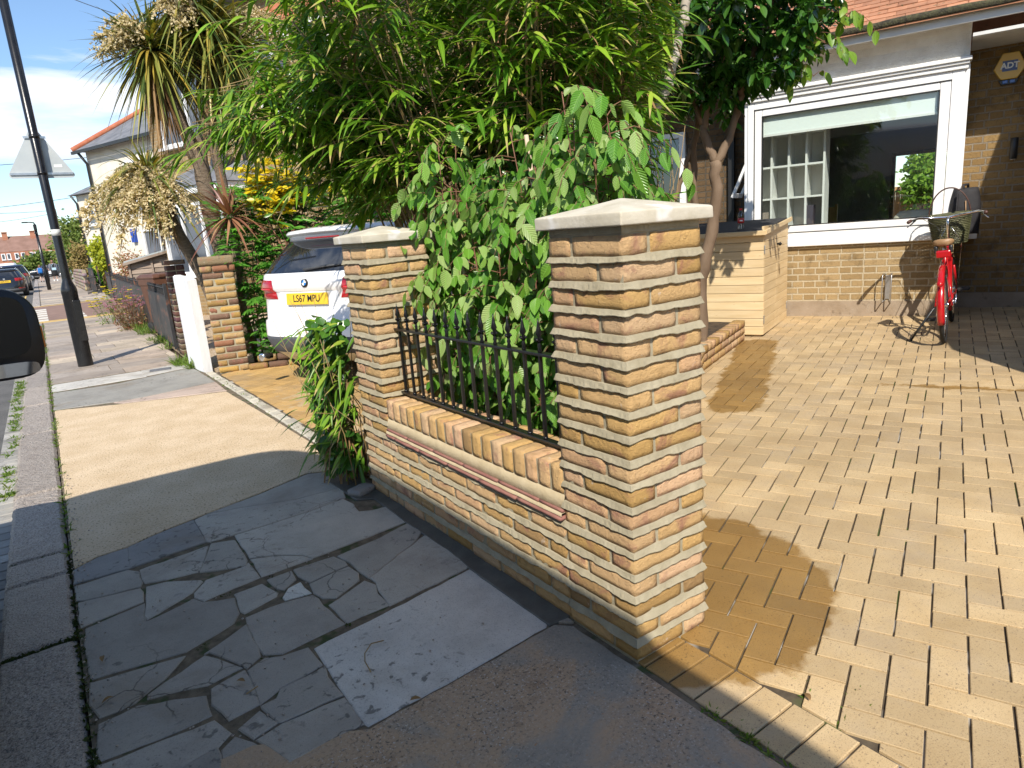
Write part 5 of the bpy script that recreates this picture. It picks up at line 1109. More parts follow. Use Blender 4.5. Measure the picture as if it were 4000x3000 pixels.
mb = MB(); mb.tube([(-.03, -.06, .44), (-.03, -.03, .485), (.02, .0, .49), (.03, .03, .445)], .012, 8); mb.build('handle', m_cloth, ru)
mb = MB(); mb.tube([(-.09, -.105, .40), (-.10, -.135, .25), (-.09, -.115, .06)], .013, 8, flat=.5); mb.build('strap', m_cloth, ru)
mb = MB(); mb.tube([(-.02, -.107, .33), (-.015, -.112, .24), (-.022, -.112, .16)], .006, 6); mb.build('zip_puller', m_tan, ru)
# bicycle rack on the low wall
rk = empty('wall_bike_rack', hp(.92, -.01, .44), HANG, 'galvanised bicycle wheel holder fixed to the low brick wall under the bay', 'bike rack')
mb = MB(); mb.box((0, .0, 0), (.05, .008, .26), bev=.003); mb.build('plate', m_steel, rk)
for s in (-.045, .04):
    mb = MB(); mb.tube([(s*.4, -.004, .14), (s, -.02, .15), (s, -.11, .145), (s, -.12, .13), (s, -.12, -.14), (s, -.11, -.155), (s, -.02, -.16), (s*.4, -.004, -.14)], .006, 8); mb.build('hoop', m_steel, rk)
# bicycle
bk_ang = math.atan2(.362, 1.028)
bi = empty('bicycle', (5.116, 1.25, .102), bk_ang, 'red bicycle with olive wicker basket and tan saddle propped by the bay window', 'bicycle')
bi.rotation_euler = (math.radians(-4.5), math.radians(-1.1), bk_ang)
AX = (0, 1.085); WR = .335
def arc(cx, cz, r_, a0, a1, n, y=0.): return [(cx+r_*math.cos(a0+(a1-a0)*i/n), y, cz+r_*math.sin(a0+(a1-a0)*i/n)) for i in range(n+1)]
wh = None
for x in AX:
    if wh is None:
        mb = MB(); mb.torus((0, 0, 0), WR-.018, .018, M=rot('Z', 90)); wt = mb.build('wheel', m_rubber, bi); wh = wt
        mb = MB(); mb.torus((0, 0, 0), WR-.042, .010, M=rot('Z', 90), k=6); mb.build('rim', m_chrome, wt)
        mb = MB(); mb.lathe([(.018, -.04), (.028, -.03), (.014, -.02), (.014, .02), (.028, .03), (.018, .04)], n=12, M=rot('X', 90)); mb.build('hub', m_chrome, wt)
        mb = MB()
        for i in range(28):
            a = 2*math.pi*i/28; s = 1 if i % 2 else -1; a2 = a+.5*(1 if (i//2) % 2 else -1); mb.tube([(.025*math.cos(a2), .028*s, .025*math.sin(a2)), ((WR-.045)*math.cos(a), 0, (WR-.045)*math.sin(a))], .0011, 3, caps=False)
        mb.build('spokes', m_chrome, wt); wt.location = (0, 0, WR)
    else:
        w_ = copy_tree(wh, bi); w_.location = (x, 0, WR)
BB = (.45, 0, .275); ST = (.295, 0, .735); HB = (.905, 0, .60); HT = (.868, 0, .80)
mb = MB(); T_ = lambda a, b, r_: mb.tube([a, b], r_, 10)
T_(BB, ST, .015); T_(HB, HT, .019); T_((.90, 0, .62), (.46, 0, .30), .018); T_((.875, 0, .76), (.335, 0, .62), .014)
for s in (-1, 1): T_((.44, .03*s, .275), (0, .062*s, WR), .009); T_((.30, .018*s, .70), (0, .062*s, WR), .0075); mb.tube([(.907, .035*s, .585), (.96, .045*s, .45), (1.085, .05*s, WR)], [.012, .011, .007], 8)
mb.build('frame', m_redp, bi)
def fender(name, cx, a0, a1):
    mb = MB(); n = 26; vs = []; fs = []
    for i in range(n+1):
        a = a0+(a1-a0)*i/n
        for y, r_ in ((-.028, WR+.004), (-.018, WR+.016), (0, WR+.020), (.018, WR+.016), (.028, WR+.004)): vs.append((cx+r_*math.cos(a), y, WR+r_*math.sin(a)))
    for i in range(n):
        for j in range(4): fs.append((i*5+j, i*5+j+1, (i+1)*5+j+1, (i+1)*5+j))
    mb.add(vs, fs, 0, None, True); o = mb.build(name, m_redp, bi); sd = o.modifiers.new('s', 'SOLIDIFY'); sd.thickness = .0016
fender('rear_mudguard', 0, math.radians(200), math.radians(38)); fender('front_mudguard', 1.085, math.radians(210), math.radians(60))
mb = MB(); mb.tube([(.285, 0, .735), (.26, 0, .82)], .0125, 10); mb.build('seat_post', m_chrome, bi)
mb = MB(); rings = []
for i in range(12):
    t = i/11; x = .13+.27*t; w_ = .066*(1-t)**.8+.020; z = .865+.012*math.cos(t*3)
    if i == 0: w_ *= .55
    rings.append([(x, w_*math.cos(a)*(1.0), z+(.020 if math.sin(a) > 0 else .035)*math.sin(a)*(1+.5*(abs(math.cos(a))))) for a in [2*math.pi*k/18 for k in range(18)]])
mb.loft(rings); mb.build('saddle', m_tan, bi); mb = MB()
for s in (-.055, .055): mb = MB(); mb.lathe([(.016, .775), (.018, .79), (.016, .805), (.018, .82), (.016, .84)], (.16, s, 0), 10); mb.build('saddle_spring', m_dark, bi)
mb = MB(); mb.box((.12, 0, .77), (.045, .11, .065), bev=.012); mb.build('saddle_bag', m_redp, bi)
mb = MB(); mb.tube([(.866, 0, .80), (.848, 0, .97), (.845, 0, 1.02), (.875, 0, 1.045)], [.0135, .0135, .015, .016], 10); mb.lathe([(.024, .795), (.026, .80), (.026, .825), (.022, .83)], (.864, 0, 0), 12); mb.build('stem', m_chrome, bi)
mb = MB(); mb.tube([(.60, -.30, 1.06), (.72, -.295, 1.065), (.83, -.24, 1.075), (.875, -.12, 1.06), (.88, 0, 1.048), (.875, .12, 1.06), (.83, .24, 1.075), (.72, .295, 1.065), (.60, .30, 1.06)], .0112, 10); mb.build('handlebar', m_chrome, bi)
for s in (-1, 1):
    mb = MB(); mb.tube([(.595, .301*s, 1.06), (.66, .299*s, 1.063), (.72, .295*s, 1.065)], [.017, .0165, .0165], 10); mb.build('grip', m_brown, bi)
    mb = MB(); mb.tube([(.80, .262*s, 1.062), (.76, .295*s, 1.03), (.66, .32*s, 1.01)], [.009, .006, .005], 6); mb.build('brake_lever', m_chrome, bi)
# wicker basket: woven strands round upright stakes
mb = MB(); nst = 40
def bring(z, t): 
    w_ = .135+.04*t; l_ = .115+.035*t; o_ = []
    for i in range(nst*2):
        a = 2*math.pi*i/(nst*2); o_.append((1.10+l_*math.copysign(abs(math.cos(a))**.7, math.cos(a)), w_*math.copysign(abs(math.sin(a))**.7, math.sin(a)), z))
    return o_
rows = 17
for r_ in range(rows):
    t = r_/(rows-1); pts = bring(.79+.26*t, t); cxy = Vector((1.10, 0, 0)); vs = []
    P_ = []
    for i, p in enumerate(pts+[pts[0]]):
        v = Vector(p); d = Vector((v.x-1.10, v.y, 0)).normalized(); P_.append(v+d*(.006 if (i//1+r_) % 2 else -.004))
    mb.tube(P_, .0072, 5, caps=False)
for i in range(0, nst*2, 2): mb.tube([bring(.785, 0)[i], bring(1.06, 1)[i]], .004, 4)
for dz_ in (0, .012): mb.tube([Vector(p)+Vector((0, 0, dz_)) for p in bring(1.058, 1)]+[Vector(bring(1.058, 1)[0])+Vector((0, 0, dz_))], .009, 6, caps=False)
mb.prism([(p[0], p[1]) for p in bring(.79, 0)], .78, .792); bs = mb.build('basket', m_wick, bi)
mb = MB(); mb.tube([(1.10, .172*math.cos(a), 1.05+.27*math.sin(a)) for a in [math.pi*i/18 for i in range(19)]], .007, 6); mb.build('handle', m_brown, bs)
mb = MB(); mb.lathe([(.09, -.004), (.09, .004)], n=28, M=Matrix.Translation((.45, -.052, .275)) @ rot('X', 90)); mb.build('chainring', m_chrome, bi)
mb = MB(); mb.tube([(.45, -.05, .366), (.2, -.05, .38), (.0, -.05, .372)], .011, 6, flat=2.2); mb.build('chain_guard', m_redp, bi)
for s, a in ((-1, .75), (1, .75+math.pi)):
    px_, pz_ = .45+.17*math.cos(a), .275+.17*math.sin(a); mb = MB(); mb.tube([(.45, .065*s, .275), (px_, .075*s, pz_)], .010, 8); cr = mb.build('crank', m_chrome, bi)
    mb = MB(); mb.box((px_, .125*s, pz_), (.085, .085, .024), bev=.004); mb.box((px_, .125*s, pz_), (.06, .10, .012)); mb.build('pedal', m_rubber, cr)
mb = MB(); mb.tube([(.02, .07, WR-.02), (.03, .20, .12), (.04, .26, .024)], .010, 8); mb.box((.04, .27, .024), (.06, .03, .012)); mb.build('kickstand', m_dark, bi)
mb = MB(); mb.lathe([(.022, 0), (.026, .01), (.02, .03)], n=12, M=Matrix.Translation((-.33, 0, .56)) @ rot('Y', -70)); mb.build('rear_light', m_redp, bi)
for s in (-1, 1): mb = MB(); mb.tube([(.93, .02*s, .95), (1.0, .10*s, .80), (1.085, .055*s, WR)], .0035, 4); mb.build('basket_stay', m_chrome, bi); mb = MB(); mb.tube([(.0, .066*s, WR), (-.20, .035*s, WR+.285)], .0028, 4); mb.build('mudguard_stay', m_chrome, bi)
mb = MB(); mb.tube([(.83, .2, 1.06), (.9, .1, .98), (.89, .03, .85), (.6, .02, .72)], .0028, 4); mb.build('brake_cable', m_dark, bi); mb = MB(); mb.tube([(.83, -.2, 1.06), (.93, -.08, 1.0), (.92, -.03, .8)], .0028, 4); mb.build('brake_cable', m_dark, bi)
# ---------------------------------------------------------------- vehicles
def mirror_x(pts): return [(-x, y) for x, y in reversed(pts)]
def rr_ring(x0, x1, w, n, e0, e1, sq=.75):
    """plan outline of a car at one height: rear x0, front x1, half width w, corner depths e0, e1"""
    o = []
    for i in range(n):
        a = 2*math.pi*i/n; c, s = math.cos(a), math.sin(a)
        y = w*math.copysign(abs(s)**.42, s); f = abs(c)**.42; m_ = (x0+x1)/2; h = (x1-x0)/2
        x = m_+h*math.copysign(f, c)
        o.append((x, y))
    return o
def car(name, loc, rz, label, spec, paint, group=None, detail=False, plate=None, roofrails=False, lights=True):
    root = empty(name, loc, rz, label, 'car', group)
    rows = spec['rows']; N = 72; rings = []
    for z, x0, x1, w_, k in rows: rings.append([(x, y, z) for x, y in rr_ring(x0, x1, w_, N, .2, .2)])
    nb = sum(1 for r_ in rows if r_[4] != 'g'); zb = [i for i, r_ in enumerate(rows) if r_[4] == 'g']
    g0, g1 = zb[0], zb[-1]
    mb = MB()
    low = [i for i, r_ in enumerate(rows) if r_[4] == 'c']
    if low: mb.loft(rings[:low[-1]+2], caps=True); o = mb.build('lower_cladding', spec.get('clad', m_plast), root); mb = MB()
    b0 = (low[-1]+1) if low else 0
    mb.loft(rings[b0:g0+1], caps=False); body = mb.build('body', paint, root)
    mb = MB(); mb.loft(rings[g0:g1+1], caps=False); mb.build('windows', m_carglass, root)
    mb = MB(); rt = rings[g1]; mb.loft([rt]+rings[g1+1:], caps=True); mb.build('roof', paint, root)
    # pillars in body colour at the corners of the glasshouse
    for sy in (-1, 1):
        for fx in spec.get('pillars', ()):
            mb = MB(); P_ = []
            for i in range(g0, g1+1):
                best = min(rings[i], key=lambda p: abs(p[0]-(rows[i][1]+(rows[i][2]-rows[i][1])*fx))+(0 if p[1]*sy > 0 else 99)); P_.append((best[0], best[1]+sy*.004, best[2]))
            mb.tube(P_, .035, 6); mb.build('pillar', spec.get('pillar_mat', paint), root)
    for x in spec['wheels']:
        for sy in (-1, 1):
            mb = MB(); r_ = spec['wr']; mb.lathe([(r_*.6, -.10), (r_*.94, -.11), (r_, -.08), (r_, .08), (r_*.94, .11), (r_*.6, .10)], n=28, M=Matrix.Translation((x, sy*(spec['hw']-.11), r_)) @ rot('X', 90)); w_ = mb.build('wheel', m_rubber, root)
            mb = MB(); mb.lathe([(r_*.62, -.115), (r_*.66, -.1), (r_*.66, .1), (r_*.62, .115)], n=24, M=Matrix.Translation((x, sy*(spec['hw']-.11), r_)) @ rot('X', 90)); mb.build('rim', m_alloy, w_)
    root['rows'] = 0; del root['rows']
    return root, rows, rings
def surf(rows, z, u):
    """point on the rear surface at height z and sideways fraction u"""
    for a, b in zip(rows[:-1], rows[1:]):
        if a[0] <= z <= b[0]:
            t = (z-a[0])/(b[0]-a[0]); x0 = a[1]+(b[1]-a[1])*t; x1 = a[2]+(b[2]-a[2])*t; w_ = a[3]+(b[3]-a[3])*t
            s = max(-.9999, min(.9999, u)); sn = abs(s)**(1/.42); c = math.sqrt(max(0, 1-sn*sn)); f = c**.42
            return Vector(((x0+x1)/2-(x1-x0)/2*f, s*w_, z))
    return Vector((0, 0, z))
def patch(name, rows, zs, us, off, mat, root, nz=6, nu=10, th=.012, taper=None):
    mb = MB(); vs = []; fs = []
    for i in range(nz+1):
        z = zs[0]+(zs[1]-zs[0])*i/nz
        a, b = us if taper is None else (us[0]+(taper[0]-us[0])*i/nz, us[1]+(taper[1]-us[1])*i/nz)
        for j in range(nu+1):
            u = a+(b-a)*j/nu; p = surf(rows, z, u); q_ = surf(rows, z, u+.003)-surf(rows, z, u-.003); n_ = Vector((q_.y, -q_.x, 0)).normalized()
            if n_.x > .2: n_ = -n_
            if abs(n_.x) < .3 and n_.y*u < 0: n_ = -n_
            edge = min(i, nz-i, j, nu-j); vs.append(p+n_*(off+(th if edge else 0)))
    for i in range(nz):
        for j in range(nu): fs.append((i*(nu+1)+j, i*(nu+1)+j+1, (i+1)*(nu+1)+j+1, (i+1)*(nu+1)+j))
    mb.add(vs, fs, 0, None, True); o = mb.build(name, mat, root); return o
m_plast = pm('grey_plastic', (.06, .062, .068), (.075, .078, .083), 20, .6)
m_carglass = pm('dark_car_glass', (.012, .014, .018), rough=.03, spec=.9, coat=.6)
m_alloy = pm('alloy_wheel', (.40, .40, .41), rough=.3, metal=.7)
m_wpaint = pm('white_car_paint', (.80, .80, .81), (.82, .82, .83), 2, .3, coat=.7)
m_tail = pm('red_lamp_glass', (.30, .006, .010), (.42, .010, .014), 30, .12, coat=.8)
m_tail2 = pm('red_lamp_core', (.62, .03, .04), rough=.2, coat=.5)
m_plate = pm('yellow_number_plate', (.72, .45, .02), (.76, .49, .03), 8, .35)
m_black = pm('black_lettering', (.01, .01, .011), rough=.4)
m_silver = pm('silver_trim', (.62, .62, .63), rough=.3, metal=.8)
m_blk = pm('black_car_paint', (.010, .011, .013), (.014, .015, .018), 5, .2, coat=.8)
m_navy = pm('navy_car_paint', (.012, .02, .05), (.018, .03, .065), 5, .22, coat=.8)
SUV = dict(rows=[(.24, .16, 4.3, .80, 'c'), (.34, .05, 4.38, .88, 'c'), (.47, .0, 4.42, .915, 'c'), (.50, .005, 4.42, .92, 'b'), (.60, .015, 4.42, .925, 'b'), (.645, .03, 4.40, .93, 'b'), (.655, .055, 4.40, .93, 'b'), (.80, .075, 4.36, .935, 'b'), (.93, .085, 4.30, .93, 'b'), (.955, .055, 4.25, .925, 'b'), (1.02, .065, 4.1, .91, 'b'), (1.09, .085, 3.7, .89, 'b'),
    (1.105, .11, 3.55, .88, 'g'), (1.2, .20, 3.2, .84, 'g'), (1.31, .33, 2.95, .785, 'g'), (1.40, .43, 2.75, .73, 'g'), (1.45, .42, 2.6, .70, 'r'), (1.50, .46, 2.5, .66, 'r'), (1.525, .62, 2.3, .55, 'r'), (1.535, .9, 2.0, .3, 'r')], wheels=(.86, 3.6), wr=.36, hw=.92, pillars=(.62, .86))
ca = math.atan2(HN.y, HN.x)+math.radians(5.5)
r_ = Vector((.66, 4.95, 0))
suv, srows, srings = car('parked_car', (r_.x, r_.y, .02), ca, 'white compact SUV parked nose-in on the neighbouring drive behind the far pillar', SUV, m_wpaint)
# raise the belt: white shoulder, lamps, plate, badge, spoiler, wiper, exhaust
for s in (-1, 1):
    t = patch('tail_light', srows, (.86, 1.045), ((.43 if s > 0 else -.99), (.99 if s > 0 else -.43)), .004, m_tail, suv, 8, 18, .012, taper=((.50 if s > 0 else -.99), (.99 if s > 0 else -.50)))
    patch('lamp_strip', srows, (.945, .965), ((.50 if s > 0 else -.9), (.9 if s > 0 else -.50)), .014, m_tail2, t, 3, 10, .008)
    patch('reflector', srows, (.585, .615), ((.80 if s > 0 else -.96), (.96 if s > 0 else -.80)), .003, m_tail, suv, 2, 6, .006)
patch('tailgate_recess', srows, (.79, .925), (-.40, .40), .001, m_wpaint, suv, 4, 10, .0015)
lp = Matrix.Translation(surf(srows, .86, 0)+Vector((-.022, 0, 0))) @ Matrix.Rotation(-math.pi/2, 4, 'Z') @ rot('X', 90-6)
mb = MB(); mb.box(None, (.52, .111, .012), M=lp, bev=.004); npl = mb.build('number_plate', m_plate, suv)
text_mb('LS67 MPU', .094, lp @ Matrix.Translation((0, 0, .0066)), m_black, 'registration', npl, .0006, xs=.86, bold=.0012)
bm_ = Matrix.Translation(surf(srows, 1.0, 0)+Vector((-.006, 0, .01))) @ Matrix.Rotation(-math.pi/2, 4, 'Z') @ rot('X', 90-8)
mb = MB(); mb.lathe([(.041, -.004), (.041, .006), (.039, .008)], n=32, M=bm_, m=0); bdg = mb.build('badge', m_black, suv)
mb = MB(); mb.lathe([(.0425, -.004), (.0425, .0068), (.0395, .0078)], n=32, M=bm_); 
m_bblue = pm('badge_blue', (.02, .20, .62), rough=.3)
for q_ in range(4):
    mb = MB(); pl = [(0, 0)]+[(.0255*math.cos(q_*math.pi/2+i*math.pi/16), .0255*math.sin(q_*math.pi/2+i*math.pi/16)) for i in range(9)]; mb.prism(pl, .008, .0095, M=bm_); mb.build('quadrant', m_bblue if q_ in (1, 3) else m_white, bdg)
text_mb('BMW', .0135, bm_ @ Matrix.Translation((0, .0325, .0085)), m_white, 'lettering', bdg, .0004)
mb = MB(); vs = []; fs = []; n = 16
for i in range(n+1):
    u = -.97+1.94*i/n; p = surf(srows, 1.42, u); b_ = abs(u)**3*.06
    for dx, dz_ in ((.16, .085), (-.02, .085), (-.075+b_, .062), (-.07+b_, .045), (.03, .02)): vs.append((p.x+dx, p.y, 1.395+dz_+.03*(1-abs(u)**2)))
for i in range(n):
    for j in range(4): fs.append((i*5+j, i*5+j+1, (i+1)*5+j+1, (i+1)*5+j))
mb.add(vs, fs, 0, None, True); o = mb.build('roof_spoiler', m_wpaint, suv)
patch('brake_light', srows, (1.412, 1.426), (-.3, .3), .05, m_tail, suv, 2, 8, .004)
mb = MB(); a_, b_ = surf(srows, 1.13, .05)+Vector((-.02, 0, 0)), surf(srows, 1.16, -.62)+Vector((-.02, 0, 0)); mb.tube([a_, (a_+b_)/2+Vector((-.006, 0, .01)), b_], [.014, .011, .006], 6); mb.build('wiper', m_plast, suv)
patch('skid_plate', srows, (.25, .34), (-.55, .55), .006, m_silver, suv, 4, 10, .008)
for s in (-1, 1):
    mb = MB(); mb.lathe([(.028, 0), (.040, 0), (.042, .02), (.040, .12), (.028, .12)], n=20, M=Matrix.Translation((.01, s*.68, .285)) @ rot('Y', 90)); mb.lathe([(.03, .03), (.03, .035)], n=16, M=Matrix.Translation((.01, s*.68, .285)) @ rot('Y', 90)); mb.build('exhaust', m_chrome, suv)
HATCH = dict(rows=[(.22, .12, 4.3, .78, 'c'), (.32, .03, 4.36, .86, 'c'), (.42, .0, 4.38, .88, 'b'), (.62, .0, 4.38, .89, 'b'), (.70, .05, 4.35, .895, 'b'), (.88, .07, 4.2, .885, 'b'), (.96, .10, 3.7, .86, 'b'), (.985, .13, 3.4, .845, 'g'), (1.15, .32, 3.0, .76, 'g'), (1.30, .52, 2.7, .68, 'g'), (1.36, .50, 2.55, .65, 'r'), (1.41, .60, 2.4, .60, 'r'), (1.43, .9, 2.1, .4, 'r')], wheels=(.8, 3.45), wr=.32, hw=.88, pillars=(.60, .85))
ha, hrows, _x = car('parked_car', (-2.80, 41.6, -.105), math.pi/2, 'black hatchback with yellow plate parked at the kerb up the road', HATCH, m_blk, 'cars parked along the kerb')
for s in (-1, 1): patch('tail_light', hrows, (.80, .95), ((.50 if s > 0 else -.99), (.99 if s > 0 else -.50)), .004, m_tail, ha, 4, 8, .012); patch('reflector', hrows, (.40, .46), ((.6 if s > 0 else -.9), (.9 if s > 0 else -.6)), .003, m_tail, ha, 2, 4, .006)
lp = Matrix.Translation(surf(hrows, .80, 0)+Vector((-.02, 0, 0))) @ Matrix.Rotation(-math.pi/2, 4, 'Z') @ rot('X', 84)
mb = MB(); mb.box(None, (.52, .115, .012), M=lp, bev=.003); npl = mb.build('number_plate', m_plate, ha); text_mb('LG70 ATX', .092, lp @ Matrix.Translation((0, 0, .0066)), m_black, 'registration', npl, .0006, xs=.86, bold=.0014)
mb = MB(); mb.box(tuple(surf(hrows, .93, 0)+Vector((-.004, 0, 0))), (.012, .085, .07), bev=.01); mb.build('badge', m_silver, ha)
for s in (-1, 1): mb = MB(); mb.tube([(.75, .55*s, 1.42), (.85, .56*s, 1.455), (2.2, .56*s, 1.455), (2.3, .55*s, 1.42)], .018, 6); mb.build('roof_rail', m_silver, ha)
EST = dict(HATCH); EST['rows'] = [(z*1.14, x0, x1, w_*1.03, k) for z, x0, x1, w_, k in HATCH['rows']]
c2, r2, _x = car('parked_car', (-2.66, 49.6, -.105), math.pi/2, 'dark blue taller car parked beyond the black hatchback', EST, m_navy, 'cars parked along the kerb')
for s in (-1, 1): patch('tail_light', r2, (.9, 1.08), ((.6 if s > 0 else -.99), (.99 if s > 0 else -.6)), .004, m_tail, c2, 4, 8, .012)
m_grey = pm('dark_grey_car_paint', (.04, .042, .048), rough=.25, coat=.7)
c3, r3, _x = car('parked_car', (-1.9, 78, -.1), math.pi*.97, 'dark grey car crossing far down the road behind the child', HATCH, m_grey)
c4, r4, _x = car('parked_car', (1.6, 84, -.1), math.pi*.93, 'small dark car half hidden behind the far lamp post and woman', HATCH, m_blk)
VANR = dict(rows=[(.25, .05, 4.9, .93, 'b'), (.5, .0, 5.0, .97, 'b'), (1.0, .0, 4.95, .97, 'b'), (1.12, .01, 4.5, .96, 'b'), (1.15, .01, 4.4, .955, 'g'), (1.6, .03, 3.7, .91, 'g'), (1.65, .03, 3.6, .905, 'r'), (1.9, .06, 3.3, .86, 'r'), (1.97, .15, 3.1, .78, 'r')], wheels=(.95, 3.9), wr=.34, hw=.96, pillars=(.35,))
c5, r5, _x = car('white_van', (-4.0, 92, -.1), math.pi/2, 'white van parked far along the left side of the road', VANR, m_wpaint); c5['category'] = 'van'
# ---- the van at the kerb beside the camera: only its wing mirror shows, its bulk shades the pavement
VAN = dict(rows=[(.28, -4.6, 2.55, .93, 'c'), (.45, -4.7, 2.72, 1.0, 'c'), (.5, -4.7, 2.74, 1.01, 'b'), (1.0, -4.7, 2.62, 1.01, 'b'), (1.18, -4.7, 2.35, 1.0, 'b'), (1.30, -4.7, 2.12, .985, 'b'), (1.33, -4.7, 2.08, .98, 'g'), (1.95, -4.66, 1.42, .93, 'g'), (2.02, -4.64, 1.34, .95, 'r'), (2.68, -4.6, 1.14, .95, 'r'), (2.86, -4.5, .98, .92, 'r'), (2.96, -4.3, .76, .72, 'r')], wheels=(-3.6, 1.75), wr=.34, hw=.86, pillars=(.30, .72), clad=m_plast)
VX = -2.66
van, vrows, _x = car('parked_van', (VX, 0, -.105), math.pi/2, 'parked van at the near kerb showing only its black wing mirror', VAN, m_wpaint); van['category'] = 'van'
m_mhouse = pm('black_mirror_housing', (.006, .006, .007), (.010, .010, .011), 40, .45, .2, 150)
m_mglass = pm('mirror_glass', (.62, .66, .68), rough=.03, metal=1.0)
m_mdark = pm('dark_reflection_glass', (.006, .007, .007), rough=.12)  # near-black colour stands in for the dark reflection in the upper glass
def mirror():
    # housing seen from behind: tall rounded body, big upper glass, wide-angle lower glass, amber side repeater
    root = van; org = Matrix.Translation((.85, -1.215, 1.315)) @ Matrix.Scale(.80, 4)   # van space: x forward, y left
    mb = MB(); rings = []
    for i, (dx, sc) in enumerate(((-.005, .975), (0.0, 1.0), (.05, 1.0), (.10, .93), (.135, .78), (.15, .55))):
        rg_ = []
        for k in range(40):
            a = 2*math.pi*k/40; c, s = math.cos(a), math.sin(a); y = .125*math.copysign(abs(c)**.55, c)*sc; z = .150*math.copysign(abs(s)**.55, s)*sc
            if z > .05 and y < 0: y *= 1-.25*((z-.05)/.1)**2
            rg_.append(Vector((dx, y, z-.0)))
        rings.append([org @ p for p in rg_])
    mb.loft(rings); h = mb.build('wing_mirror', m_mhouse, root)
    def gl(name, y0, y1, z0, z1, m_, tilt=0):
        mb = MB(); pl = []
        for k in range(32):
            a = 2*math.pi*k/32; c, s = math.cos(a), math.sin(a); pl.append(((y0+y1)/2+(y1-y0)/2*math.copysign(abs(c)**.5, c), (z0+z1)/2+(z1-z0)/2*math.copysign(abs(s)**.5, s)))
        M_ = org @ Matrix.Translation((-.006, 0, 0)) @ Matrix(((0, 0, -1, 0), (1, 0, 0, 0), (0, 1, 0, 0), (0, 0, 0, 1)))
        mb.prism(pl, 0, .004, M=M_); return mb.build(name, m_, h)
    gl('glass', -.095, .11, -.075, .125, m_mdark); gl('wide_angle_glass', -.10, .11, -.140, -.095, m_mglass)
    mb = MB(); mb.box(None, (.07, .012, .075), M=org @ Matrix.Translation((.035, -.123, -.02)), bev=.004); mb.build('indicator', pm('amber_lens', (.55, .16, .01), rough=.15, coat=.6), h)
    mb = MB(); mb.tube([org @ Vector((.06, .10, -.12)), org @ Vector((.09, .20, -.16))], [.04, .05], 10, flat=.6); mb.build('arm', m_mhouse, h)
mirror()
# ---------------------------------------------------------------- along the street
m_oldb = m_brick
# weathered brick gate pillar beyond the neighbouring drive
root = empty('brick_pillar', (.17, 6.82, 0), -.2, 'old weathered yellow brick gate pillar beyond the neighbouring drive', 'brick pillar'); rg = random.Random(40)
mb = MB(); W_, Hh, nC = .33, 1.30, 17
mb.box((W_/2, W_/2, .64), (W_-.012, W_-.012, 1.28), m=1, col=(.9, .85, .75))
PO = [(.40, .25, .09), (.44, .29, .12), (.36, .22, .08), (.47, .32, .15), (.28, .17, .09), (.20, .12, .08), (.34, .16, .09), (.48, .30, .09)]
for k in range(nC):
    z = .077*k; cor = .022 if k >= nC-2 else 0.; lay = [((0, 0), (.1025, .2145)), ((.1125, 0), (.33, .1025)), ((.2245, .1125), (.33, .33)), ((0, .2245), (.2145, .33))] if k % 2 else [((0, 0), (.2145, .1025)), ((.2245, 0), (.33, .2145)), ((.1125, .2245), (.33, .33)), ((0, .1125), (.1025, .33))]
    if k == nC-1: lay = [((0, 0), (.33, .33))]
    for lo, hi in lay:
        cc = rg.choice(PO); v = rg.uniform(.8, 1.1); e = [cor if lo[0] < .01 else 0, cor if lo[1] < .01 else 0, cor if hi[0] > .32 else 0, cor if hi[1] > .32 else 0]; j = rg.uniform(-.004, .004)
        if k == nC-1: cc = (.26, .20, .12)
        rough_block(mb, (lo[0]-e[0]+j, lo[1]-e[1]+j, z+.005), (hi[0]+e[2]+j, hi[1]+e[3]+j, z+(.071 if k < nC-1 else .10)), 0, tuple(c*v for c in cc), .028, .005, .009, rg.uniform(0, 90))
mb.build('brickwork', [m_brick, m_mortar], root)
m_wren = pm('white_masonry_paint', (.72, .72, .72), (.80, .80, .80), 5, .85, .8, 60, .01, stretch=(4, 4, .4))
root = empty('white_wall', (.085, 7.46, 0), .09, 'short white painted wall end between the old pillar and the dark brick pier', 'wall')
mb = MB(); slab(mb, [(-.05, -.30), (.05, -.30), (.05, .30), (-.05, .30)], lambda x, y: 1.12+.02*math.sin(y*5), 1.12, .02, 0); mb.build('render', m_wren, root)
root = empty('brick_pier', (.22, 8.95, 0), 0, 'narrow dark purple-brown brick pier behind the white wall end', 'brick pier'); mb = MB(); rg = random.Random(6)
for k in range(16):
    for sx in (0, 1):
        rough_block(mb, (-.115+.115*sx+.004, -.115, .078*k+.005), (.115*sx-.004, .115, .078*k+.07), 0, tuple(c*rg.uniform(.7, 1.1) for c in (.13, .075, .06)), .04, .003, .006, rg.uniform(0, 50))
mb.box((0, 0, .62), (.215, .215, 1.24), m=1, col=(.45, .4, .36)); rough_block(mb, (-.13, -.13, 1.25), (.13, .13, 1.31), 0, (.2, .15, .11), .04); mb.build('brickwork', [m_brick, m_mortar], root)
# low brick edge of the border beside the white car
root = empty('border_edging', (.50, 6.70, 0), 0, 'low weathered brick edging at the foot of the feathery shrub beside the white car', 'brick edging'); mb = MB()
for i in range(9):
    for k in range(2):
        c_ = Vector((.08+i*.225*HN.x+.11*(k % 2), -.02-i*.08, 0)); n0 = len(mb.v); rough_block(mb, (-.105, -.05, .005+.08*k), (.105, .05, .075+.08*k), 0, tuple(c*.75 for c in rg.choice(PO)), .04, .004, .008, i*3.+k)
        M_ = Matrix.Translation(c_) @ Matrix.Rotation(-.35, 4, 'Z')
        for q_ in range(n0, len(mb.v)): mb.v[q_] = tuple(M_ @ Vector(mb.v[q_]))
mb.build('brickwork', [m_brick, m_mortar], root)
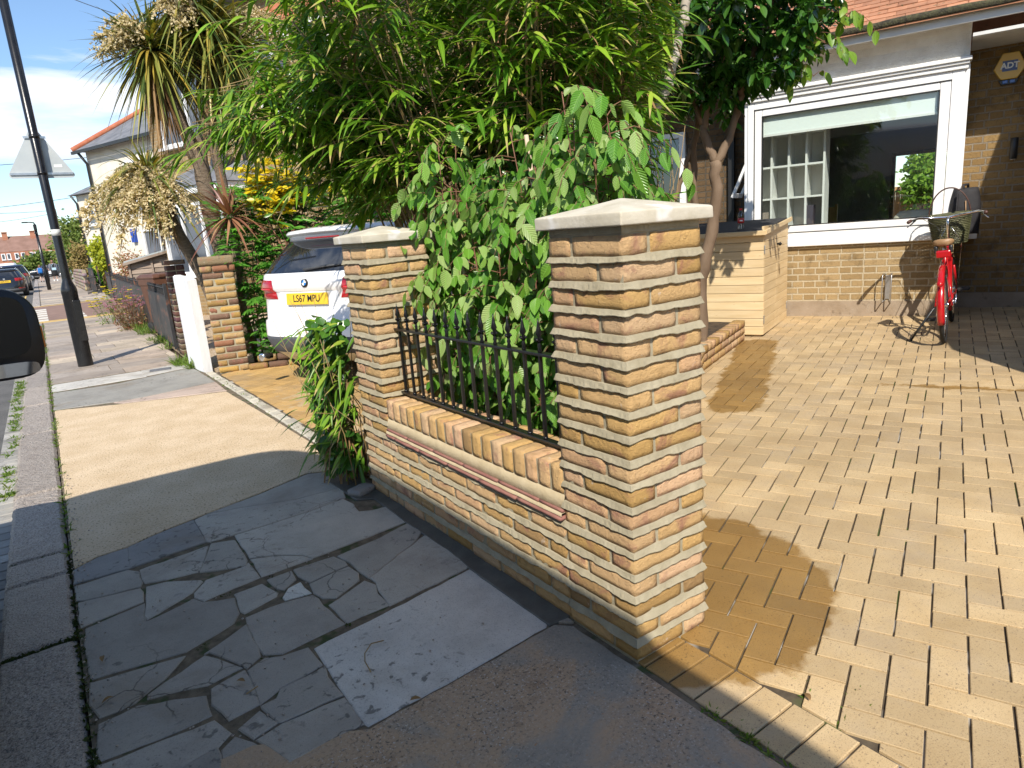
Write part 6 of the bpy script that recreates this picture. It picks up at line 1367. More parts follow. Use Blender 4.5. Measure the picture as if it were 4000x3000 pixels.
# sheet-backed iron fence
m_rust = pm('rusty_black_iron', (.022, .022, .024), (.035, .034, .035), 5, .5, .3, 40, .004, speck=[((.17, .07, .04), .56, .66)], speckscale=5)
FA, FB = Vector((.14, 9.67, 0)), Vector((.80, 29.1, 0)); fd = (FB-FA); FL = fd.length; fa = math.atan2(fd.y, fd.x)
root = empty('iron_fence', tuple(FA), fa, 'long black sheet-backed iron fence with rust along the pavement', 'fence')
hF = lambda x: .93
mb = MB(); mb.box((FL/2, 0, .43), (FL, .006, .74)); mb.build('sheet', m_rust, root)
for nm, z, w_ in (('bottom_rail', .06, .04), ('middle_rail', .80, .045), ('top_rail', .915, .03)): mb = MB(); mb.box((FL/2, -.012, z), (FL, w_, .012)); mb.build(nm, m_rust, root)
mb = MB(); n = 170
for i in range(n): mb.box((.06+i*(FL-.1)/n, -.012, .87), (.012, .012, .16))
o = mb.build('bars', m_rust, root); tag(o, kind='stuff')
for i in range(8): mb = MB(); mb.box((.02+i*(FL-.04)/7, -.016, .49), (.045, .045, .98), bev=.004); mb.build('post', m_rust, root)
for x in (.55, 1.85, 2.05): mb = MB(); mb.box((x, -.02, .46), (.03, .02, .86)); mb.build('stile', m_rust, root)
# second garden: grey wall, iron panel, railings
root = empty('far_wall', (.50, 37.0, 0), 0, 'low grey stone garden wall with hedge above, further up the pavement', 'wall'); mb = MB(); rg = random.Random(2)
for k in range(6):
    for i in range(22): rough_block(mb, (-.1, .2+i*.46+.2*(k % 2), .17*k+.01), (.1, .2+i*.46+.44+.2*(k % 2), .17*k+.16), 0, tuple(c*rg.uniform(.7, 1.1) for c in (.30, .25, .21)), .12, .01, .02, i+k*3.)
mb.box((0, 5.4, .5), (.16, 10, 1.0), m=1, col=(.6, .55, .5)); mb.build('stonework', [m_brick, m_mortar], root)
root = empty('iron_gate', (.52, 36.6, 0), 0, 'rusty dark iron panel gate standing open by the grey garden wall', 'gate'); mb = MB(); mb.box((.13, -1.6, .54), (.02, 3.3, 1.0)); mb.build('sheet', m_rust, root); mb = MB(); mb.box((.11, -1.6, 1.07), (.05, 3.3, .05)); mb.build('top_rail', m_rust, root)
mb = MB(); mb.box((.3, -3.25, .58), (.06, .06, 1.16)); mb.build('post', m_rust, root)
root = empty('low_railing', (.62, 33.2, 0), fa-.16, 'low open railing between the iron panel and the long fence', 'railing')
for z in (.12, .72): mb = MB(); mb.box((-.9, 0, z), (2.7, .03, .03)); mb.build('rail', m_rust, root)
for i in range(11): mb = MB(); mb.box((-2.2+i*.26, 0, .42), (.02, .02, .7)); mb.build('bar', m_rust, root)
# recycling crates
def crate(name, loc, c, label, h, rz=.1):
    root = empty(name, loc, rz, label, 'crate', 'stacked recycling crates'); m_ = pm('crate_plastic', c, tuple(x*1.15 for x in c), 9, .45)
    mb = MB(); mb.loft([[(sx*(.22+.03*t), sy*(.16+.03*t), z) for sx, sy in ((-1, -1), (1, -1), (1, 1), (-1, 1))] for z, t in ((0, 0), (h-.04, 1), (h-.04, 1.5), (h, 1.5))], sm=False)
    mb.build('body', m_, root); mb = MB(); mb.box((0, -.185, h*.55), (.14, .012, .05), bev=.004); mb.build('handle', m_, root)
crate('recycling_crate', (1.30, 41.0, .012), (.48, .05, .04), 'red recycling crate at the bottom of the stack', .42)
crate('recycling_crate', (1.30, 41.0, .435), (.02, .22, .10), 'green recycling crate squeezed between the red and blue ones', .20)
crate('recycling_crate', (1.28, 41.0, .64), (.02, .10, .48), 'blue recycling crate on top of the stack', .27)
crate('recycling_crate', (.86, 41.3, .012), (.015, .16, .09), 'dark green crate standing left of the stacked crates', .5)
# shed
m_shed = pm('weathered_shed_board', (.26, .195, .15), (.36, .29, .235), 3, .9, .7, 30, .006, island=.25, stretch=(1, 1, 7))
m_sroof = pm('green_grey_felt', (.27, .30, .29), (.36, .38, .36), 5, .95, .7, 120)
root = empty('garden_shed', (.62, 18.6, 0), -.12, 'weathered overlapping-board garden shed with grey felt roof behind the iron fence', 'shed')
prof = lambda x: 1.30+.30*min(x, 1.5)/1.5
mb = MB()
for k in range(11):
    z = .1+k*.125
    for x0, x1 in ((0, .52), (.54, 2.0)):
        zt = min(z+.135, 1.26+.2*x0)
        if zt > z: mb.add([(x0, -.03, z), (x1, -.03, z), (x1, -.005, zt), (x0, -.005, zt), (x0, .0, z), (x1, .0, z)], [(0, 1, 2, 3), (0, 4, 5, 1)])
mb.add([(0, 0, 0), (2, 0, 0), (2, 0, 1.66), (1.5, 0, 1.6), (0, 0, 1.27), (0, 1.8, 0), (0, 1.8, 1.27)], [(0, 1, 2, 3, 4), (0, 4, 6, 5)]); mb.build('boards', m_shed, root)
mb = MB(); mb.box((.53, -.03, .68), (.05, .05, 1.3)); mb.build('corner_post', m_shed, root); mb = MB(); mb.box((.0, -.03, .64), (.05, .05, 1.26)); mb.build('corner_post', m_shed, root)
mb = MB(); P_ = [(-.12, -.15, 1.27), (1.6, -.15, 1.66), (1.6, 1.95, 1.70), (-.12, 1.95, 1.31)]; mb.add(P_+[(x, y, z-.05) for x, y, z in P_], [(0, 1, 2, 3), (7, 6, 5, 4), (0, 4, 5, 1), (1, 5, 6, 2), (2, 6, 7, 3), (3, 7, 4, 0)]); mb.build('roof', m_sroof, root)
mb = MB(); mb.add([(-.13, -.165, 1.20), (1.62, -.165, 1.60), (1.62, -.165, 1.665), (-.13, -.165, 1.265), (-.13, -.152, 1.20), (1.62, -.152, 1.60), (1.62, -.152, 1.665), (-.13, -.152, 1.265)], [(0, 1, 2, 3), (7, 6, 5, 4), (0, 4, 5, 1), (3, 2, 6, 7)]); mb.build('fascia', m_shed, root)
# brown wheelie bin
m_binb = pm('brown_bin_plastic', (.10, .042, .022), (.125, .055, .03), 8, .5)
root = empty('wheelie_bin', (.50, 12.4, .01), .25, 'brown wheelie bin with moulded lid behind the near end of the iron fence', 'bin')
mb = MB(); mb.loft([[(sx*a, sy*b, z) for sx, sy in ((-1, -1), (1, -1), (1, 1), (-1, 1))] for z, a, b in ((.06, .21, .24), (.85, .275, .33), (.88, .29, .35), (.99, .29, .35))], sm=False); mb.build('body', m_binb, root, bevel=.015)
mb = MB(); mb.loft([[(sx*a, sy*b, z) for sx, sy in ((-1, -1), (1, -1), (1, 1), (-1, 1))] for z, a, b in ((.985, .30, .365), (1.02, .30, .365), (1.06, .26, .30), (1.07, .2, .24))], sm=False); mb.build('lid', m_binb, root, bevel=.012)
for s in (-.12, .12): mb = MB(); mb.box((s, -.36, 1.03), (.15, .04, .05), bev=.01); mb.build('lid_grip', m_binb, root)
for s in (-.24, .24): mb = MB(); mb.lathe([(.06, -.025), (.1, -.03), (.1, .03), (.06, .025)], n=16, M=Matrix.Translation((s, .26, .09)) @ rot('Y', 90)); mb.build('wheel', m_rubber, root)
# poles
m_pole = pm('black_pole_paint', (.008, .008, .009), (.014, .014, .015), 12, .25, .15, 60)
m_alu = pm('dull_aluminium', (.42, .46, .47), (.50, .53, .53), 3, .55, metal=.15)
root = empty('sign_post', (-1.03, 9.37, 0), 0, 'tall black post with cone collar on the pavement carrying the back of a triangular sign', 'sign post')
mb = MB(); mb.lathe([(.094, -.02), (.092, .02), (.092, .98), (.094, .985), (.094, 1.03), (.090, 1.06), (.054, 1.16), (.052, 1.2), (.052, 6.2)], n=28); mb.build('post', m_pole, root)
mb = MB(); mb.box((.05, -.081, .62), (.09, .03, .55), bev=.008); mb.build('access_door', m_pole, root); mb = MB(); mb.lathe([(.0535, 1.74), (.0535, 1.82)], n=24); mb.build('sticker', m_fascia, root)
def rtri(a, h, r_, z0, n=8):
    C_ = [(-a/2, 0), (a/2, 0), (0, h)]; o = []
    ctr = [(-a/2+r_*1.73, r_), (a/2-r_*1.73, r_), (0, h-2*r_)]; ang = [(150, 270), (270, 390), (30, 150)]
    for (cx, cz), (a0, a1) in zip(ctr, ang):
        for i in range(n+1): t = math.radians(a0+(a1-a0)*i/n); o.append((cx+r_*math.cos(t), z0+cz+r_*math.sin(t)))
    return o
sg = empty('sign_back', (0, 0, 0)); sg.parent = root
mb = MB(); pl = rtri(.77, .66, .04, 2.47); vs = [(x, .068, z) for x, z in pl]+[(x, .072, z) for x, z in pl]; n = len(pl); mb.add(vs, [tuple(range(n)), tuple(range(2*n-1, n-1, -1))]+[(i, (i+1) % n, n+(i+1) % n, n+i) for i in range(n)]); tri = mb.build('sign_plate', m_alu, root); bpy.data.objects.remove(sg)
mb = MB(); mb.box((0, .060, 2.525), (.68, .014, .028)); mb.build('channel', m_steel, tri); mb = MB(); mb.box((0, .060, 2.97), (.24, .014, .028)); mb.build('channel', m_steel, tri)
for z in (2.525, 2.97): mb = MB(); mb.lathe([(.058, -.02), (.058, .02)], (0, 0, z), 24); mb.build('clip', m_pole, tri)
mb = MB(); mb.box((.19, .066, 2.62), (.09, .002, .035)); mb.box((.19, .0655, 2.625), (.09, .002, .01)); mb.build('sticker', m_white, tri)
root = empty('lamp_post', (-.97, 44.5, 0), 0, 'black post with a small camera head standing at the kerb beside the parked cars', 'lamp post')
mb = MB(); mb.lathe([(.10, 0), (.10, 1.0), (.07, 1.12), (.062, 1.2), (.058, 3.4)], n=16); mb.build('post', m_pole, root); mb = MB(); mb.box((0, -.02, 3.42), (.16, .2, .34), bev=.03); mb.build('head', m_pole, root); mb = MB(); mb.box((-.02, -.06, 3.12), (.14, .2, .12), bev=.02); mb.build('junction_box', m_pole, root)
root = empty('lamp_post', (-.80, 62, 0), 0, 'slim street lamp with short arm rising behind the hedge', 'lamp post'); mb = MB(); mb.tube([(0, 0, 0), (0, 0, 4.35), (-.06, 0, 4.55), (-.3, 0, 4.6), (-.5, 0, 4.6)], [.09, .06, .05, .04, .04], 10); mb.build('post', m_pole, root); mb = MB(); mb.box((-.62, 0, 4.6), (.4, .2, .09), bev=.03); mb.build('lamp_head', m_pole, root)
root = empty('telegraph_pole', (.62, 62, 0), 0, 'wooden telegraph pole standing among the far trees carrying wires', 'telegraph pole'); mb = MB(); mb.tube([(0, 0, 0), (0, 0, 5.5)], [.16, .12], 10); mb.build('pole', m_shed, root); mb = MB(); mb.box((0, -.14, 5.2), (.2, .12, .3)); mb.build('junction_box', m_pole, root)
m_wire = pm('black_cable', (.03, .035, .05), rough=.6)
for a, b, s, lab in (((-8, 42, 6.2), (6, 43, 7.4), .25, 'upper overhead wire crossing the sky behind the sign'), ((-9, 45, 4.95), (.62, 62, 5.4), .3, 'overhead wire running to the telegraph pole from the left'), ((-9, 47, 4.5), (2.6, 45, 5.2), .25, 'lower overhead wire reaching the far white house'), ((-9, 60, 4.7), (.62, 62, 5.2), .35, 'lowest thin overhead wire at the telegraph pole'), ((1.6, 32, 11.6), (6.6, 28, 9.5), .25, 'overhead wire above the tall palm near the top edge')):
    A_, B_ = Vector(a), Vector(b); o = empty('overhead_wire', a, 0, lab, 'wire'); mb = MB(); mb.tube([A_.lerp(B_, i/16)-A_-Vector((0, 0, s*4*(i/16)*(1-i/16))) for i in range(17)], .014, 5); mb.build('cable', m_wire, o)
# houses
m_stucco = pm('cream_render', (.66, .60, .49), (.74, .69, .59), 2, .9, .3, 40)
m_slate = pm('grey_slate', (.12, .125, .14), (.20, .205, .22), 3, .8, .4, 30, island=.2)
m_redt = pm('red_ridge_tile', (.46, .14, .07), (.54, .20, .11), 6, .85, .5, 40)
m_rbrick = pm('red_brick_far', (.36, .15, .09), (.44, .20, .12), 1.5, .9)
m_rtile = pm('brown_roof_tile', (.20, .115, .085), (.27, .16, .125), .6, .9, .5, 6)
m_wglass = pm('window_pane', (.05, .06, .075), (.10, .115, .14), 1.2, .05, spec=.8)
def window(parent, x0, x1, z0, z1, y=-.03, mull=(), frame=.07, curt=False):
    mb = MB()
    for c, d in ((((x0+x1)/2, y, z0), (x1-x0+frame, .1, frame)), (((x0+x1)/2, y, z1), (x1-x0+frame, .1, frame)), ((x0, y, (z0+z1)/2), (frame, .1, z1-z0-frame)), ((x1, y, (z0+z1)/2), (frame, .1, z1-z0-frame))): mb.box(c, d)
    for q_ in mull: mb.box((x0+(x1-x0)*q_, y, (z0+z1)/2), (frame*.8, .09, z1-z0-frame))
    mb.box(((x0+x1)/2, y-.05, z0-frame*.9), (x1-x0+.2, .18, .06)); f_ = mb.build('window', m_white, parent)
    mb = MB(); mb.box(((x0+x1)/2, y+.015, (z0+z1)/2), (x1-x0-frame, .02, z1-z0-frame)); mb.build('pane', m_wglass, f_); return f_
def gableroof(mb, x0, x1, y0, y1, z0, zr, hip0=0, hip1=0, ov=.3, th=.12):
    ym = (y0+y1)/2; A_ = [(x0-ov, y0-ov, z0), (x1+ov, y0-ov, z0), (x1+ov, y1+ov, z0), (x0-ov, y1+ov, z0), (x0-ov+hip0, ym, zr), (x1+ov-hip1, ym, zr)]
    mb.add(A_, [(0, 1, 5, 4), (2, 3, 4, 5), (1, 2, 5), (3, 0, 4), (3, 2, 1, 0)])
# neighbour: two storeys of stock brick, white windows, slate-topped bay
nb = empty('brick_house', (1.509, 17.434, 0), HANG, 'two-storey yellow brick house with white windows behind the tall cabbage palm', 'house')
m_nbr = oldbrick('neighbour_brick', (.30, .20, .095), (.37, .255, .125), (.42, .35, .24))
mb = MB(); mb.box((3.6, 4, 3.1), (7.2, 8, 6.2)); mb.build('wall', m_nbr, nb); mb = MB(); gableroof(mb, 0, 7.2, 0, 8, 6.2, 9.2); mb.build('roof', m_slate, nb)
window(nb, .62, 2.78, 3.86, 5.5, mull=(.5,)); window(nb, 4.35, 5.3, 3.9, 5.45, mull=(.5,)); window(nb, 5.85, 6.4, 3.9, 5.45)
for x in (3.55, 7.15): mb = MB(); mb.box((x, -.06, 3.1), (.10, .1, 6.1)); mb.build('downpipe', m_dark, nb)
mb = MB(); mb.box((5.9, -.03, 5.75), (2.6, .08, .35)); mb.build('red_band', m_redt, nb)
by = MB(); by.box((2.6, -.45, 1.3), (2.6, .9, 2.6)); o = by.build('bay', m_nbr, nb); window(nb, 1.5, 3.7, .95, 2.4, -.93, (.33, .66)); mb = MB(); mb.box((2.6, -.5, 2.68), (2.8, 1.1, .14)); mb.build('bay_trim', m_white, nb)
mb = MB(); mb.loft([[(1.15, -1.1, 2.76), (4.05, -1.1, 2.76), (4.05, .05, 2.76), (1.15, .05, 2.76)], [(1.9, -.3, 3.22), (3.6, -.3, 3.22), (3.6, .05, 3.22), (1.9, .05, 3.22)]], sm=False); mb.build('bay_roof', m_slate, nb)
mb = MB(); mb.lathe([(.10, 3.05), (.24, 3.08), (.27, 3.18), (.24, 3.30), (.12, 3.36)], (3.3, -.45, 0), 8); mb.build('finial', m_dark, nb)
# white rendered house
wh_ = empty('white_house', (.719, 25.569, 0), HANG, 'cream rendered house with grey slate roof and red hip tiles along the street', 'house')
mb = MB(); mb.box((3.2, 4, 2.45), (6.4, 8, 4.9)); mb.build('wall', m_stucco, wh_)
mb = MB(); gableroof(mb, 0, 6.4, 0, 8, 4.92, 7.7, 3.0, .4, .28); mb.build('roof', m_slate, wh_)
mb = MB(); mb.tube([(-.25, -.28, 4.96), (2.72, 4, 7.74), (6.2, 4, 7.74)], .09, 8); mb.build('ridge_tiles', m_redt, wh_)
mb = MB(); mb.box((-.1, 6.5, 4.9), (.5, .6, 1.7)); mb.box((-.1, 6.5, 5.78), (.58, .68, .12)); mb.build('chimney', m_rbrick, wh_)
mb = MB(); mb.box((3.2, -.31, 4.87), (6.9, .06, .09)); mb.build('fascia', m_dark, wh_); mb = MB(); mb.tube([(.12, -.3, 4.85), (.12, -.08, 4.5), (.12, -.08, 0)], .045, 6); mb.build('downpipe', m_dark, wh_)
window(wh_, 2.6, 4.4, .9, 2.2, mull=(.5,)); window(wh_, 2.3, 3.3, 3.1, 4.3, mull=(.5,)); window(wh_, 4.6, 5.6, 3.1, 4.3)
mb = MB(); mb.box((2.02, -.05, 2.08), (.2, .1, .42)); mb.build('blue_plaque', pm('blue_plastic', (.02, .07, .38)), wh_)
w3 = empty('white_house', (1.029, 40.58, 0), HANG, 'smaller far cream house with low grey hipped roof beyond the first white one', 'house')
mb = MB(); mb.box((3.0, 3.5, 2.35), (6.0, 7, 4.7)); mb.build('wall', m_stucco, w3); mb = MB(); gableroof(mb, 0, 6, 0, 7, 4.72, 6.6, 2.6, 2.6, .3); mb.build('roof', m_slate, w3); window(w3, .9, 1.6, 3.2, 4.1); window(w3, 2.4, 3.4, 3.1, 4.2, mull=(.5,)); window(w3, .9, 2.3, .9, 2.1, mull=(.5,)); mb = MB(); mb.tube([(.1, -.3, 4.7), (.1, -.08, 4.3), (.1, -.08, 0)], .05, 6); mb.build('downpipe', m_dark, w3)
w4 = empty('white_house', (1.75, 56, 0), HANG, 'furthest pale house just showing its dark eaves above the hedge tree', 'house'); mb = MB(); mb.box((3, 3.5, 2.2), (6, 7, 4.4)); mb.build('wall', m_stucco, w4); mb = MB(); gableroof(mb, 0, 6, 0, 7, 4.4, 6.2, 2.4, 2.4, .3); mb.build('roof', m_slate, w4)
# red terrace closing the street
te = None
for i in range(4):
    lab = ['red brick terrace house at the far left edge closing the street', 'red brick terrace house with twin white windows closing the street, second from the left', 'red brick terrace house with a chimney stack behind the far lamp post', 'red brick terrace house at the right of the far row by the hedge tree'][i]
    t_ = empty('terrace_house', (-14.5+i*4.7, 168.5, 0), math.radians(2), lab, 'house', 'red brick terrace closing the street')
    mb = MB(); mb.box((2.35, 3.5, 2.25), (4.66, 7, 4.5)); mb.build('wall', m_rbrick, t_); mb = MB(); gableroof(mb, 0, 4.7, 0, 7, 4.5, 7.6, 0, .8 if i == 3 else 0, .05); mb.build('roof', m_rtile, t_)
    for x in (.7, 1.75, 3.2, 4.1): window(t_, x, x+.55, 3.0, 4.1, frame=.14)
    for x in (.8, 3.0): window(t_, x, x+1.1, .8, 2.2, frame=.14)
    mb = MB(); mb.box((4.5, 3.0, 7.6), (.9, .8, 1.5)); mb.box((4.5, 2.9, 8.4), (1.0, .9, .15)); mb.build('chimney', m_rbrick, t_)
    if i == 2: mb = MB(); mb.box((1.6, -.45, 1.5), (1.0, .6, 3.0)); mb.build('porch', pm('brown_door', (.12, .04, .03)), t_)
# ---------------------------------------------------------------- distant planting
def bush(name, c, rad, n, L_, W_, mat, label, cat='tree', trunk=True, seed=1, prof='ellip', clump=50, kind=None):
    rs = np.random.RandomState(seed); u = rs.normal(size=(clump, 3)); u /= np.linalg.norm(u, axis=1)[:, None]; u *= rs.uniform(.35, 1, (clump, 1)); cc = u*np.array(rad)+np.array([0, 0, c[2]])
    k = rs.randint(0, clump, n); P = cc[k]+rs.normal(size=(n, 3))*np.array(rad)*.17; P[:, 2] = np.maximum(P[:, 2], .05)
    D_ = rs.normal(size=(n, 3))+u[k]*.8
    root = empty(name, (c[0], c[1], 0), 0, label, cat); foliage('crown' if trunk else 'leaves', P, D_, LIGHT+rs.normal(0, .5, (n, 3)), rs.uniform(L_*.7, L_*1.2, n), rs.uniform(W_*.7, W_*1.2, n), mat, root, prof, .2, .1)
    mb = MB()
    for i in range(5): mb.tube([(rs.normal()*.06, rs.normal()*.06, 0), (rs.normal()*rad[0]*.15, rs.normal()*rad[1]*.15, c[2]*.55), (rs.normal()*rad[0]*.3, rs.normal()*rad[1]*.3, c[2])], [.05 if trunk else .02, .035 if trunk else .015, .01], 6)
    mb.build('trunk' if trunk else 'stems', m_twig, root); return root
m_h1 = leafm('hedge_leaf', [(.09, .15, .03), (.14, .20, .04), (.20, .22, .06)], .6, .3, 0, .8, .2); m_h2 = leafm('lime_hedge_leaf', [(.30, .34, .02), (.42, .42, .03), (.20, .28, .03)], .6, .3, 0, .85, .2); m_h3 = leafm('bronzed_leaf', [(.26, .19, .07), (.34, .24, .10), (.22, .2, .06)], .6, .3, 0, .85, .2); m_h4 = leafm('red_tipped_leaf', [(.34, .09, .06), (.40, .17, .10), (.18, .16, .05), (.42, .25, .17)], .5, .3, 0, .85, .3)
bush('hedge_tree', (1.75, 56, 2.5), (1.7, 2.4, 1.9), 9000, .24, .12, m_h1, 'large rounded green tree overhanging the pavement far up the street', seed=2, clump=90)
bush('lime_shrub', (1.35, 37.2, 1.55), (.55, .9, .9), 2600, .15, .08, m_h2, 'bright lime-yellow shrub above the crates', 'shrub', False, 3)
bush('dark_shrub', (1.5, 38.4, .9), (.6, 1.2, .8), 2200, .18, .12, m_ivy, 'dark big-leaved shrub below the lime-yellow one', 'shrub', False, 4)
bush('bronze_shrub', (1.05, 46, 1.4), (.75, 1.5, .85), 2600, .18, .09, m_h3, 'fading bronze-coloured bush at the pavement edge below the hedge tree', 'shrub', False, 5)
bush('red_shrub', (1.05, 22.8, 1.0), (.55, .7, .75), 1500, .10, .035, m_h4, 'thin red-tipped shrub behind the iron fence left of the shed', 'shrub', False, 6)
bush('green_hedge', (-.7, 120, 1.6), (3.0, 2, 1.5), 2500, .5, .3, m_h1, 'low dark green hedge in front of the red terrace', 'hedge', False, 7)
bush('roadside_tree', (-8.2, 80, 1.8), (1.6, 2.5, 1.9), 2500, .35, .2, m_h1, 'dark bushy tree at the far left behind the parked cars', 'tree', True, 8)
# back garden climber seen through the house
gc = hp(.9, 13.6, 0); bush('garden_climber', (gc.x, gc.y, 1.9), (.9, .5, .9), 2600, .14, .08, m_lime, 'leafy climber over the back garden fence seen through the bay window', 'shrub', False, 9)
# ---------------------------------------------------------------- people
def person(loc, rz, label, skin, parts, pose, shoes=None, hair=None):
    root = empty('person', loc, rz, label, 'person'); H = pose['h']; s = H/1.66
    me = bpy.data.meshes.new('body'); J = {k: Vector(v)*s for k, v in pose['j'].items()}
    names = list(J); E_ = [('pel', 'wai'), ('wai', 'che'), ('che', 'nec'), ('nec', 'hea'), ('hea', 'top')]
    for sd in 'lr': E_ += [('pel', 'hip'+sd), ('hip'+sd, 'kne'+sd), ('kne'+sd, 'ank'+sd), ('ank'+sd, 'toe'+sd), ('che', 'sho'+sd), ('sho'+sd, 'elb'+sd), ('elb'+sd, 'wri'+sd), ('wri'+sd, 'han'+sd)]
    me.from_pydata([J[n] for n in names], [(names.index(a), names.index(b)) for a, b in E_], [])
    o = bpy.data.objects.new('body', me); COL.objects.link(o); o.parent = root; me.materials.append(skin)
    sk = o.modifiers.new('skin', 'SKIN'); sub = o.modifiers.new('sub', 'SUBSURF'); sub.render_levels = 1; sub.levels = 1
    RD = dict(pel=(.13, .10), wai=(.115, .085), che=(.14, .10), nec=(.052, .052), hea=(.075, .085), top=(.06, .07), hip=(.085, .085), kne=(.055, .055), ank=(.038, .038), toe=(.035, .03), sho=(.055, .055), elb=(.042, .042), wri=(.03, .03), han=(.032, .025))
    for i, n in enumerate(names): r_ = RD[n if n in RD else n[:3]]; me.skin_vertices[0].data[i].radius = (r_[0]*s, r_[1]*s)
    me.skin_vertices[0].data[names.index('pel')].use_root = True
    for nm, rings, mat in parts:
        mb = MB(); mb.loft([[(cx*s+rx*s*math.cos(a), cy*s+ry*s*math.sin(a), z*s) for a in [2*math.pi*k/20 for k in range(20)]] for cx, cy, z, rx, ry in rings]); mb.build(nm, mat, root)
    for sd in 'lr':
        if shoes:
            mb = MB(); a = J['ank'+sd]; t = J['toe'+sd]; mb.tube([a+Vector((0, 0, .02)), a.lerp(t, .3)+Vector((0, 0, -.03)), t+Vector((0, 0, -.005))], [.05*s, .052*s, .04*s], 10); mb.build('shoe', shoes, root)
    return root
m_skin = pm('skin', (.52, .32, .24), (.56, .36, .28), 10, .6); m_dress = pm('black_dress', (.012, .012, .014), rough=.85); m_jack = pm('grey_jacket', (.13, .14, .165), (.17, .18, .21), 12, .8); m_lbag = pm('light_blue_bag', (.40, .56, .66), rough=.6); m_hairb = pm('red_brown_hair', (.20, .09, .05), (.26, .12, .07), 30, .5); m_wsh = pm('white_shoe', (.75, .75, .74), rough=.6)
J0 = dict(pel=(0, 0, .92), wai=(0, 0, 1.08), che=(0, .01, 1.28), nec=(0, .01, 1.44), hea=(0, -.005, 1.54), top=(0, -.01, 1.62), hipl=(.09, 0, .86), hipr=(-.09, 0, .86), knel=(.10, -.06, .49), kner=(-.10, .03, .49), ankl=(.11, -.05, .09), ankr=(-.10, .13, .10), toel=(.12, -.19, .035), toer=(-.10, .01, .035), shol=(.18, .01, 1.37), shor=(-.18, .01, 1.37), elbl=(.24, .03, 1.12), elbr=(-.24, .03, 1.12), wril=(.25, -.06, .90), wrir=(-.24, -.05, .90), hanl=(.25, -.08, .82), hanr=(-.24, -.07, .82))
p1 = person((-.21, 66.5, 0), 0, 'woman in black dress and grey jacket with light blue shoulder bag walking towards us', m_skin, [('dress', [(0, 0, .42, .24, .17), (0, -.01, .6, .22, .16), (0, 0, .9, .18, .14), (0, 0, 1.06, .145, .11), (0, 0, 1.3, .165, .12), (0, .01, 1.38, .11, .09)], m_dress)], dict(h=1.72, j=J0), m_wsh)
mb = MB()
for s in (-1, 1): mb.loft([[(s*(.13+.07*math.cos(a)*(1 if s*math.cos(a) > 0 else .6)), .02+.15*math.sin(a), z) for a in [2*math.pi*k/14 for k in range(14)]] for z in (.88, 1.05, 1.3, 1.44)]); mb.tube([Vector(J0['sho'+('l' if s > 0 else 'r')])*1.036, Vector(J0['elb'+('l' if s > 0 else 'r')])*1.036, Vector(J0['wri'+('l' if s > 0 else 'r')])*1.036], [.075, .062, .05], 10)
mb.build('jacket', m_jack, p1)
mb = MB(); mb.lathe([(.02, 1.735), (.07, 1.72), (.095, 1.66), (.10, 1.58), (.095, 1.5), (.085, 1.44)], (0, .03, 0), 14); mb.build('hair', m_hairb, p1)
mb = MB(); mb.box((-.02, -.105, 1.60), (.12, .03, .03), bev=.008); mb.build('sunglasses', m_black, p1)
o = empty('shoulder_bag', (-.16, 66.33, 1.0), 0, 'light blue bag hanging across the walking woman', 'bag'); mb = MB(); mb.box((0, 0, 0), (.30, .10, .21), bev=.03); mb.build('body', m_lbag, o); mb = MB(); mb.tube([(-.12, 0, .1), (-.13, .03, .3), (.02, .05, .47)], .016, 6); mb.build('strap', m_lbag, o)
o = empty('carrier_bag', (-.50, 66.4, .62), 0, 'small white carrier bag held in the walking woman\'s hand', 'bag'); mb = MB(); mb.loft([[(a*.09, b*.05, z) for a, b in ((-1, -1), (1, -1), (1, 1), (-1, 1))] for z in (0, .16, .24)], sm=False); mb.build('body', m_wsh, o, bevel=.015)
m_blueb = pm('bright_blue_nylon', (.01, .13, .42), (.015, .17, .50), 8, .6); m_short = pm('dark_shorts', (.03, .035, .045), rough=.85); m_top = pm('dark_school_top', (.05, .055, .07), rough=.85)
J1 = {k: (v[0]*.95, -v[1], v[2]) for k, v in J0.items()}
p2 = person((-1.13, 68, 0), 0, 'child in shorts with a bright blue backpack walking away beside the parked cars', m_skin, [('shorts', [(0, 0, .55, .17, .13), (0, 0, .8, .16, .13), (0, 0, .96, .14, .11)], m_short), ('top', [(0, 0, .92, .155, .12), (0, 0, 1.15, .15, .115), (0, 0, 1.36, .16, .11), (0, 0, 1.44, .08, .07)], m_top)], dict(h=1.40, j=J1), m_rubber)
mb = MB(); mb.lathe([(.02, 1.40), (.06, 1.39), (.082, 1.34), (.083, 1.28), (.07, 1.24)], (0, -.01, 0), 12); mb.build('hair', m_hairb, p2)
o = empty('backpack', (-1.13, 67.80, .72), 0, 'bright blue backpack worn by the child on the pavement', 'backpack'); mb = MB(); mb.box((0, 0, .22), (.34, .18, .46), bev=.06); mb.build('body', m_blueb, o); mb = MB(); mb.box((0, -.10, .15), (.24, .06, .2), bev=.025); mb.build('pocket', m_blueb, o)
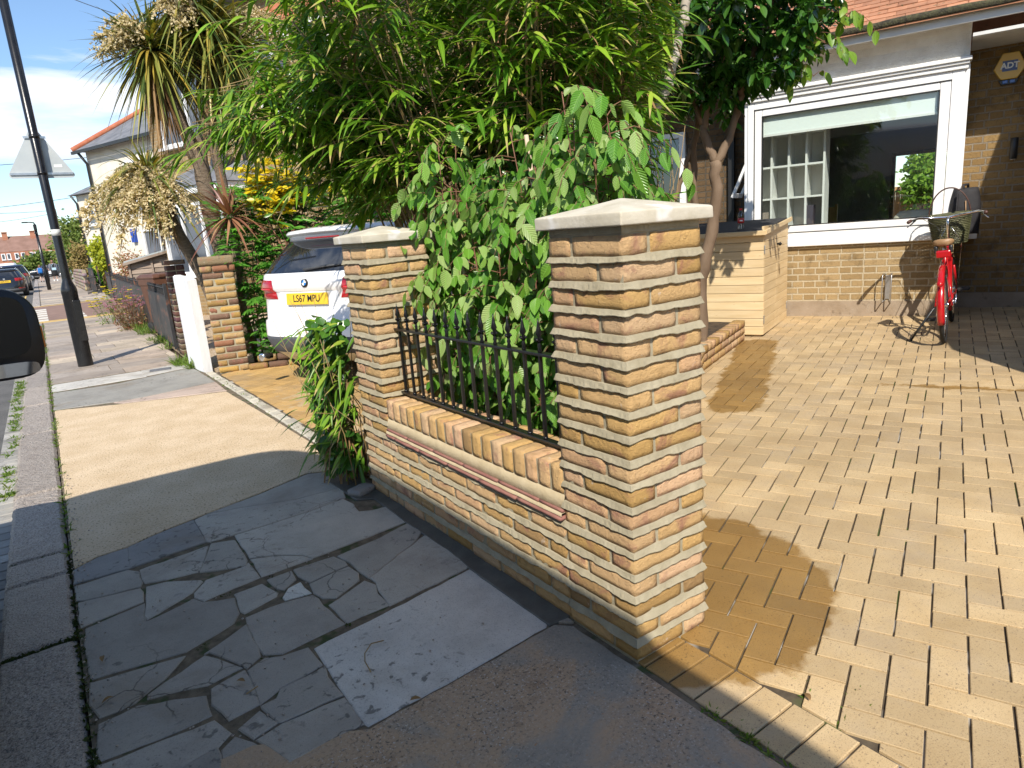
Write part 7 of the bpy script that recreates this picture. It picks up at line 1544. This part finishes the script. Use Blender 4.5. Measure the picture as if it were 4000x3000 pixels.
p3 = person((-.72, 67.2, 0), .3, 'smaller figure in dark clothes walking just behind the far post', m_skin, [('trousers', [(0, 0, .1, .15, .12), (0, 0, .5, .16, .12), (0, 0, .95, .15, .12)], m_short), ('coat', [(0, 0, .75, .18, .14), (0, 0, 1.1, .17, .13), (0, 0, 1.38, .17, .12), (0, 0, 1.46, .08, .07)], m_top)], dict(h=1.35, j=J1), m_rubber)
# iron cover and small leftovers
o = empty('cover_plate', (-.31, 7.88, .003), -.16, 'small dark iron cover set in the pale paving row', 'cover plate'); mb = MB(); mb.box((0, 0, 0), (.24, .17, .012), bev=.002); mb.build('plate', pm('worn_iron', (.10, .10, .105), (.16, .16, .165), 40, .5, .5, 90), o)
for x, y, a, lab in ((-.63, .60, .9, 'curled pale straw lying on the dark paving near the big pale slab'), (-1.02, .70, .2, 'tiny pale twig lying in the cracked paving')):
    o = empty('dry_straw', (x, y, .008), a, lab, 'straw'); mb = MB(); mb.tube([(-.09, 0, 0), (-.05, .03, .012), (0, .045, .006), (.05, .035, .01), (.08, .0, 0)] if a > .5 else [(-.02, 0, 0), (.02, .003, .002)], .0022, 5); mb.build('stalk', m_cane, o)

rs = np.random.RandomState(4); mb = MB()
for i in range(420):
    if i < 200: x, y = -1.46+abs(rs.normal())*.05, rs.uniform(.2, 4)
    elif i < 320: x, y = rs.uniform(-1.4, -.05), rs.uniform(-.6, .35)
    else: x, y = rs.uniform(-1.3, -.2), rs.uniform(.4, 1.6)
    r_ = rs.uniform(.0018, .0055); n0 = len(mb.v); c_ = [.9, .75, .55] if rs.rand() < .5 else [.5, .42, .36]
    mb.lathe([(r_*.5, -r_*.4), (r_, 0), (r_*.6, r_*.55)], (x, y, .004), 5, 0, tuple(k_*rs.uniform(.6, 1.1) for k_ in c_), sm=False)
o = mb.build('grit', m_gran); tag(o, kind='stuff')
for i, (x, y) in enumerate(((-1.42, .96), (-1.40, 1.22), (-.62, .30), (.25, -.42), (-1.05, .78))):
    o = empty('dead_leaf', (x, y, .012), i*1.3, ['curled pale dead leaf lying by the kerb moss', 'small dry leaf lying against the kerb edge further along', 'dry leaf scrap on the rough concrete below the pale slab', 'reddish leaf scrap lying on the driveway edging', 'dry leaf lying in a paving crack'][i], 'leaf')
    foliage('blade', [(0, 0, 0)], [(1, .2, .1)], [(0, 0, 1)], .035, .016, m_dead, o, 'ellip', .5, .0, .4)
